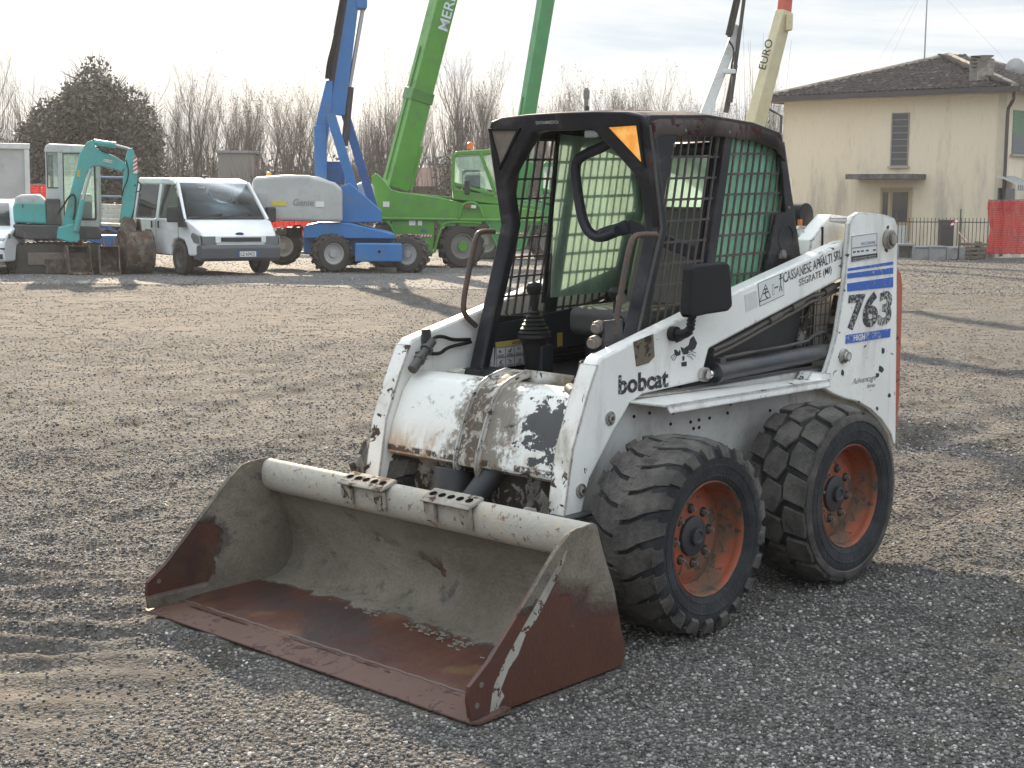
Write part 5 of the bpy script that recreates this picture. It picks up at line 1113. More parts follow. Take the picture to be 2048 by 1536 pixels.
for i in range(4): a, b = f2_[i], f2_[(i+1) % 4]; m.beam((a[0], yf-.02, a[1]), (b[0], yf-.02, b[1]), .045, .03, up=(0, 1, 0))
m.obj('window_seal', dark, X_)
m = MB(); m.box((ex(165, 0)[0], .2, ex(0, 415)[1]), (.45, .45, .5)); m.obj('seat', dark, X_, .05)
m = MB(); m.path(hosep([(203, 350), (204, 400), (206, 430), (200, 440)], yf-.1), .015, smooth=1); m.obj('grab_rail', exlight, X_)
# tracks
for y in (-.62, .62):
    m = MB(); L0, L1, zz, r = -1.28, .25, .29, .27; pr = [(L0+r*math.cos(a), zz+r*math.sin(a)) for a in [PI/2+PI*i/10 for i in range(11)]]+[(L1+r*math.cos(a), zz+r*math.sin(a)) for a in [-PI/2+PI*i/10 for i in range(11)]]
    m.prism(pr, 1, y-.17, y+.17)
    P_ = 2*(L1-L0)+2*PI*r
    for i in range(38):
        s_ = P_*i/38
        if s_ < L1-L0: p = (L0+s_, zz-r); a = -PI/2
        elif s_ < L1-L0+PI*r: a = -PI/2+(s_-(L1-L0))/r; p = (L1+r*math.cos(a), zz+r*math.sin(a))
        elif s_ < 2*(L1-L0)+PI*r: p = (L1-(s_-(L1-L0)-PI*r), zz+r); a = PI/2
        else: a = PI/2+(s_-2*(L1-L0)-PI*r)/r; p = (L0+r*math.cos(a), zz+r*math.sin(a))
        m.box((p[0], y, p[1]), (.04, .35, .045), m=Matrix.Rotation(-a, 3, 'Y'))
    tk = m.obj('track', flat('track_rubber', (.07, .065, .055), .85, 0, 12, .4, .3), X_)
    m = MB(); m.box(((L0+L1)/2, y-.175*(1 if y < 0 else -1), .29), (1.15, .03, .24)); m.obj('track_frame', paint('frame_clay', (.20, .17, .14), dirt=(.12, .10, .08), dirt_a=.7, rough=.8), tk, .02)
m = MB(); m.box((-.5, 0, .5), (.9, .8, .16)); m.obj('undercarriage', exgrey, X_, .02)
m = MB(); m.prism([(-.95, .02), (-1.02, .30), (-.98, .30), (-.90, .02)], 0, -.75, .42); m.obj('dozer_blade', iron, X_, .006)
for px, py, w, rz, lab in ((156, 549, .40, 30, 'loose brown digging bucket lying in front of the teal excavator, the one nearer its tracks'), (218, 550, .34, 20, 'loose narrow brown bucket on the ground just left of the mounted excavator bucket')):
    b = BT('digger_bucket', lab, 'bucket', px, 29.0, 0, 'loose digging buckets by the excavator'); dig_bucket(b, 'x', w, .85, iron, (0, 0, .03), R(rz), R(0))
# ---------------------------------------------------------------- blue boom lift
liftblue = paint('lift_blue', (.035, .17, .42), chip=(.05, .05, .06), chip_t=.76, dirt=(.10, .17, .27), dirt_a=.5, rough=.4); liftdark = paint('lift_blue_dark', (.022, .10, .27), dirt=(.06, .1, .17), dirt_a=.5, rough=.45)
hood = paint('lift_hood', (.46, .46, .44), dirt=(.34, .32, .28), dirt_a=.4, rough=.45)
B_ = BT('boom_lift', 'blue self propelled boom lift with grey hoods and raised boom next to the white van', 'boom lift', 700, 31.5, 6.1); B_.scale = (1.029, 1.029, 1.029)
kb = K(30.6)
def bz(pts, k=kb, x0=700, y0=545): return [((px-x0)/k, (y0-py)/k) for px, py in pts]
def bp(px, py, y, k=kb, x0=700, y0=545): return ((px-x0)/k, y, (y0-py)/k)
m = MB(); m.prism(bz([(516, 438), (514, 375), (519, 364), (580, 359), (622, 359), (672, 372), (686, 385), (686, 448), (540, 446)]), 1, -1.0, .05); m.obj('engine_hood', hood, B_, .07, seg=4)
m = MB(); m.prism(bz([(690, 448), (692, 385), (730, 366), (748, 375), (755, 448)]), 1, .35, 1.15); m.obj('battery_hood', hood, B_, .07, seg=4)
m = MB(); m.prism(bz([(522, 363), (580, 358), (640, 361), (668, 372), (640, 366), (540, 366)]), 1, -.9, -.1); m.obj('hood_top', paint('hood_white', (.70, .70, .68), dirt=(.4, .38, .33), dirt_a=.4, rough=.5), B_, .01)
m = MB(); m.box(bp(535, 408, -1.008), (.16, .012, .30)); m.obj('access_panel', cab_g, B_, .008)
m = MB(); m.box(bp(565, 413, -1.008), (.28, .008, .09)); m.obj('yellow_label', flat('label_yellow', (.62, .52, .05), .5), B_)
m = MB(); m.box(bp(643, 414, -1.008), (.17, .008, .11)); m.obj('white_label', whitem, B_)
text_obj('hood_lettering', 'Genie', flat('emboss_grey', (.27, .27, .26), .5), B_, bp(592, 417, -1.012), (1, 0, 0), (0, 0, 1), .40, .13, .15, .02)
m = MB(); m.prism(bz([(680, 450), (680, 380), (700, 372), (762, 425), (762, 448)]), 1, -.75, .55); m.obj('turntable', liftblue, B_, .03)
m = MB(); m.prism(bz([(612, 456), (640, 450), (700, 449), (787, 470), (788, 480), (610, 480)]), 1, -.9, 1.0); m.prism(bz([(610, 478), (788, 478), (786, 518), (725, 520), (700, 512), (610, 512)]), 1, -.55, .6); m.obj('chassis', liftblue, B_, .03)
m = MB(); m.box(bp(755, 505, -1.15), (.92, .22, .36)); m.obj('axle_beam', liftblue, B_, .03)
m = MB(); m.tube(bp(756, 503, -1.27), bp(756, 503, -1.28), .03, n=12); m.obj('beam_hole', rubber, B_)
lw = []
for (px, y, s_) in ((664, -.95, 1), (815, -.95, 1), (563, .75, 1), (700, 1.0, 1)):
    w_ = wheel_far(B_, bp(px, 508 if y < 0 else 500, y), .375, .34, lugs=16, rim=cab_g); w_.rotation_euler = (0, 0, R(24 if px == 664 else -26 if px == 815 else 10))
def beamp(a, b, ya, yb, w, h, name, mat, bev=.01): m = MB(); m.beam(bp(*a, ya), bp(*b, yb), w, h, up=(0, 1, 0)); return m.obj(name, mat, B_, bev)
beamp((663, 240), (722, 432), -.45, -.45, .19, .16, 'riser_link', liftblue); beamp((690, 232), (750, 430), -.1, -.1, .17, .16, 'riser_link', liftdark)
beamp((643, 262), (644, 372), -.2, -.2, .24, .30, 'riser_post', liftblue)
m = MB(); m.prism(bz([(634, 262), (640, 235), (655, 175), (668, 176), (664, 240), (657, 290), (637, 290)]), 1, -.32, -.22); m.obj('pivot_plate', liftblue, B_, .01)
m = MB(); m.prism(bz([(640, 375), (643, 330), (690, 330), (690, 375)]), 1, -.2, .1); m.obj('riser_base', liftdark, B_, .02)
beamp((676, 240), (778, -560), -.12, -.12, .30, .30, 'main_boom', liftblue)
m = MB(); m.prism(bz([(713, 8), (735, 12), (735, 30), (731, 37), (714, 36)]), 1, -.32, .05); m.obj('boom_collar', liftblue, B_, .02)
beamp((653, 250), (719, -150), -.26, -.26, .11, .06, 'cable_track', flat('track_brown', (.035, .028, .028), .6))
m = MB(); m.tube(bp(672, 85, -.3), bp(706, -90, -.3), .035, n=12); m.obj('cable_tube', silver, B_)
m = MB()
for k in range(4): m.path([bp(654+k*3, 172, -.34), bp(658+k*3, 140, -.36), bp(668+k*2, 105, -.36), bp(682+k*2, 30, -.33), bp(694+k*2, -40, -.33)], .016, smooth=1); m.cut()
m.objs('control_cable', rubber, B_)
m = MB(); m.tube(bp(726, 38, -.18), bp(699, 190, -.18), .042, n=14); m.obj('lift_rod', silver, B_)
m = MB(); m.tube(bp(702, 186, -.18), bp(690, 300, -.18), .07, n=16); m.obj('lift_cylinder', flat('cyl_dark', (.05, .04, .042), .5), B_)
m = MB(); m.tube(bp(728, 429, -.62), bp(757, 429, -.62), .055, n=14); m.obj('hinge_pin', silver, B_)
m = MB(); m.lathe([(0, .05), (.05, .05), (.08, .03), (.085, 0)], bp(544, 361, -.5), 2, 16); m.obj('beacon', flat('amber', (.75, .33, .02), .3), B_)
m = MB(); m.path([bp(590, 480, -.3), bp(585, 460, -.4), bp(605, 455, -.4), bp(612, 470, -.3)], .02, smooth=2); m.cut(); m.box(bp(590, 470, .2), (.3, .4, .2)); m.objs('hose_loop', rubber, B_)
# ---------------------------------------------------------------- green telehandlers
def telehandler(label, px0, D, g1, g2, boom_a, boom_b, bw, name_on_boom, sc=88.7):
    T = BT('telehandler', label, 'telehandler', px0, D, math.degrees(math.atan((1024-px0)/FPX)), 'green telehandlers with raised booms')
    Z0 = 532
    q = lambda px, py: ((px-870)/sc, (Z0-py)/sc)
    def P(px, py, y): a = q(px, py); return (a[0], y, a[1])
    def zz(pts): return [q(*p) for p in pts]
    gr = paint('tele_green_%d' % px0, g1, chip=(.06, .05, .04), chip_t=.78, dirt=tuple(.5*a+.06 for a in g1), dirt_a=.5, rough=.35); gd = paint('tele_green_dark_%d' % px0, g2, dirt=tuple(.6*a+.04 for a in g2), dirt_a=.4, rough=.4)
    m = MB(); m.prism(zz([(748, 440), (748, 365), (756, 358), (768, 368), (785, 388), (800, 392), (880, 402), (925, 412), (1010, 415), (1075, 425), (1075, 442)]), 1, -1.0, -.45); m.obj('frame_side', gr, T, .02)
    m = MB(); m.prism(zz([(748, 440), (750, 380), (800, 392), (1075, 415), (1075, 440)]), 1, -.45, 1.0); m.obj('frame', gd, T, .02)
    m = MB(); m.prism(zz([(770, 444), (870, 444), (865, 510), (806, 510), (790, 480)]), 1, -1.02, 1.0); m.prism(zz([(870, 444), (960, 444), (950, 455), (880, 455)]), 1, -1.04, 1.0); m.obj('lower_body', gr, T, .02)
    m = MB(); m.path([P(757, 441, -1.05), P(1075, 443, -1.05)], .035); m.obj('side_rail', gr, T)
    m = MB(); m.path([P(778, 446, -1.05), P(790, 462, -1.05), P(803, 506, -1.05), P(868, 508, -1.05), P(874, 480, -1.05), P(884, 452, -1.05), P(900, 446, -1.05), P(960, 448, -1.05)], .03, smooth=1); m.obj('fender_tube', gr, T)
    m = MB(); m.box(P(830, 472, -1.032), (.75, .01, .045)); m.obj('stripe_base', whitem, T)
    m = MB()
    for i in range(11): x = q(797+i*6, 0)[0]; z = q(0, 474)[1]; m.add([(x, -1.040, z), (x+.035, -1.040, z), (x+.065, -1.040, z+.044), (x+.03, -1.040, z+.044)], [(0, 1, 2, 3)])
    m.obj('red_stripe', redm, T, smooth=False)
    text_obj('fleet_number', '0827', blue, T, P(842, 465, -1.034), (1, 0, 0), (0, 0, 1), .15, .05, 0, .02)
    m = MB(); m.box(P(776, 415, -1.008), (.14, .008, .11)); m.cut(); m.box(P(826, 449, -1.03), (.14, .008, .1)); m.cut(); m.box(P(841, 449, -1.03), (.09, .008, .1)); m.objs('white_label', whitem, T)
    for px, y in ((920, -.85), (775, -.85), (920, .85), (775, .85)): wheel_far(T, P(px, 491, y), .475, .42, lugs=16, rim=flat('rim_grey', (.26, .25, .23), .6)).rotation_euler = (0, 0, R(14))
    m = MB(); m.lathe([(.0, .11), (.08, .10), (.08, 0)], P(924, 491, -1.11), 1, 18, -1); m.obj('hub', gr, T)
    # cab: green frame with panes
    m = MB(); y0, y1 = -1.0, -.10
    m.prism(zz([(905, 405), (903, 385), (1000, 400), (1002, 415)]), 1, y0, y1); m.prism(zz([(903, 325), (910, 317), (975, 313), (985, 318), (975, 322), (915, 324), (907, 330)]), 1, y0, y1)
    m.obj('cab_shell', gr, T, .02)
    m = MB()
    for a, b, w in (((905, 322), (904, 390), .07), ((957, 320), (985, 392), .075), ((904, 375), (985, 396), .06)): m.beam(P(*a, y0), P(*b, y0), w, .06, up=(0, 1, 0)); m.cut()
    m.beam(P(905, 322, y1), P(904, 390, y1), .07, .06); m.cut(); m.beam(P(985, 322, y1), P(1000, 400, y1), .07, .06); m.objs('cab_post', gr, T, .01)
    m = MB(); m.prism(zz([(907, 326), (957, 322), (981, 388), (907, 373)]), 1, y0, y0+.012); m.cut(); m.add([P(960, 322, y0), P(984, 322, y1), P(998, 392, y1), P(986, 388, y0)], [(0, 1, 2, 3)]); m.cut(); m.prism(zz([(907, 326), (980, 322), (990, 388), (907, 373)]), 1, y1, y1+.01); m.objs('window_pane', pane, T, smooth=False)
    m = MB(); m.box(P(940, 372, -.55), (.4, .4, .5)); m.obj('seat', dark, T, .05)
    m = MB(); m.lathe([(0, .07), (.02, .07), (.13, .06), (.15, .03), (.155, 0)], P(938, 312, -.55), 2, 16); m.obj('beacon', flat('beacon_orange', (.9, .17, .02), .3), T)
    m = MB(); m.box(P(931, 383, -1.2), (.12, .08, .30)); m.obj('mirror', dark, T, .03)
    m = MB(); m.path([P(916, 440, -1.08), P(922, 415, -1.08), P(938, 409, -1.08), P(955, 415, -1.08), P(962, 435, -1.08)], .03, smooth=2); m.obj('lamp_guard', gr, T)
    m = MB(); m.box(P(933, 418, -1.09), (.11, .03, .07)); m.obj('tail_lamp', flat('lamp_red', (.35, .05, .03), .3), T, .01)
    m = MB(); m.box(P(944, 418, -1.09), (.11, .03, .07)); m.obj('reverse_lamp', whitem, T, .01)
    # telescopic boom, square section turned to show two faces
    a = Vector(P(*boom_a, -.15)); b = Vector(P(*boom_b, -.15)); d = (b-a).normalized()
    m = MB(); m.beam(a, b, bw, bw, up=(.42, -.9, 0)); bo = m.obj('boom', gr, T, .02)
    m = MB(); f = a.lerp(b, .16); m.beam(f-d*.12, f+d*.12, bw*1.12, bw*1.12, up=(.42, -.9, 0)); m.obj('boom_collar', gd, T, .01)
    nx = Vector((-.42, -.9, 0)) ; X3 = d.cross(Vector((.42, -.9, 0))).normalized(); Yn = X3.cross(d).normalized()
    if Yn.y > 0: Yn = -Yn
    face1 = -X3 if X3.x > 0 else X3
    m = MB(); s0 = a.lerp(b, .01)+face1*(bw/2+.012)-Yn*.0; m.beam(s0, a.lerp(b, .24)+face1*(bw/2+.012), .03, .03); m.obj('boom_guide', gd, T)
    m = MB(); c0 = a+X3*(.33 if X3.x > 0 else -.33)-d*.0+Vector((0, -.1, 0)); m.tube(c0+d*.05, c0+d*1.0, .085, n=16); m.obj('lift_cylinder', gr, T)
    m = MB(); m.tube(c0+d*1.0, a.lerp(b, .0)+X3*(.28 if X3.x > 0 else -.28)+d*1.9+Vector((0, -.1, 0)), .05, n=14); m.obj('lift_rod', silver, T)
    if name_on_boom:
        st_ = a+d*(3.0)
        Yl = face1
        o_ = a.lerp(b, .0)+d*3.45
        fn = Yn; left = face1
        # letters run up the face turned to the camera
        org = o_+fn*(bw/2+.006)-face1*(.05)+0*left
        yv = (fn.cross(d)).normalized()
        if yv.x > 0: yv = -yv
        text_obj('boom_lettering', name_on_boom, flat('letter_pale', (.66, .72, .74), .4), T, org-yv*.13, d, yv, 1.05, .24, 0, .012)
    T.scale = (1, 1, 1.045); return T
telehandler('bright green telehandler with orange beacon and MERLO boom, standing right of the blue boom lift', 870, 34., (.095, .30, .035), (.065, .21, .03), (790, 385), (1081, -688), .47, 'MERLO')
T2 = telehandler('darker green telehandler farther back, seen through the loader cab screens', 1052, 40., (.055, .27, .085), (.04, .19, .06), (838, 400), (990, -531), .36, '', 88.7)
# ================================================================ cranes, house, fences
cream = paint('crane_cream', (.56, .50, .31), dirt=(.42, .36, .22), dirt_a=.4, dirt_s=2, rough=.4); cwhite = paint('crane_white', (.68, .68, .67), dirt=(.4, .38, .35), dirt_a=.4, rough=.4)
def truck(T, body, n_ax=3):
    m = MB(); m.box((0, 0, .85), (1.9, 6.0, .35)); m.obj('chassis', dark, T, .03)
    m = MB(); m.prism([(-3.1, .55), (-3.1, 1.9), (-2.75, 2.45), (-1.6, 2.5), (-1.5, .55)], 0, -.95, .95); m.obj('cabin', body, T, .06)
    m = MB(); m.add([(-.8, -3.0-.0, 1.55), (.8, -3.0, 1.55), (.8, -2.83, 2.36), (-.8, -2.83, 2.36)], [(0, 1, 2, 3)]); m.v = [(x, y-.12, z) for x, y, z in m.v]; m.obj('windscreen', winglass, T)
    m = MB(); m.box((0, 1.2, 1.35), (1.5, 2.6, .7)); m.obj('superstructure', body, T, .05)
    for k in range(n_ax):
        for sx in (-1, 1):
            w = wheel_far(T, (sx*.85, -2.3+k*2.0, .45), .45, .3); w.rotation_euler = (0, 0, PI/2)
def crane(name, label, cat, px_mid, D, body, bot, top, w0, extra):
    T = BT(name, label, cat, px_mid, D, 0); k = K(D); base = T.location
    truck(T, body)
    R_ = m3(CR, CF, Vector((0, 0, 1))).transposed()
    def Lp(px, py, dy=0):
        p = at_depth(px, py, D+dy); return R_ @ (p-base)
    a, b = Lp(*bot), Lp(*top); extra(T, Lp, a, b, k); return T
def ex_white(T, Lp, a, b, k):
    d = (b-a).normalized(); s_ = Vector((0, 0, 1.8)); root = Lp(1400, 430)
    m = MB(); m.beam((a.x-1.4, 0, 1.6), a.lerp(b, .62), .36, .30, up=(0, 1, 0), w2=.26, h2=.24); m.obj('boom', cwhite, T, .02)
    m = MB(); m.beam(Lp(1451, 225), Lp(1470, 130), .16, .2, up=(0, 1, 0)); m.beam(Lp(1461, 205, -.2), Lp(1495, -60, -.2), .11, .15, up=(0, 1, 0)); m.obj('inner_boom', dark, T, .01)
    m = MB(); m.tube(Lp(1455, 70, -.3), Lp(1478, -30, -.3), .07, n=12); m.cut(); m.tube(Lp(1462, 70, -.45), Lp(1487, -40, -.45), .05, n=12); m.cut(); m.path([Lp(1455, 66, -.3), Lp(1459, 74, -.35), Lp(1463, 66, -.45)], .05, smooth=1); m.objs('jib_cylinder', rubber, T)
    m = MB(); m.path([Lp(1458, 82, -.3), Lp(1467, 95, -.35), Lp(1468, 110, -.35), Lp(1462, 135, -.3), Lp(1466, 150, -.3)], .03, smooth=2); m.obj('hydraulic_hose', rubber, T)
    m = MB(); m.box(Lp(1459, 143, -.25), (.35, .2, .14)); m.obj('boom_joint', cwhite, T, .03)
def ex_cream(T, Lp, a, b, k):
    d = (b-a).normalized(); lo = a-d*3.2
    e = Lp(1569, 22)
    m = MB(); m.beam(lo, e, .58, .5, up=(.55, -.83, 0), w2=.42, h2=.40); m.obj('boom', cream, T, .03)
    m = MB(); m.beam(e-d*.05, Lp(1590, -190), .34, .32, up=(.55, -.83, 0)); m.obj('boom_extension', paint('crane_red', (.50, .07, .035), dirt=(.3, .08, .05), dirt_a=.3, rough=.4), T, .02)
    m = MB(); m.box(Lp(1578, 45, -.2), (.20, .3, .5)); m.obj('boom_head', cream, T, .03)
    n_ = Vector((-.3, -.95, .1)).normalized()
    f = Lp(1531, 140, -.33); text_obj('boom_lettering', 'EURO', ink, T, f, d, d.cross(Vector((0, -1, 0))).normalized()*-1, .95, .24, 0, .01)
crane('truck_crane', 'truck mounted crane with slim white and black boom rising behind the loader cab', 'crane', 1400, 46., cwhite, (1440, 232), (1500, -60), .4, ex_white)
crane('mobile_crane', 'mobile crane with thick cream boom and red tip rising behind the loader cab', 'crane', 1490, 49., cream, (1512, 240), (1590, -60), .5, ex_cream)
# ---------------------------------------------------------------- house
def ground_pt(px, D): return stand(px, D)
Pr = at_depth(2004, 400, 48.8); Pl = at_depth(1562, 400, 54.4); Pr.z = Pl.z = 0
hx = (Pr-Pl).normalized(); HWID = (Pr-Pl).length; hyaw = math.atan2(hx.y, hx.x); gz_h = min(gz(Pl.x, Pl.y), gz(Pr.x, Pr.y))-.05
H = thing('house', 'two storey plastered cream house with hipped tile roof at the right', 'house', (Pl.x, Pl.y, gz_h), hyaw)
Hm = Matrix.Rotation(hyaw, 3, 'Z'); Hi = Hm.transposed(); H0 = Vector((Pl.x, Pl.y, gz_h))
def HF(px, py, y=0.0):
    """pixel -> house coordinates on the plane y (0 = front face, inward positive)"""
    o = Hi @ (WC-H0); q = Hi @ wray(px, py); return o+q*((y-o.y)/q.y)
def HS(px, py, x):
    o = Hi @ (WC-H0); q = Hi @ wray(px, py); return o+q*((x-o.x)/q.x)
HH = (HF(1563, 203).z+HF(2006, 181).z)/2; HD = 11.5
t = NT('plaster'); X_z = t.sep()[2]
c = t.mix(t.noise(.7, 5), (.76, .645, .475), (.84, .725, .55))
st_ = t.ramp(t.math('ADD', t.noise(.9, 7, .7, t.mapped((1.5, 1.5, .30))), t.math('MULTIPLY', X_z, -.035)), .38, .60, 0, .55)
c = t.mix(st_, c, (.31, .285, .235)); c = t.mix(t.ramp(t.noise(6, 8, .7, t.mapped((3, 3, .35))), .52, .75, 0, .35), c, (.20, .18, .15))
t.bump(t.noise(25, 4), .2, .01); plaster = t.set(c, .9)
m = MB()
X2 = HWID
m.box((HWID/2, HD/2, HH/2), (HWID, HD, HH)); m.obj('wall', plaster, H)
m = MB(); m.box((HWID-.12, -.03, HH/2), (.26, .06, HH)); m.obj('corner_pilaster', flat('plaster_light', (.60, .52, .38), .8, 0, 5, .1), H)
# roof
t = NT('roof_tiles'); v = t.n('TexBrick'); v.inputs['Scale'].default_value = 1; v.inputs['Brick Width'].default_value = .26; v.inputs['Row Height'].default_value = .36; v.inputs['Mortar Size'].default_value = .02; v.offset = 0
for i, cc in ((1, (.15, .075, .055)), (2, (.05, .036, .034)), (3, (.02, .017, .016))): v.inputs[i].default_value = cc+(1,)
t.l(t.tc, v.inputs[0]); c = t.mix(t.ramp(t.noise(3, 8, .7), .42, .62, 0, .75), v.outputs[0], (.055, .052, .045)); c = t.mix(t.ramp(t.noise(9, 4), .6, .7, 0, .6), c, (.24, .17, .14))
t.set(c, .9); rooft = t.m
ov = .50; z0 = HH+.06; rise = 1.52; xa = HWID/2; ya = HWID/2; yb = HD-HWID/2
A = [(-ov, -ov, z0), (HWID+ov, -ov, z0), (HWID+ov, HD+ov, z0), (-ov, HD+ov, z0), (xa, ya, z0+rise), (xa, yb, z0+rise)]
m = MB()
def tile_slope(m, P0, P1, Q1, Q0, nc=None):
    """corrugated barrel tiles on a roof plane: P0-P1 eave, Q0-Q1 top"""
    P0, P1, Q0, Q1 = map(Vector, (P0, P1, Q0, Q1)); e = (P1-P0); w = e.length; e.normalize(); nrm = (P1-P0).cross(((Q0+Q1)/2)-P0).normalized()
    if nrm.z < 0: nrm = -nrm
    H_ = (((Q0+Q1)/2)-P0); up = (H_-e*H_.dot(e)); L_ = up.length; up.normalize(); pitch = .195; n = int(w/pitch); rows = int(L_/.30)
    a0 = (Q0-P0).dot(e); a1 = (Q1-P0).dot(e)
    for r in range(rows):
        s0, s1 = r/rows, (r+1)/rows
        for i in range(n):
            x = (i+.5)*pitch
            if not (a0*(s0+s1)/2-.1 < x < w-(w-a1)*(s0+s1)/2+.1): continue
            jx = random.uniform(-.02, .02); lift = .035+random.uniform(0, .02)
            p = P0+e*(x+jx)+up*(s0*L_); q = P0+e*(x+jx)+up*((s1+.10)*L_ if r < rows-1 else s1*L_)
            vs = []
            for c_, lf in ((p, lift+.03), (q, .02)):
                for k in range(5): a = PI*k/4; vs.append(c_+e*(math.cos(a)*.088)+nrm*(math.sin(a)*.07+lf-.02))
            m.add(vs, [(k, k+1, k+6, k+5) for k in range(4)]+[(0, 4, 3, 2, 1)][:1])
random.seed(3)
tile_slope(m, A[0], A[1], A[4], A[4]); tile_slope(m, A[1], A[2], A[5], A[4])
t = NT('barrel_tile'); rd = t.n('NewGeometry').outputs['Random Per Island']
c = t.cramp(rd, [(0, (.014, .012, .012)), (.4, (.028, .019, .018)), (.75, (.052, .029, .025)), (.93, (.09, .06, .05)), (1, (.16, .13, .11))]); c = t.mix(t.ramp(t.noise(1.2, 6, .7), .42, .62, 0, .7), c, (.032, .030, .028)); btile = t.set(c, .9)
rf = m.obj('roof', btile, H, fix=False)
m = MB(); m.add(A, [(0, 1, 4), (1, 2, 5, 4), (2, 3, 5), (3, 0, 4, 5), (3, 2, 1, 0)]); m.obj('roof_deck', rooft, rf, smooth=False)
m = MB()
for a, b in ((A[0], A[4]), (A[1], A[4]), (A[4], A[5]), (A[2], A[5])): m.tube(Vector(a)+Vector((0, 0, .05)), Vector(b)+Vector((0, 0, .07)), .11, n=8); m.cut()
m.objs('ridge_cap', paint('ridge_pale', (.34, .29, .23), dirt=(.12, .10, .09), dirt_a=.7, rough=.85), rf)
gut = flat('gutter_dark', (.045, .038, .038), .5)
m = MB(); m.box((HWID/2, -ov-.06, z0-.04), (HWID+2*ov+.2, .14, .17)); m.box((HWID+ov+.06, HD/2, z0-.04), (.14, HD+2*ov, .17)); m.box((-ov-.06, HD/2, z0-.04), (.14, HD+2*ov, .17)); m.obj('gutter', gut, rf)
m = MB(); m.box((HWID/2, -ov/2, z0-.10), (HWID+2*ov, ov, .05)); m.box((HWID+ov/2, HD/2, z0-.10), (ov, HD, .05)); m.obj('soffit', flat('soffit', (.5, .46, .38), .8), rf)
m = MB(); m.path([(HWID+.42, -.42, z0-.1), (HWID+.40, -.40, z0-.35), (HWID+.12, -.12, z0-.6), (HWID+.10, -.10, z0-.8), (HWID+.10, -.10, .2)], .055, n=10); m.obj('downpipe', flat('pipe_brown', (.075, .05, .045), .5), H)
m = MB(); m.path([(-.42, -.42, z0-.1), (-.40, -.40, z0-.35), (-.06, -.06, z0-.6), (-.06, -.06, .2)], .05, n=10); m.obj('downpipe', flat('pipe_brown2', (.075, .05, .045), .5), H)
# tall stair window
def rect_on_face(px0, py0, px1, py1): a = HF(px0, py0); b = HF(px1, py1); return a.x, b.x, b.z, a.z
x0, x1, z1_, z2_ = rect_on_face(1786, 227, 1815, 331)
wdark = NT('win_dark'); wdark = wdark.set((.06, .065, .075), .12)
m = MB(); m.box(((x0+x1)/2, -.004, (z1_+z2_)/2), (x1-x0, .02, z2_-z1_)); w1 = m.obj('window', wdark, H)
m = MB()
for i in range(9): m.box(((x0+x1)/2, -.022, z1_+(z2_-z1_)*i/8), (x1-x0, .03, .022))
m.box((x0, -.024, (z1_+z2_)/2), (.05, .04, z2_-z1_+.03)); m.box((x1, -.024, (z1_+z2_)/2), (.03, .04, z2_-z1_+.03)); m.obj('frame', flat('win_frame', (.27, .27, .24), .5), w1)
m = MB(); m.box(((x0+x1)/2, -.05, z1_-.05), (x1-x0+.16, .12, .06)); m.obj('sill', flat('sill_stone', (.42, .38, .31), .8), w1)
x0, x1, z1_, z2_ = rect_on_face(1716, 348, 1852, 360)
m = MB(); m.box(((x0+x1)/2, -.42, (z1_+z2_)/2+.0), (x1-x0, .86, .17)); m.obj('canopy', paint('canopy_stone', (.17, .165, .155), dirt=(.07, .07, .065), dirt_a=.9, rough=.9, bump=.5), H, .01)
x0, x1, z1_, z2_ = rect_on_face(1764, 377, 1819, 480); zb = z1_
m = MB(); m.box(((x0+x1)/2, -.01, (z1_+z2_)/2), (x1-x0, .03, z2_-z1_)); dr = m.obj('door', flat('door_cream', (.40, .32, .19), .5), H)
m = MB(); m.box((x0+.17, -.03, z2_-.70), (.20, .012, 1.15)); m.cut(); m.box(((x0+x1)/2+.16, -.03, z2_-.62), (.56, .012, 1.0)); m.objs('glass', wdark, dr)
m = MB(); m.box(((x0+x1)/2+.16, -.03, z2_-1.62), (.58, .012, .78)); m.obj('door_panel', flat('door_white', (.62, .62, .60), .5), dr)
m = MB()
for x in (x0, x1, x0+.31): m.box((x, -.035, (z1_+z2_)/2), (.07, .03, z2_-z1_))
m.box(((x0+x1)/2, -.035, z2_), (x1-x0+.07, .03, .07)); m.obj('frame', flat('door_frame', (.48, .39, .24), .5), dr)
# side face window with green roller shutter, awning below
a = HS(2027, 222, HWID+.005); b = HS(2048, 294, HWID+.005); ww = 1.25
m = MB(); m.box((HWID+.005, a.y+ww/2, a.z-.35), (.05, ww, .78)); sw_ = m.obj('shutter', flat('shutter_green', (.17, .30, .18), .6), H)
m = MB()
for i in range(12): m.box((HWID+.035, a.y+ww/2, a.z-.02-.062*i), (.012, ww, .012))
m.obj('shutter_slat', flat('shutter_line', (.08, .15, .09), .6), sw_)
m = MB(); m.box((HWID+.004, a.y+ww/2, a.z-1.05), (.03, ww, .62)); m.obj('window', wdark, H)
m = MB(); m.box((HWID+.05, a.y+ww/2, a.z-1.40), (.14, ww+.2, .06)); m.obj('window_sill', flat('sill_stone2', (.40, .37, .31), .8), H)
a = HS(2010, 362, HWID+.3)
m = MB(); aw = H
for i in range(10):
    y = a.y-.1+i*.14; m.add([(HWID, y, a.z+.18), (HWID, y+.07, a.z+.18), (HWID+.75, y+.07, a.z-.12), (HWID+.75, y, a.z-.12), (HWID+.75, y+.07, a.z-.30), (HWID+.75, y, a.z-.30)], [(0, 1, 2, 3), (3, 2, 4, 5)])
m.obj('awning_stripe', flat('awning_white', (.55, .55, .52), .7), H, smooth=False)
m = MB()
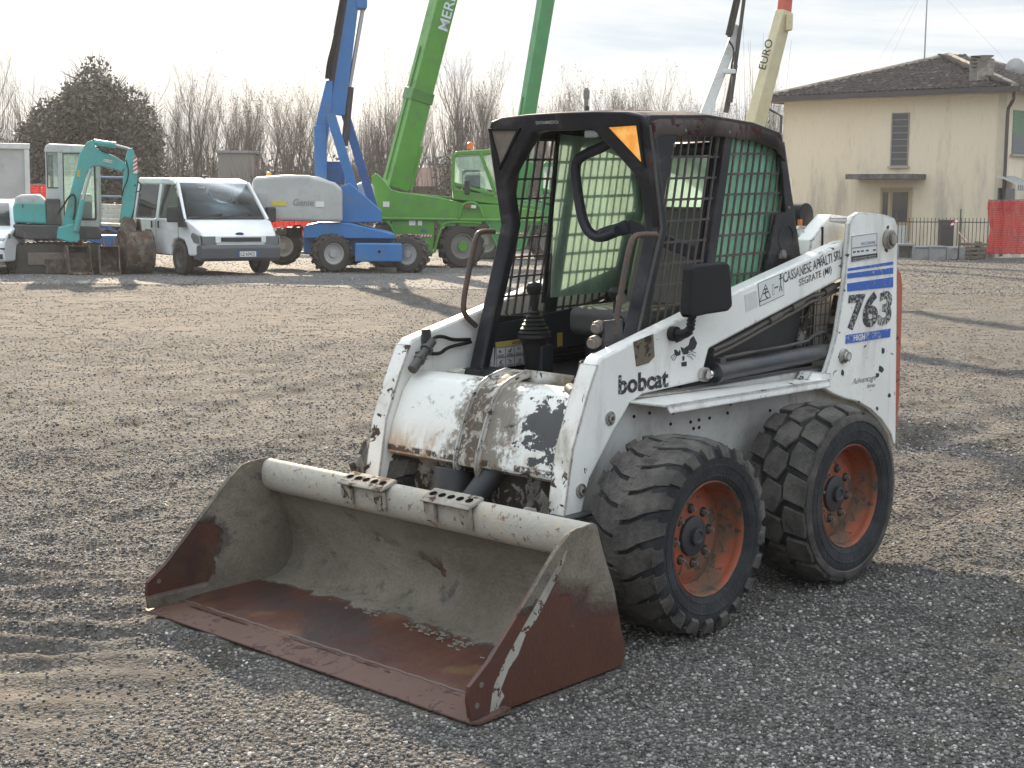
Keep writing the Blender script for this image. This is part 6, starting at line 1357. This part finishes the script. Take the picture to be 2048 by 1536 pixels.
for i in range(10):
    y = a.y-.03+i*.14; m.add([(HWID, y, a.z+.18), (HWID, y+.07, a.z+.18), (HWID+.75, y+.07, a.z-.12), (HWID+.75, y, a.z-.12), (HWID+.75, y+.07, a.z-.30), (HWID+.75, y, a.z-.30)], [(0, 1, 2, 3), (3, 2, 4, 5)])
m.obj('awning', flat('awning_dark', (.05, .06, .055), .7), H, smooth=False)
m = MB(); m.box((HWID+.02, a.y+.75, a.z-.62), (.04, 1.2, .8)); m.obj('window', wdark, H)
# chimneys
def chimney(px, py_top, py_bot, D, w, dark_cap):
    p = Hi @ (at_depth(px, py_top, D)-H0); q = Hi @ (at_depth(px, py_bot, D)-H0); h = p.z-q.z
    cm_ = paint('chimney%d' % px, (.34, .31, .26) if not dark_cap else (.20, .185, .165), dirt=(.10, .095, .085), dirt_a=.8, rough=.9)
    m = MB(); m.box((p.x, p.y, p.z-h/2-.15), (w, w, h*.70+.3)); ck = m.obj('chimney', cm_, H, .01)
    m = MB()
    for i in range(4): m.tube((p.x, p.y, p.z-.12*i-.10), (p.x, p.y, p.z-.12*i-.05), w*.50, w*.62, 20); m.tube((p.x, p.y, p.z-.12*i-.16), (p.x, p.y, p.z-.12*i-.10), w*.40, n=20)
    m.obj('chimney_cap', flat('cap_dark%d' % px, (.06, .06, .058) if dark_cap else (.36, .34, .29), .9), ck)
chimney(1955, 109, 168, 50.0, .36, True); chimney(1973, 108, 170, 49.8, .40, False)
chimney(2042, 128, 170, 55.0, .55, False)
m = MB(); p = Hi @ (at_depth(2030, 137, 54)-H0); m.lathe([(.12, .001), (.06, .22), (.0, .36), (-.01, .36), (.05, .22), (.11, .001)], (p.x, p.y, p.z), 1, 24, -1); m.tube((p.x, p.y, p.z), (p.x, p.y+.1, p.z-.8), .03, n=8); m.tube((p.x, p.y, p.z-.3), (p.x, p.y-.45, p.z-.05), .015, n=6); m.obj('satellite_dish', flat('dish_grey', (.40, .40, .39), .5), H, fix=False)
m = MB(); p = Hi @ (at_depth(1849, 113, 54.5)-H0); q = Hi @ (at_depth(1856, -40, 54.5)-H0); m.tube((p.x, p.y, p.z-.1), q, .03, .02, 8); m.obj('antenna_mast', flat('mast_grey', (.35, .34, .33), .5), H)
m = MB(); top_ = q
for px, py in ((1735, 135), (1760, 140), (2030, 120)):
    e = Hi @ (at_depth(px, py+20, 54.0)-H0); m.tube(q, e, .003, n=4); m.cut()
m.objs('guy_wire', flat('wire', (.3, .3, .3), .5), H)
# ---------------------------------------------------------------- railing in front of the house
railm = flat('iron_rail', (.075, .065, .06), .7, .3)
Fl = at_depth(1500, 480, 50.5); Fr = at_depth(1990, 485, 46.3); Fl.z = gz(Fl.x, Fl.y); Fr.z = gz(Fr.x, Fr.y)
fv = Fr-Fl; fl = math.hypot(fv.x, fv.y); FN = thing('iron_railing', 'rusty iron picket railing on a low wall in front of the house', 'railing', Fl, math.atan2(fv.y, fv.x))
m = MB(); dz = Fr.z-Fl.z
n_ = int(fl/.115)
for i in range(n_): x = i*fl/n_; m.box((x, 0, .78+dz*x/fl), (.018, .018, .95))
for z in (.36, 1.12): m.beam((0, 0, z), (fl, 0, z+dz), .03, .03)
m.obj('pickets', railm, FN, smooth=False)
m = MB(); m.beam((0, 0, .12), (fl, 0, .12+dz), .2, .45); m.obj('low_wall', paint('low_wall', (.26, .245, .22), dirt=(.12, .11, .1), dirt_a=.8, rough=.9), FN)
def post(name, label, cat, px, D, py_top, w, mat, parts=None):
    o = BT(name, label, cat, px, D); h = (at_depth(px, py_top, D)-o.location).z
    return o, h
o, h = post('utility_cabinet', 'dark grey weathered service cabinet standing at the iron railing', 'cabinet', 1890, 46.6, 442, 1, None)
m = MB(); m.box((0, 0, h/2), (.40, .3, h)); m.obj('body', paint('cabinet_dark', (.06, .055, .05), dirt=(.12, .11, .09), dirt_a=.6, rough=.7), o, .01)
m = MB(); m.box((0, -.155, h*.5), (.34, .012, h*.8)); m.obj('door', flat('cab_door', (.05, .046, .042), .7), o, .005)
m = MB(); m.box((0, 0, h+.02), (.44, .34, .04)); m.obj('lid', flat('cab_lid', (.12, .11, .1), .7), o, .01)
for px, D, pt, lab in ((1917, 45.2, 418, 'thin rusty steel stake left of the red mesh panel'), (1790, 46.5, 425, 'thin rusty steel stake beside the loader upright, in front of the house door')):
    o, h = post('steel_stake', lab, 'stake', px, D, pt, 0, None, None); m = MB(); m.tube((0, 0, -.05), (.02, 0, h), .022, .02, 8); m.tube((0, 0, -.03), (0, 0, .03), .05, n=8); m.obj('rod', railm, o); o['group'] = 'steel stakes by the railing'
o = BT('barrier_tape', 'torn red and white barrier tape hanging from the steel stake', 'tape', 1917, 45.1); m = MB(); k = K(45.1); g0 = o.location
R_ = m3(CR, CF, Vector((0, 0, 1))).transposed()
pts = [R_ @ (at_depth(x, y, 45.1)-g0) for x, y in ((1900, 452), (1908, 446), (1916, 440), (1918, 464), (1924, 474), (1934, 484))]
for i in range(5): m.add([pts[i]+Vector((0, 0, .035)), pts[i+1]+Vector((0, .03, .035)), pts[i+1]-Vector((0, .03, .035)), pts[i]-Vector((0, 0, .035))], [(0, 1, 2, 3)])
t = NT('tape'); w = t.n('TexWave'); w.inputs['Scale'].default_value = 3; w.bands_direction = 'DIAGONAL'; t.l(t.tc, w.inputs[0]); m.obj('ribbon', t.set(t.mix(t.ramp(w.outputs[0], .45, .55), (.7, .7, .68), (.6, .05, .04)), .5), o, smooth=False)
# concrete pieces lined up along the fence
conc = paint('concrete', (.30, .30, .295), dirt=(.17, .165, .155), dirt_a=.6, dirt_s=3, rough=.9, bump=.4); cin = flat('concrete_in', (.13, .15, .16), .9)
def conc_piece(label, px, D, w, h, kind):
    o = BT('concrete_block', label, 'concrete block', px, D, 0, 'precast concrete pieces by the railing')
    if kind == 'box':
        m = MB(); tk = .055
        for c_, s_ in (((0, 0, tk/2), (w, .5, tk)), ((0, 0, h-tk/2), (w, .5, tk)), ((-w/2+tk/2, 0, h/2), (tk, .5, h-2*tk)), ((w/2-tk/2, 0, h/2), (tk, .5, h-2*tk)), ((0, .22, h/2), (w-2*tk, .05, h-2*tk))): m.box(c_, s_)
        m.obj('shell', conc, o)
    elif kind == 'ring':
        m = MB(); m.box((0, 0, h/2), (w, .45, h)); m.obj('block', conc, o, .03)
        m = MB(); m.lathe([(-.004, .19), (-.02, .175), (-.02, .155), (.012, .145), (.012, .001)], (-.05, -.228, h/2), 1, 32); m.obj('round_recess', conc, o, fix=False)
    else:
        m = MB(); m.box((0, 0, h/2), (w, .45, h)); m.obj('block', conc, o, .015)
        m = MB(); m.box((0, -.231, h*.88), (w*.86, .01, .035)); m.obj('rim', cin, o)
conc_piece('open grey concrete box lying on its side, leftmost of the row of precast pieces', 1807, 45.6, .52, .48, 'box')
conc_piece('plain grey concrete slab block just right of the open box', 1841, 45.6, .50, .41, 'slab')
conc_piece('lighter grey concrete slab block left of the one with the round recess', 1872, 45.5, .50, .42, 'slab')
conc_piece('grey concrete block with round recess, rightmost of the row of precast pieces', 1908, 45.5, .55, .40, 'ring')
wood = paint('old_wood', (.22, .18, .13), dirt=(.10, .09, .075), dirt_a=.8, rough=.9)
for j, (px, lab) in enumerate(((1950, 'stack of weathered timber sleepers beside the red mesh panel'),)):
    o = BT('timber_stack', lab, 'timber', px, 46.0)
    for r in range(4):
        m = MB(); m.box((random.uniform(-.04, .04), 0, .07+r*.13), (.75, .5, .08)); m.obj('plank', wood, o, .006)
        m = MB(); m.box((random.uniform(-.2, .2), 0, .13+r*.13), (.09, .5, .05)); m.obj('batten', wood, o)
# red mesh on the temporary fence
def mesh_fence(label, px0, px1, D0, D1, pt, pb, name='mesh_fence', post_=True, grp=None):
    a = stand(px0, D0); b = stand(px1, D1); L_ = math.hypot(b.x-a.x, b.y-a.y); o = thing(name, label, 'mesh fence', a, math.atan2(b.y-a.y, b.x-a.x), grp)
    zt = (at_depth(px0, pt, D0)-a).z; zb_ = (at_depth(px0, pb, D0)-a).z; dz = b.z-a.z; dzt = dz
    m = MB(); n = int(L_/.018); k = 26
    for i in range(n+1):
        x = L_*i/n
        for j in range(k+1):
            z = zb_+(zt-zb_)*j/k
            y = .035*math.sin(x*22+.8*math.sin(z*3))+.02*math.sin(x*57+z*2)+.012*math.sin(z*40)
            m.v.append((x-.04*math.sin(z*5)*(1-x/L_), y, z+dzt*x/L_+.008*math.sin(x*31)))
    for i in range(n):
        for j in range(k): q = i*(k+1)+j; m.f.append((q, q+k+1, q+k+2, q+1))
    t = NT('red_net'); w = t.n('TexWave', wave_type='BANDS', bands_direction='Z'); w.inputs['Scale'].default_value = 6; w.inputs['Distortion'].default_value = 3; w.inputs['Detail'].default_value = 3; t.l(t.tc, w.inputs[0])
    c = t.mix(t.ramp(w.outputs[0], .3, .8), (.42, .020, .022), (.80, .05, .04)); c = t.mix(t.ramp(t.noise(14, 4), .62, .7, 0, .6), c, (.85, .30, .22)); t.set(c, .5)
    tl = t.n('BsdfTranslucent'); t.l(c, tl.inputs[0]); mxs = t.n('MixShader'); mxs.inputs[0].default_value = .2; t.l(t.b.outputs[0], mxs.inputs[1]); t.l(tl.outputs[0], mxs.inputs[2])
    tr = t.n('BsdfTransparent'); mx2 = t.n('MixShader'); hv = t.vor(55, None, 'Distance'); t.l(t.ramp(hv, .5, .58, 0, .25), mx2.inputs[0]); t.l(mxs.outputs[0], mx2.inputs[1]); t.l(tr.outputs[0], mx2.inputs[2]); t.l(mx2.outputs[0], t.out.inputs[0])
    m.obj('netting', t.m, o, fix=False)
    gal = flat('galv', (.20, .20, .19), .5, .5); m = MB()
    m.beam((-.02, .0, .04), (L_, .0, .04+dz), .06, .08); m.cut(); m.beam((-.02, .06, zt+.02), (L_, .06, zt+.02+dz), .03, .03); m.cut()
    for x in (-.02, L_*.5, L_): m.beam((x, .06, 0), (x, .06, zt+.05+dz*x/L_), .035, .035); m.cut()
    m.objs('frame_tube', gal, o); return o
mesh_fence('bright red plastic mesh hung on a temporary fence panel at the right edge', 1974, 2140, 44.0, 42.6, 402, 508)
mesh_fence('red mesh fence far left, behind the teal excavator cab', 64, 100, 42, 42, 370, 400, grp='distant red mesh fences')
mesh_fence('red mesh fence glimpsed behind the van and the boom lift', 440, 625, 43, 43, 382, 470, grp='distant red mesh fences')
# ---------------------------------------------------------------- odds and ends behind the vehicles
o = BT('scissor_lift', 'blue scissor work platform with grey guard rails behind the excavator arm', 'work platform', 222, 36., 0); k = K(36)
m = MB(); m.box((0, 0, 1.0), (.9, .7, .10)); m.box((0, 0, .42), (.95, .7, .34)); m.obj('platform', liftdark, o, .01)
m = MB()
for i in range(3):
    z = .6+.0*i
for s_ in (-1, 1):
    m.beam((-.4*s_, -.3, .6), (.4*s_, -.3, .95), .05, .05); m.cut()
m.objs('scissor_arm', liftdark, o)
m = MB()
for z in (1.5, 1.95): m.tube((-.45, -.33, z), (.45, -.33, z), .022, n=8); m.tube((-.45, .33, z), (.45, .33, z), .022, n=8)
for x in (-.45, .45):
    for y in (-.33, .33): m.tube((x, y, 1.0), (x, y, 1.95), .022, n=8)
m.obj('guard_rail', flat('rail_bluegrey', (.14, .23, .34), .5), o)
for s_ in (-1, 1):
    for y in (-.3, .3): wheel_far(o, (s_*.35, y, .16), .16, .12)
o = BT('cable_reel', 'small wooden cable reel standing by the site cabin', 'cable reel', 15, 33., 10)
m = MB(); m.tube((0, -.22, .42), (0, -.18, .42), .42, n=28); m.cut(); m.tube((0, .18, .42), (0, .22, .42), .42, n=28); m.objs('flange', wood, o); m = MB(); m.tube((0, -.18, .42), (0, .18, .42), .2, n=20); m.obj('drum', wood, o)
o = BT('brick_hut', 'small flat roofed brick hut half hidden by the bare trees', 'hut', 474, 58., 3); k = K(58)
brk = NT('brick'); v = brk.n('TexBrick'); v.inputs['Scale'].default_value = 3
for i, cc in ((1, (.22, .16, .125)), (2, (.16, .12, .10)), (3, (.26, .24, .21))): v.inputs[i].default_value = cc+(1,)
brk.l(brk.tc, v.inputs[0]); brk.set(v.outputs[0], .9)
m = MB(); m.box((0, 1, 1.75), (1.35, 2, 3.5)); m.obj('wall', brk.m, o); m = MB(); m.box((0, 1, 3.54), (1.5, 2.15, .09)); m.obj('roof', conc, o)
m = MB(); m.box((0, -.01, 1.0), (.8, .03, 1.9)); m.obj('door', flat('hut_door', (.12, .11, .10), .7), o)
o = BT('utility_pole', 'grey wooden utility pole above the loader cab roof', 'pole', 1168, 62.); h = (at_depth(1168, 176, 62)-o.location).z
m = MB(); m.tube((0, 0, 0), (0, 0, h), .13, .09, 12); m.obj('shaft', flat('pole_grey', (.17, .16, .15), .8), o); m = MB(); m.box((0, 0, h-.25), (.25, .2, .35)); m.obj('transformer', flat('tr', (.15, .15, .15), .7), o, .02)
o = BT('low_barn', 'long low red brown shed roof behind the telehandler', 'shed', 885, 70., 0)
m = MB(); m.box((0, 2, 1.2), (9, 4, 2.4)); m.obj('wall', flat('barn_wall', (.26, .22, .18), .9, 0, 3), o); m = MB(); m.prism([(-.4, 2.4), (4.4, 2.4), (2.0, 3.3)], 0, -4.8, 4.8); m.obj('roof', flat('barn_roof', (.13, .075, .06), .9, 0, 3), o, smooth=False)
# ================================================================ trees
bark = flat('bark', (.10, .085, .072), .95, 0, 12, .5, .35); twigm = flat('twig_brown', (.115, .094, .080), .9, 0, 5, 0, .3)
t = NT('dead_leaf'); rd = t.n('NewGeometry').outputs['Random Per Island']; c = t.cramp(rd, [(0, (.06, .048, .032)), (.5, (.125, .095, .055)), (.85, (.10, .105, .045)), (1, (.20, .155, .09))]); leafm = t.set(c, .8)
class Seg:
    def __init__(s): s.p = []
    def add(s, a, b, r0, r1): s.p.append((*a, *b, r0, r1))
    def mesh(s, name, mat, n=3):
        A = np.array(s.p, float); a = A[:, :3]; b = A[:, 3:6]; r0 = A[:, 6]; r1 = A[:, 7]; k = len(A)
        d = b-a; d /= np.linalg.norm(d, axis=1)[:, None]+1e-9; ref = np.where(np.abs(d[:, 2:3]) < .9, np.array([[0, 0, 1.]]), np.array([[1., 0, 0]]))
        x = np.cross(d, ref); x /= np.linalg.norm(x, axis=1)[:, None]; y = np.cross(d, x); V = np.zeros((k, 2*n, 3))
        for i in range(n):
            th = 2*PI*i/n; o_ = x*math.cos(th)+y*math.sin(th); V[:, i] = a+o_*r0[:, None]; V[:, n+i] = b+o_*r1[:, None]
        base = (np.arange(k)*2*n)[:, None]; F = np.concatenate([base+np.array([[i, (i+1) % n, n+(i+1) % n, n+i]]) for i in range(n)], 0)
        me = bpy.data.meshes.new(name); me.vertices.add(k*2*n); me.vertices.foreach_set('co', V.reshape(-1).astype(np.float32)); me.loops.add(F.size); me.polygons.add(len(F))
        me.loops.foreach_set('vertex_index', F.reshape(-1).astype(np.int32)); me.polygons.foreach_set('loop_start', (np.arange(len(F))*4).astype(np.int32)); me.update(calc_edges=True)
        me.polygons.foreach_set('use_smooth', np.ones(len(F), bool)); me.materials.append(mat); return me
def cards(name, P, size, mat, up=.3):
    """many small leaf faces: two triangles folded as one quad each"""
    n = len(P); a = RNG.randn(n, 3); a /= np.linalg.norm(a, axis=1)[:, None]; b = np.cross(a, RNG.randn(n, 3)); b /= np.linalg.norm(b, axis=1)[:, None]
    s_ = (size*(.5+RNG.rand(n)))[:, None]; V = np.stack([P-a*s_, P+b*s_*.5, P+a*s_, P-b*s_*.5], 1); F = (np.arange(n)*4)[:, None]+np.arange(4)[None]
    me = bpy.data.meshes.new(name); me.vertices.add(n*4); me.vertices.foreach_set('co', V.reshape(-1).astype(np.float32)); me.loops.add(n*4); me.polygons.add(n)
    me.loops.foreach_set('vertex_index', F.reshape(-1).astype(np.int32)); me.polygons.foreach_set('loop_start', (np.arange(n)*4).astype(np.int32)); me.update(calc_edges=True); me.materials.append(mat); return me
def mobj(name, me, parent): o = bpy.data.objects.new(name, me); COL.objects.link(o); o.parent = parent; return o
def bare_tree(seed, h, stems, upright, leaves):
    rnd = random.Random(seed); T1, T2 = Seg(), Seg(); LP = []
    def grow(p, d, L_, r, lvl):
        n = 5 if lvl < 2 else 4; q = p
        for i in range(n):
            d = (d+Vector((rnd.gauss(0, .07), rnd.gauss(0, .07), rnd.gauss(0, .04)+(.10*upright if lvl else .02)))*(1+lvl*.2)).normalized()
            e = q+d*L_/n; ra, rb = r*(1-i/n*.75), r*(1-(i+1)/n*.75)
            (T1 if lvl < 2 else T2).add(q, e, ra, rb); q = e
            if lvl < 4:
                m_ = (0, 2, 2, 3, 2)[min(i, 4)] if lvl == 0 else ((1, 2, 1, 2, 1)[i] if lvl == 1 else rnd.choice((1, 1, 2)) if lvl == 2 else rnd.choice((0, 1, 1)))
                if lvl == 0 and i < 1: m_ = 0
                for _ in range(m_):
                    a = rnd.random()*2*PI; sp = rnd.uniform(.35, .75)*(1.15-upright*.4); side = Vector((math.cos(a), math.sin(a), rnd.uniform(.2, .9)*upright+.1)).normalized()
                    nd = (d*(1-sp*.55)+side*sp).normalized(); grow(q, nd, L_*rnd.uniform(.40, .66)*(1-.08*i), min(rb*rnd.uniform(.45, .62)+.001, (1, .045, .020, .011, .0075)[lvl+1]), lvl+1)
            if lvl >= 3 and rnd.random() < leaves: LP.append(tuple(q))
    for s_ in range(stems):
        a = rnd.random()*6.28; lean = rnd.uniform(.02, .22) if stems > 1 else .04
        grow(Vector((math.cos(a)*.25*(stems > 1), math.sin(a)*.25*(stems > 1), -.1)), Vector((math.cos(a)*lean, math.sin(a)*lean, 1)).normalized(), h*rnd.uniform(.62, .80), .03+.008*h/(1+.5*(stems-1)), 0)
    return T1, T2, LP
protos = []
for i, (h, st_, up_, lv) in enumerate(((7.2, 1, .8, .01), (6.6, 3, .9, .03), (8.0, 2, .9, .0), (5.8, 4, 1.0, .06), (6.8, 1, .5, .12), (7.0, 3, .7, .04))):
    T1, T2, LP = bare_tree(40+i, h, st_, up_, lv)
    r = thing('bare_tree', None, 'tree'); mobj('trunk', T1.mesh('trunk', bark, 5), r); mobj('crown', T2.mesh('crown', twigm, 3), r)
    if LP: mobj('leaves', cards('leaves', np.array(LP), .026, leafm), r)
    protos.append(r)
spots = []
rr = random.Random(5)
look = ['tall single stemmed', 'three stemmed', 'twin stemmed', 'bushy', 'leaf flecked', 'loose leaning']
# (pixel of the trunk, depth, pixel height of the top, prototype)
rowA = [(-20, 60, 60, 2), (60, 66, 150, 0), (112, 64, 150, 1), (205, 66, 128, 5), (258, 64, 118, 2), (300, 60, 150, 4), (345, 63, 140, 1), (392, 60, 132, 0), (428, 62, 128, 5), (462, 66, 165, 3), (505, 61, 160, 1), (548, 64, 150, 4), (588, 60, 145, 2), (622, 66, 150, 5), (752, 64, 175, 1), (790, 61, 120, 5), (830, 66, 165, 4), (905, 63, 105, 0), (940, 61, 92, 2), (985, 66, 150, 3), (1090, 62, 165, 1), (1130, 66, 150, 5), (1180, 61, 140, 4), (1225, 65, 150, 1), (1262, 62, 165, 3), (1305, 66, 150, 0), (1345, 61, 155, 5), (1395, 65, 160, 1), (1470, 63, 178, 4), (1530, 67, 190, 3)]
rowB = [(x, 74+rr.random()*8, 165+rr.random()*45, rr.randrange(6)) for x in range(-10, 1580, 58)]
pos_words = {}
used = [False]*6
def near_word(px):
    marks = [(-30, 'the left picture edge'), (60, 'the grey site cabin'), (170, 'the teal excavator'), (330, 'the dark evergreen'), (415, 'the white van'), (505, 'the brick hut'), (600, 'the boom lift hood'), (760, 'the bright green boom'), (930, 'the telehandler cab'), (1050, 'the darker green boom'), (1168, 'the utility pole'), (1290, 'the loader cab roof'), (1430, 'the white crane boom'), (1560, 'the house')]
    return min(marks, key=lambda q: abs(q[0]-px))
cnt = {}
for row, rown in ((rowA, 'front'), (rowB, 'back')):
    for (px, D, top, k) in sorted(row):
        pr = protos[k]; p = stand(px, D); hh = (at_depth(px, top, D)-p).z
        if not used[k]: o = pr; used[k] = True
        else: o = copy_tree(pr)
        bb = {0: 7.6, 1: 7.0, 2: 8.4, 3: 6.2, 4: 7.2, 5: 7.4}[k]
        s_ = hh/bb; o.location = p; o.scale = (s_*rr.uniform(.9, 1.15), s_*rr.uniform(.9, 1.15), s_); o.rotation_euler = (0, 0, rr.random()*6.28)
        mk, w_ = near_word(px); side = 'just left of' if px < mk-6 else 'just right of' if px > mk+6 else 'in line with'
        key = (rown, look[k], side, w_); cnt[key] = cnt.get(key, 0)+1
        o['label'] = '%s bare %s row tree %s %s' % (look[k], rown, side, w_)+('' if cnt[key] == 1 else ', %s' % ('farther right', 'farthest right')[min(cnt[key]-2, 1)])
        o['group'] = 'bare winter trees along the yard edge'
# ---------------------------------------------------------------- ivy covered evergreen mass
t = NT('ivy'); rd = t.n('NewGeometry').outputs['Random Per Island']; n1 = t.noise(1.1, 4)
c = t.cramp(rd, [(0, (.07, .06, .052)), (.5, (.135, .118, .098)), (.85, (.19, .165, .125)), (1, (.26, .22, .17))]); c = t.mix(t.ramp(n1, .4, .6, 0, .5), c, (.075, .062, .048)); t.set(c, .6); ivym = t.m
def blob_points(blobs, n):
    P = []
    tot = sum(b[3]*b[4]*b[5] for b in blobs)
    for (x, y, z, rx, ry, rz) in blobs:
        k = int(n*rx*ry*rz/tot); q = RNG.randn(k, 3); q /= np.linalg.norm(q, axis=1)[:, None]; rad = .50+.58*RNG.rand(k)**.8
        rad = rad*(1+.26*fbm(q[:, 0]*2.5+x, q[:, 1]*2.5+q[:, 2]*3+z, 3, 2)); P.append(np.stack([x+q[:, 0]*rx*rad, y+q[:, 1]*ry*rad, z+q[:, 2]*rz*rad], -1))
    P = np.concatenate(P); return P[P[:, 2] > 0]
o = BT('evergreen_tree', 'dark ivy covered evergreen tree rising behind the teal excavator', 'tree', 185, 52., 0)
k = K(52.); bl = []
for px, py, rx, rz in ((183, 178, 34, 42), (190, 230, 58, 56), (140, 275, 75, 70), (240, 260, 70, 62), (110, 300, 58, 60), (195, 320, 110, 80), (285, 310, 45, 62), (80, 345, 45, 60), (265, 370, 70, 60), (140, 385, 90, 55), (150, 215, 30, 32), (230, 205, 28, 30)):
    bl.append(((px-185)/k, random.uniform(-.6, .6), (505-py)/k, rx/k, min(rx, 60)/k, rz/k))
P = blob_points(bl, 52000); mobj('crown', cards('crown', P, .065, ivym), o)
sg_ = Seg(); rnd = random.Random(2)
for i in range(7): sg_.add((rnd.uniform(-.3, .3), rnd.uniform(-.2, .2), -.1), (rnd.uniform(-1.8, 1.8), rnd.uniform(-.4, .4), rnd.uniform(3, 5.2)), .13, .03)
for i in range(260):
    b = rnd.choice(bl); a = rnd.uniform(0, PI); p = Vector((b[0]+math.cos(a)*b[3]*.9, b[1], b[2]+math.sin(a)*b[5]*.9)); d = Vector((math.cos(a), rnd.uniform(-.4, .4), math.sin(a)+.4)).normalized(); sg_.add(p, p+d*rnd.uniform(.25, .7), .012, .004)
mobj('trunk', sg_.mesh('trunk', bark, 5), o)
# scrub along the yard edge: nobody could count its shrubs
t = NT('scrub_leaf'); rd = t.n('NewGeometry').outputs['Random Per Island']; n1 = t.noise(.5, 5)
c = t.cramp(rd, [(0, (.05, .043, .034)), (.45, (.10, .085, .062)), (.8, (.125, .12, .075)), (1, (.22, .185, .13))]); c = t.mix(t.ramp(n1, .42, .6, 0, .7), c, (.135, .105, .085)); t.set(c, .8); scrubm = t.m
Ps = []; sgs = Seg()
for i in range(260):
    px = rr.uniform(-60, 1600); D = rr.uniform(55.5, 63); p = stand(px, D)
    hgt = (1.5+1.2*float(fbm(np.array([px*.012]), np.array([D*.1]), 3, 4)[0]))*rr.uniform(.8, 1.3)+.5
    if 640 < px < 1600: hgt *= 1.15
    w = rr.uniform(.6, 1.3); q = RNG.randn(520, 3); q /= np.linalg.norm(q, axis=1)[:, None]; rad = (.55+.5*RNG.rand(520))[:, None]
    pts = q*rad*np.array([[w, w*.7, hgt*.55]])+np.array([[p.x, p.y, p.z+hgt*.5]]); Ps.append(pts)
    for j in range(34):
        a = rr.random()*6.28; b_ = Vector((p.x+math.cos(a)*.4, p.y+math.sin(a)*.4, p.z)); sgs.add(b_, b_+Vector((rr.gauss(0, .5), rr.gauss(0, .3), hgt*rr.uniform(.7, 1.75))), .016, .004)
Ps = np.concatenate(Ps)
o = mobj('scrub', cards('scrub', Ps, .075, scrubm), None); tag(o, 'brown winter scrub along the far edge of the yard under the bare trees', 'scrub', kind='stuff')
o = mobj('scrub_stems', sgs.mesh('scrub_stems', twigm, 3), None); tag(o, 'tangle of thin bare stems growing out of the scrub at the yard edge', 'scrub', kind='stuff')
# far wood that reads as one mass, well behind the trees
sgf = Seg(); Pf = []
for i in range(900):
    px = rr.uniform(-250, 2300); D = rr.uniform(110, 150); p = stand(px, D); hgt = rr.uniform(3.2, 5.6)
    sgf.add(p, p+Vector((rr.gauss(0, .3), rr.gauss(0, .3), hgt)), .10, .02)
    q = RNG.randn(46, 3); pts = q*np.array([[.8, .8, .9]])+np.array([[p.x, p.y, p.z+hgt*.62]]); Pf.append(pts)
Pf = np.concatenate(Pf)
o = mobj('distant_wood', cards('distant_wood', Pf, .22, scrubm), None); tag(o, 'low grey brown wood on the horizon behind the yard', 'wood', kind='stuff')
# ---------------------------------------------------------------- air
hz = NT('haze_air'); hz.t.nodes.remove(hz.b); pv = hz.n('VolumePrincipled'); pv.inputs['Color'].default_value = (.93, .95, 1, 1); pv.inputs['Density'].default_value = .0005; pv.inputs['Anisotropy'].default_value = .35
hz.l(pv.outputs[0], hz.out.inputs['Volume'])
m = MB(); cx_, cy_ = WC.x+CF[0]*75, WC.y+CF[1]*75
m.box((cx_, cy_, 8.6), (190, 200, 22), FACE); o = m.obj('haze', hz.m, None, smooth=False); tag(o, 'thin winter haze over the yard', 'haze', kind='stuff')
S.cycles.volume_bounces = 0; S.cycles.volume_step_rate = 5

for (px, py, L_, a, lab) in ((232, 1003, .11, .3, 'short pale dry twig lying on the gravel left of the bucket'), (330, 1012, .07, 1.4, 'tiny curled pale twig on the gravel nearest the far end of the bucket')):
    q = wray(px, py); tt__ = 3.0
    for _ in range(60):
        p = WC+q*tt__; tt__ += (p.z-gz(p.x, p.y)-.008)/max(.05, -q.z)*.6
    o = thing('twig', lab, 'twig', p, a); m = MB(); m.path([(-L_/2, 0, .003), (-L_/5, .008, .008), (L_/6, -.003, .006), (L_/2, .006, .002)], .0035, n=6, smooth=1); m.obj('stick', flat('dry_stick', (.42, .36, .27), .8), o)
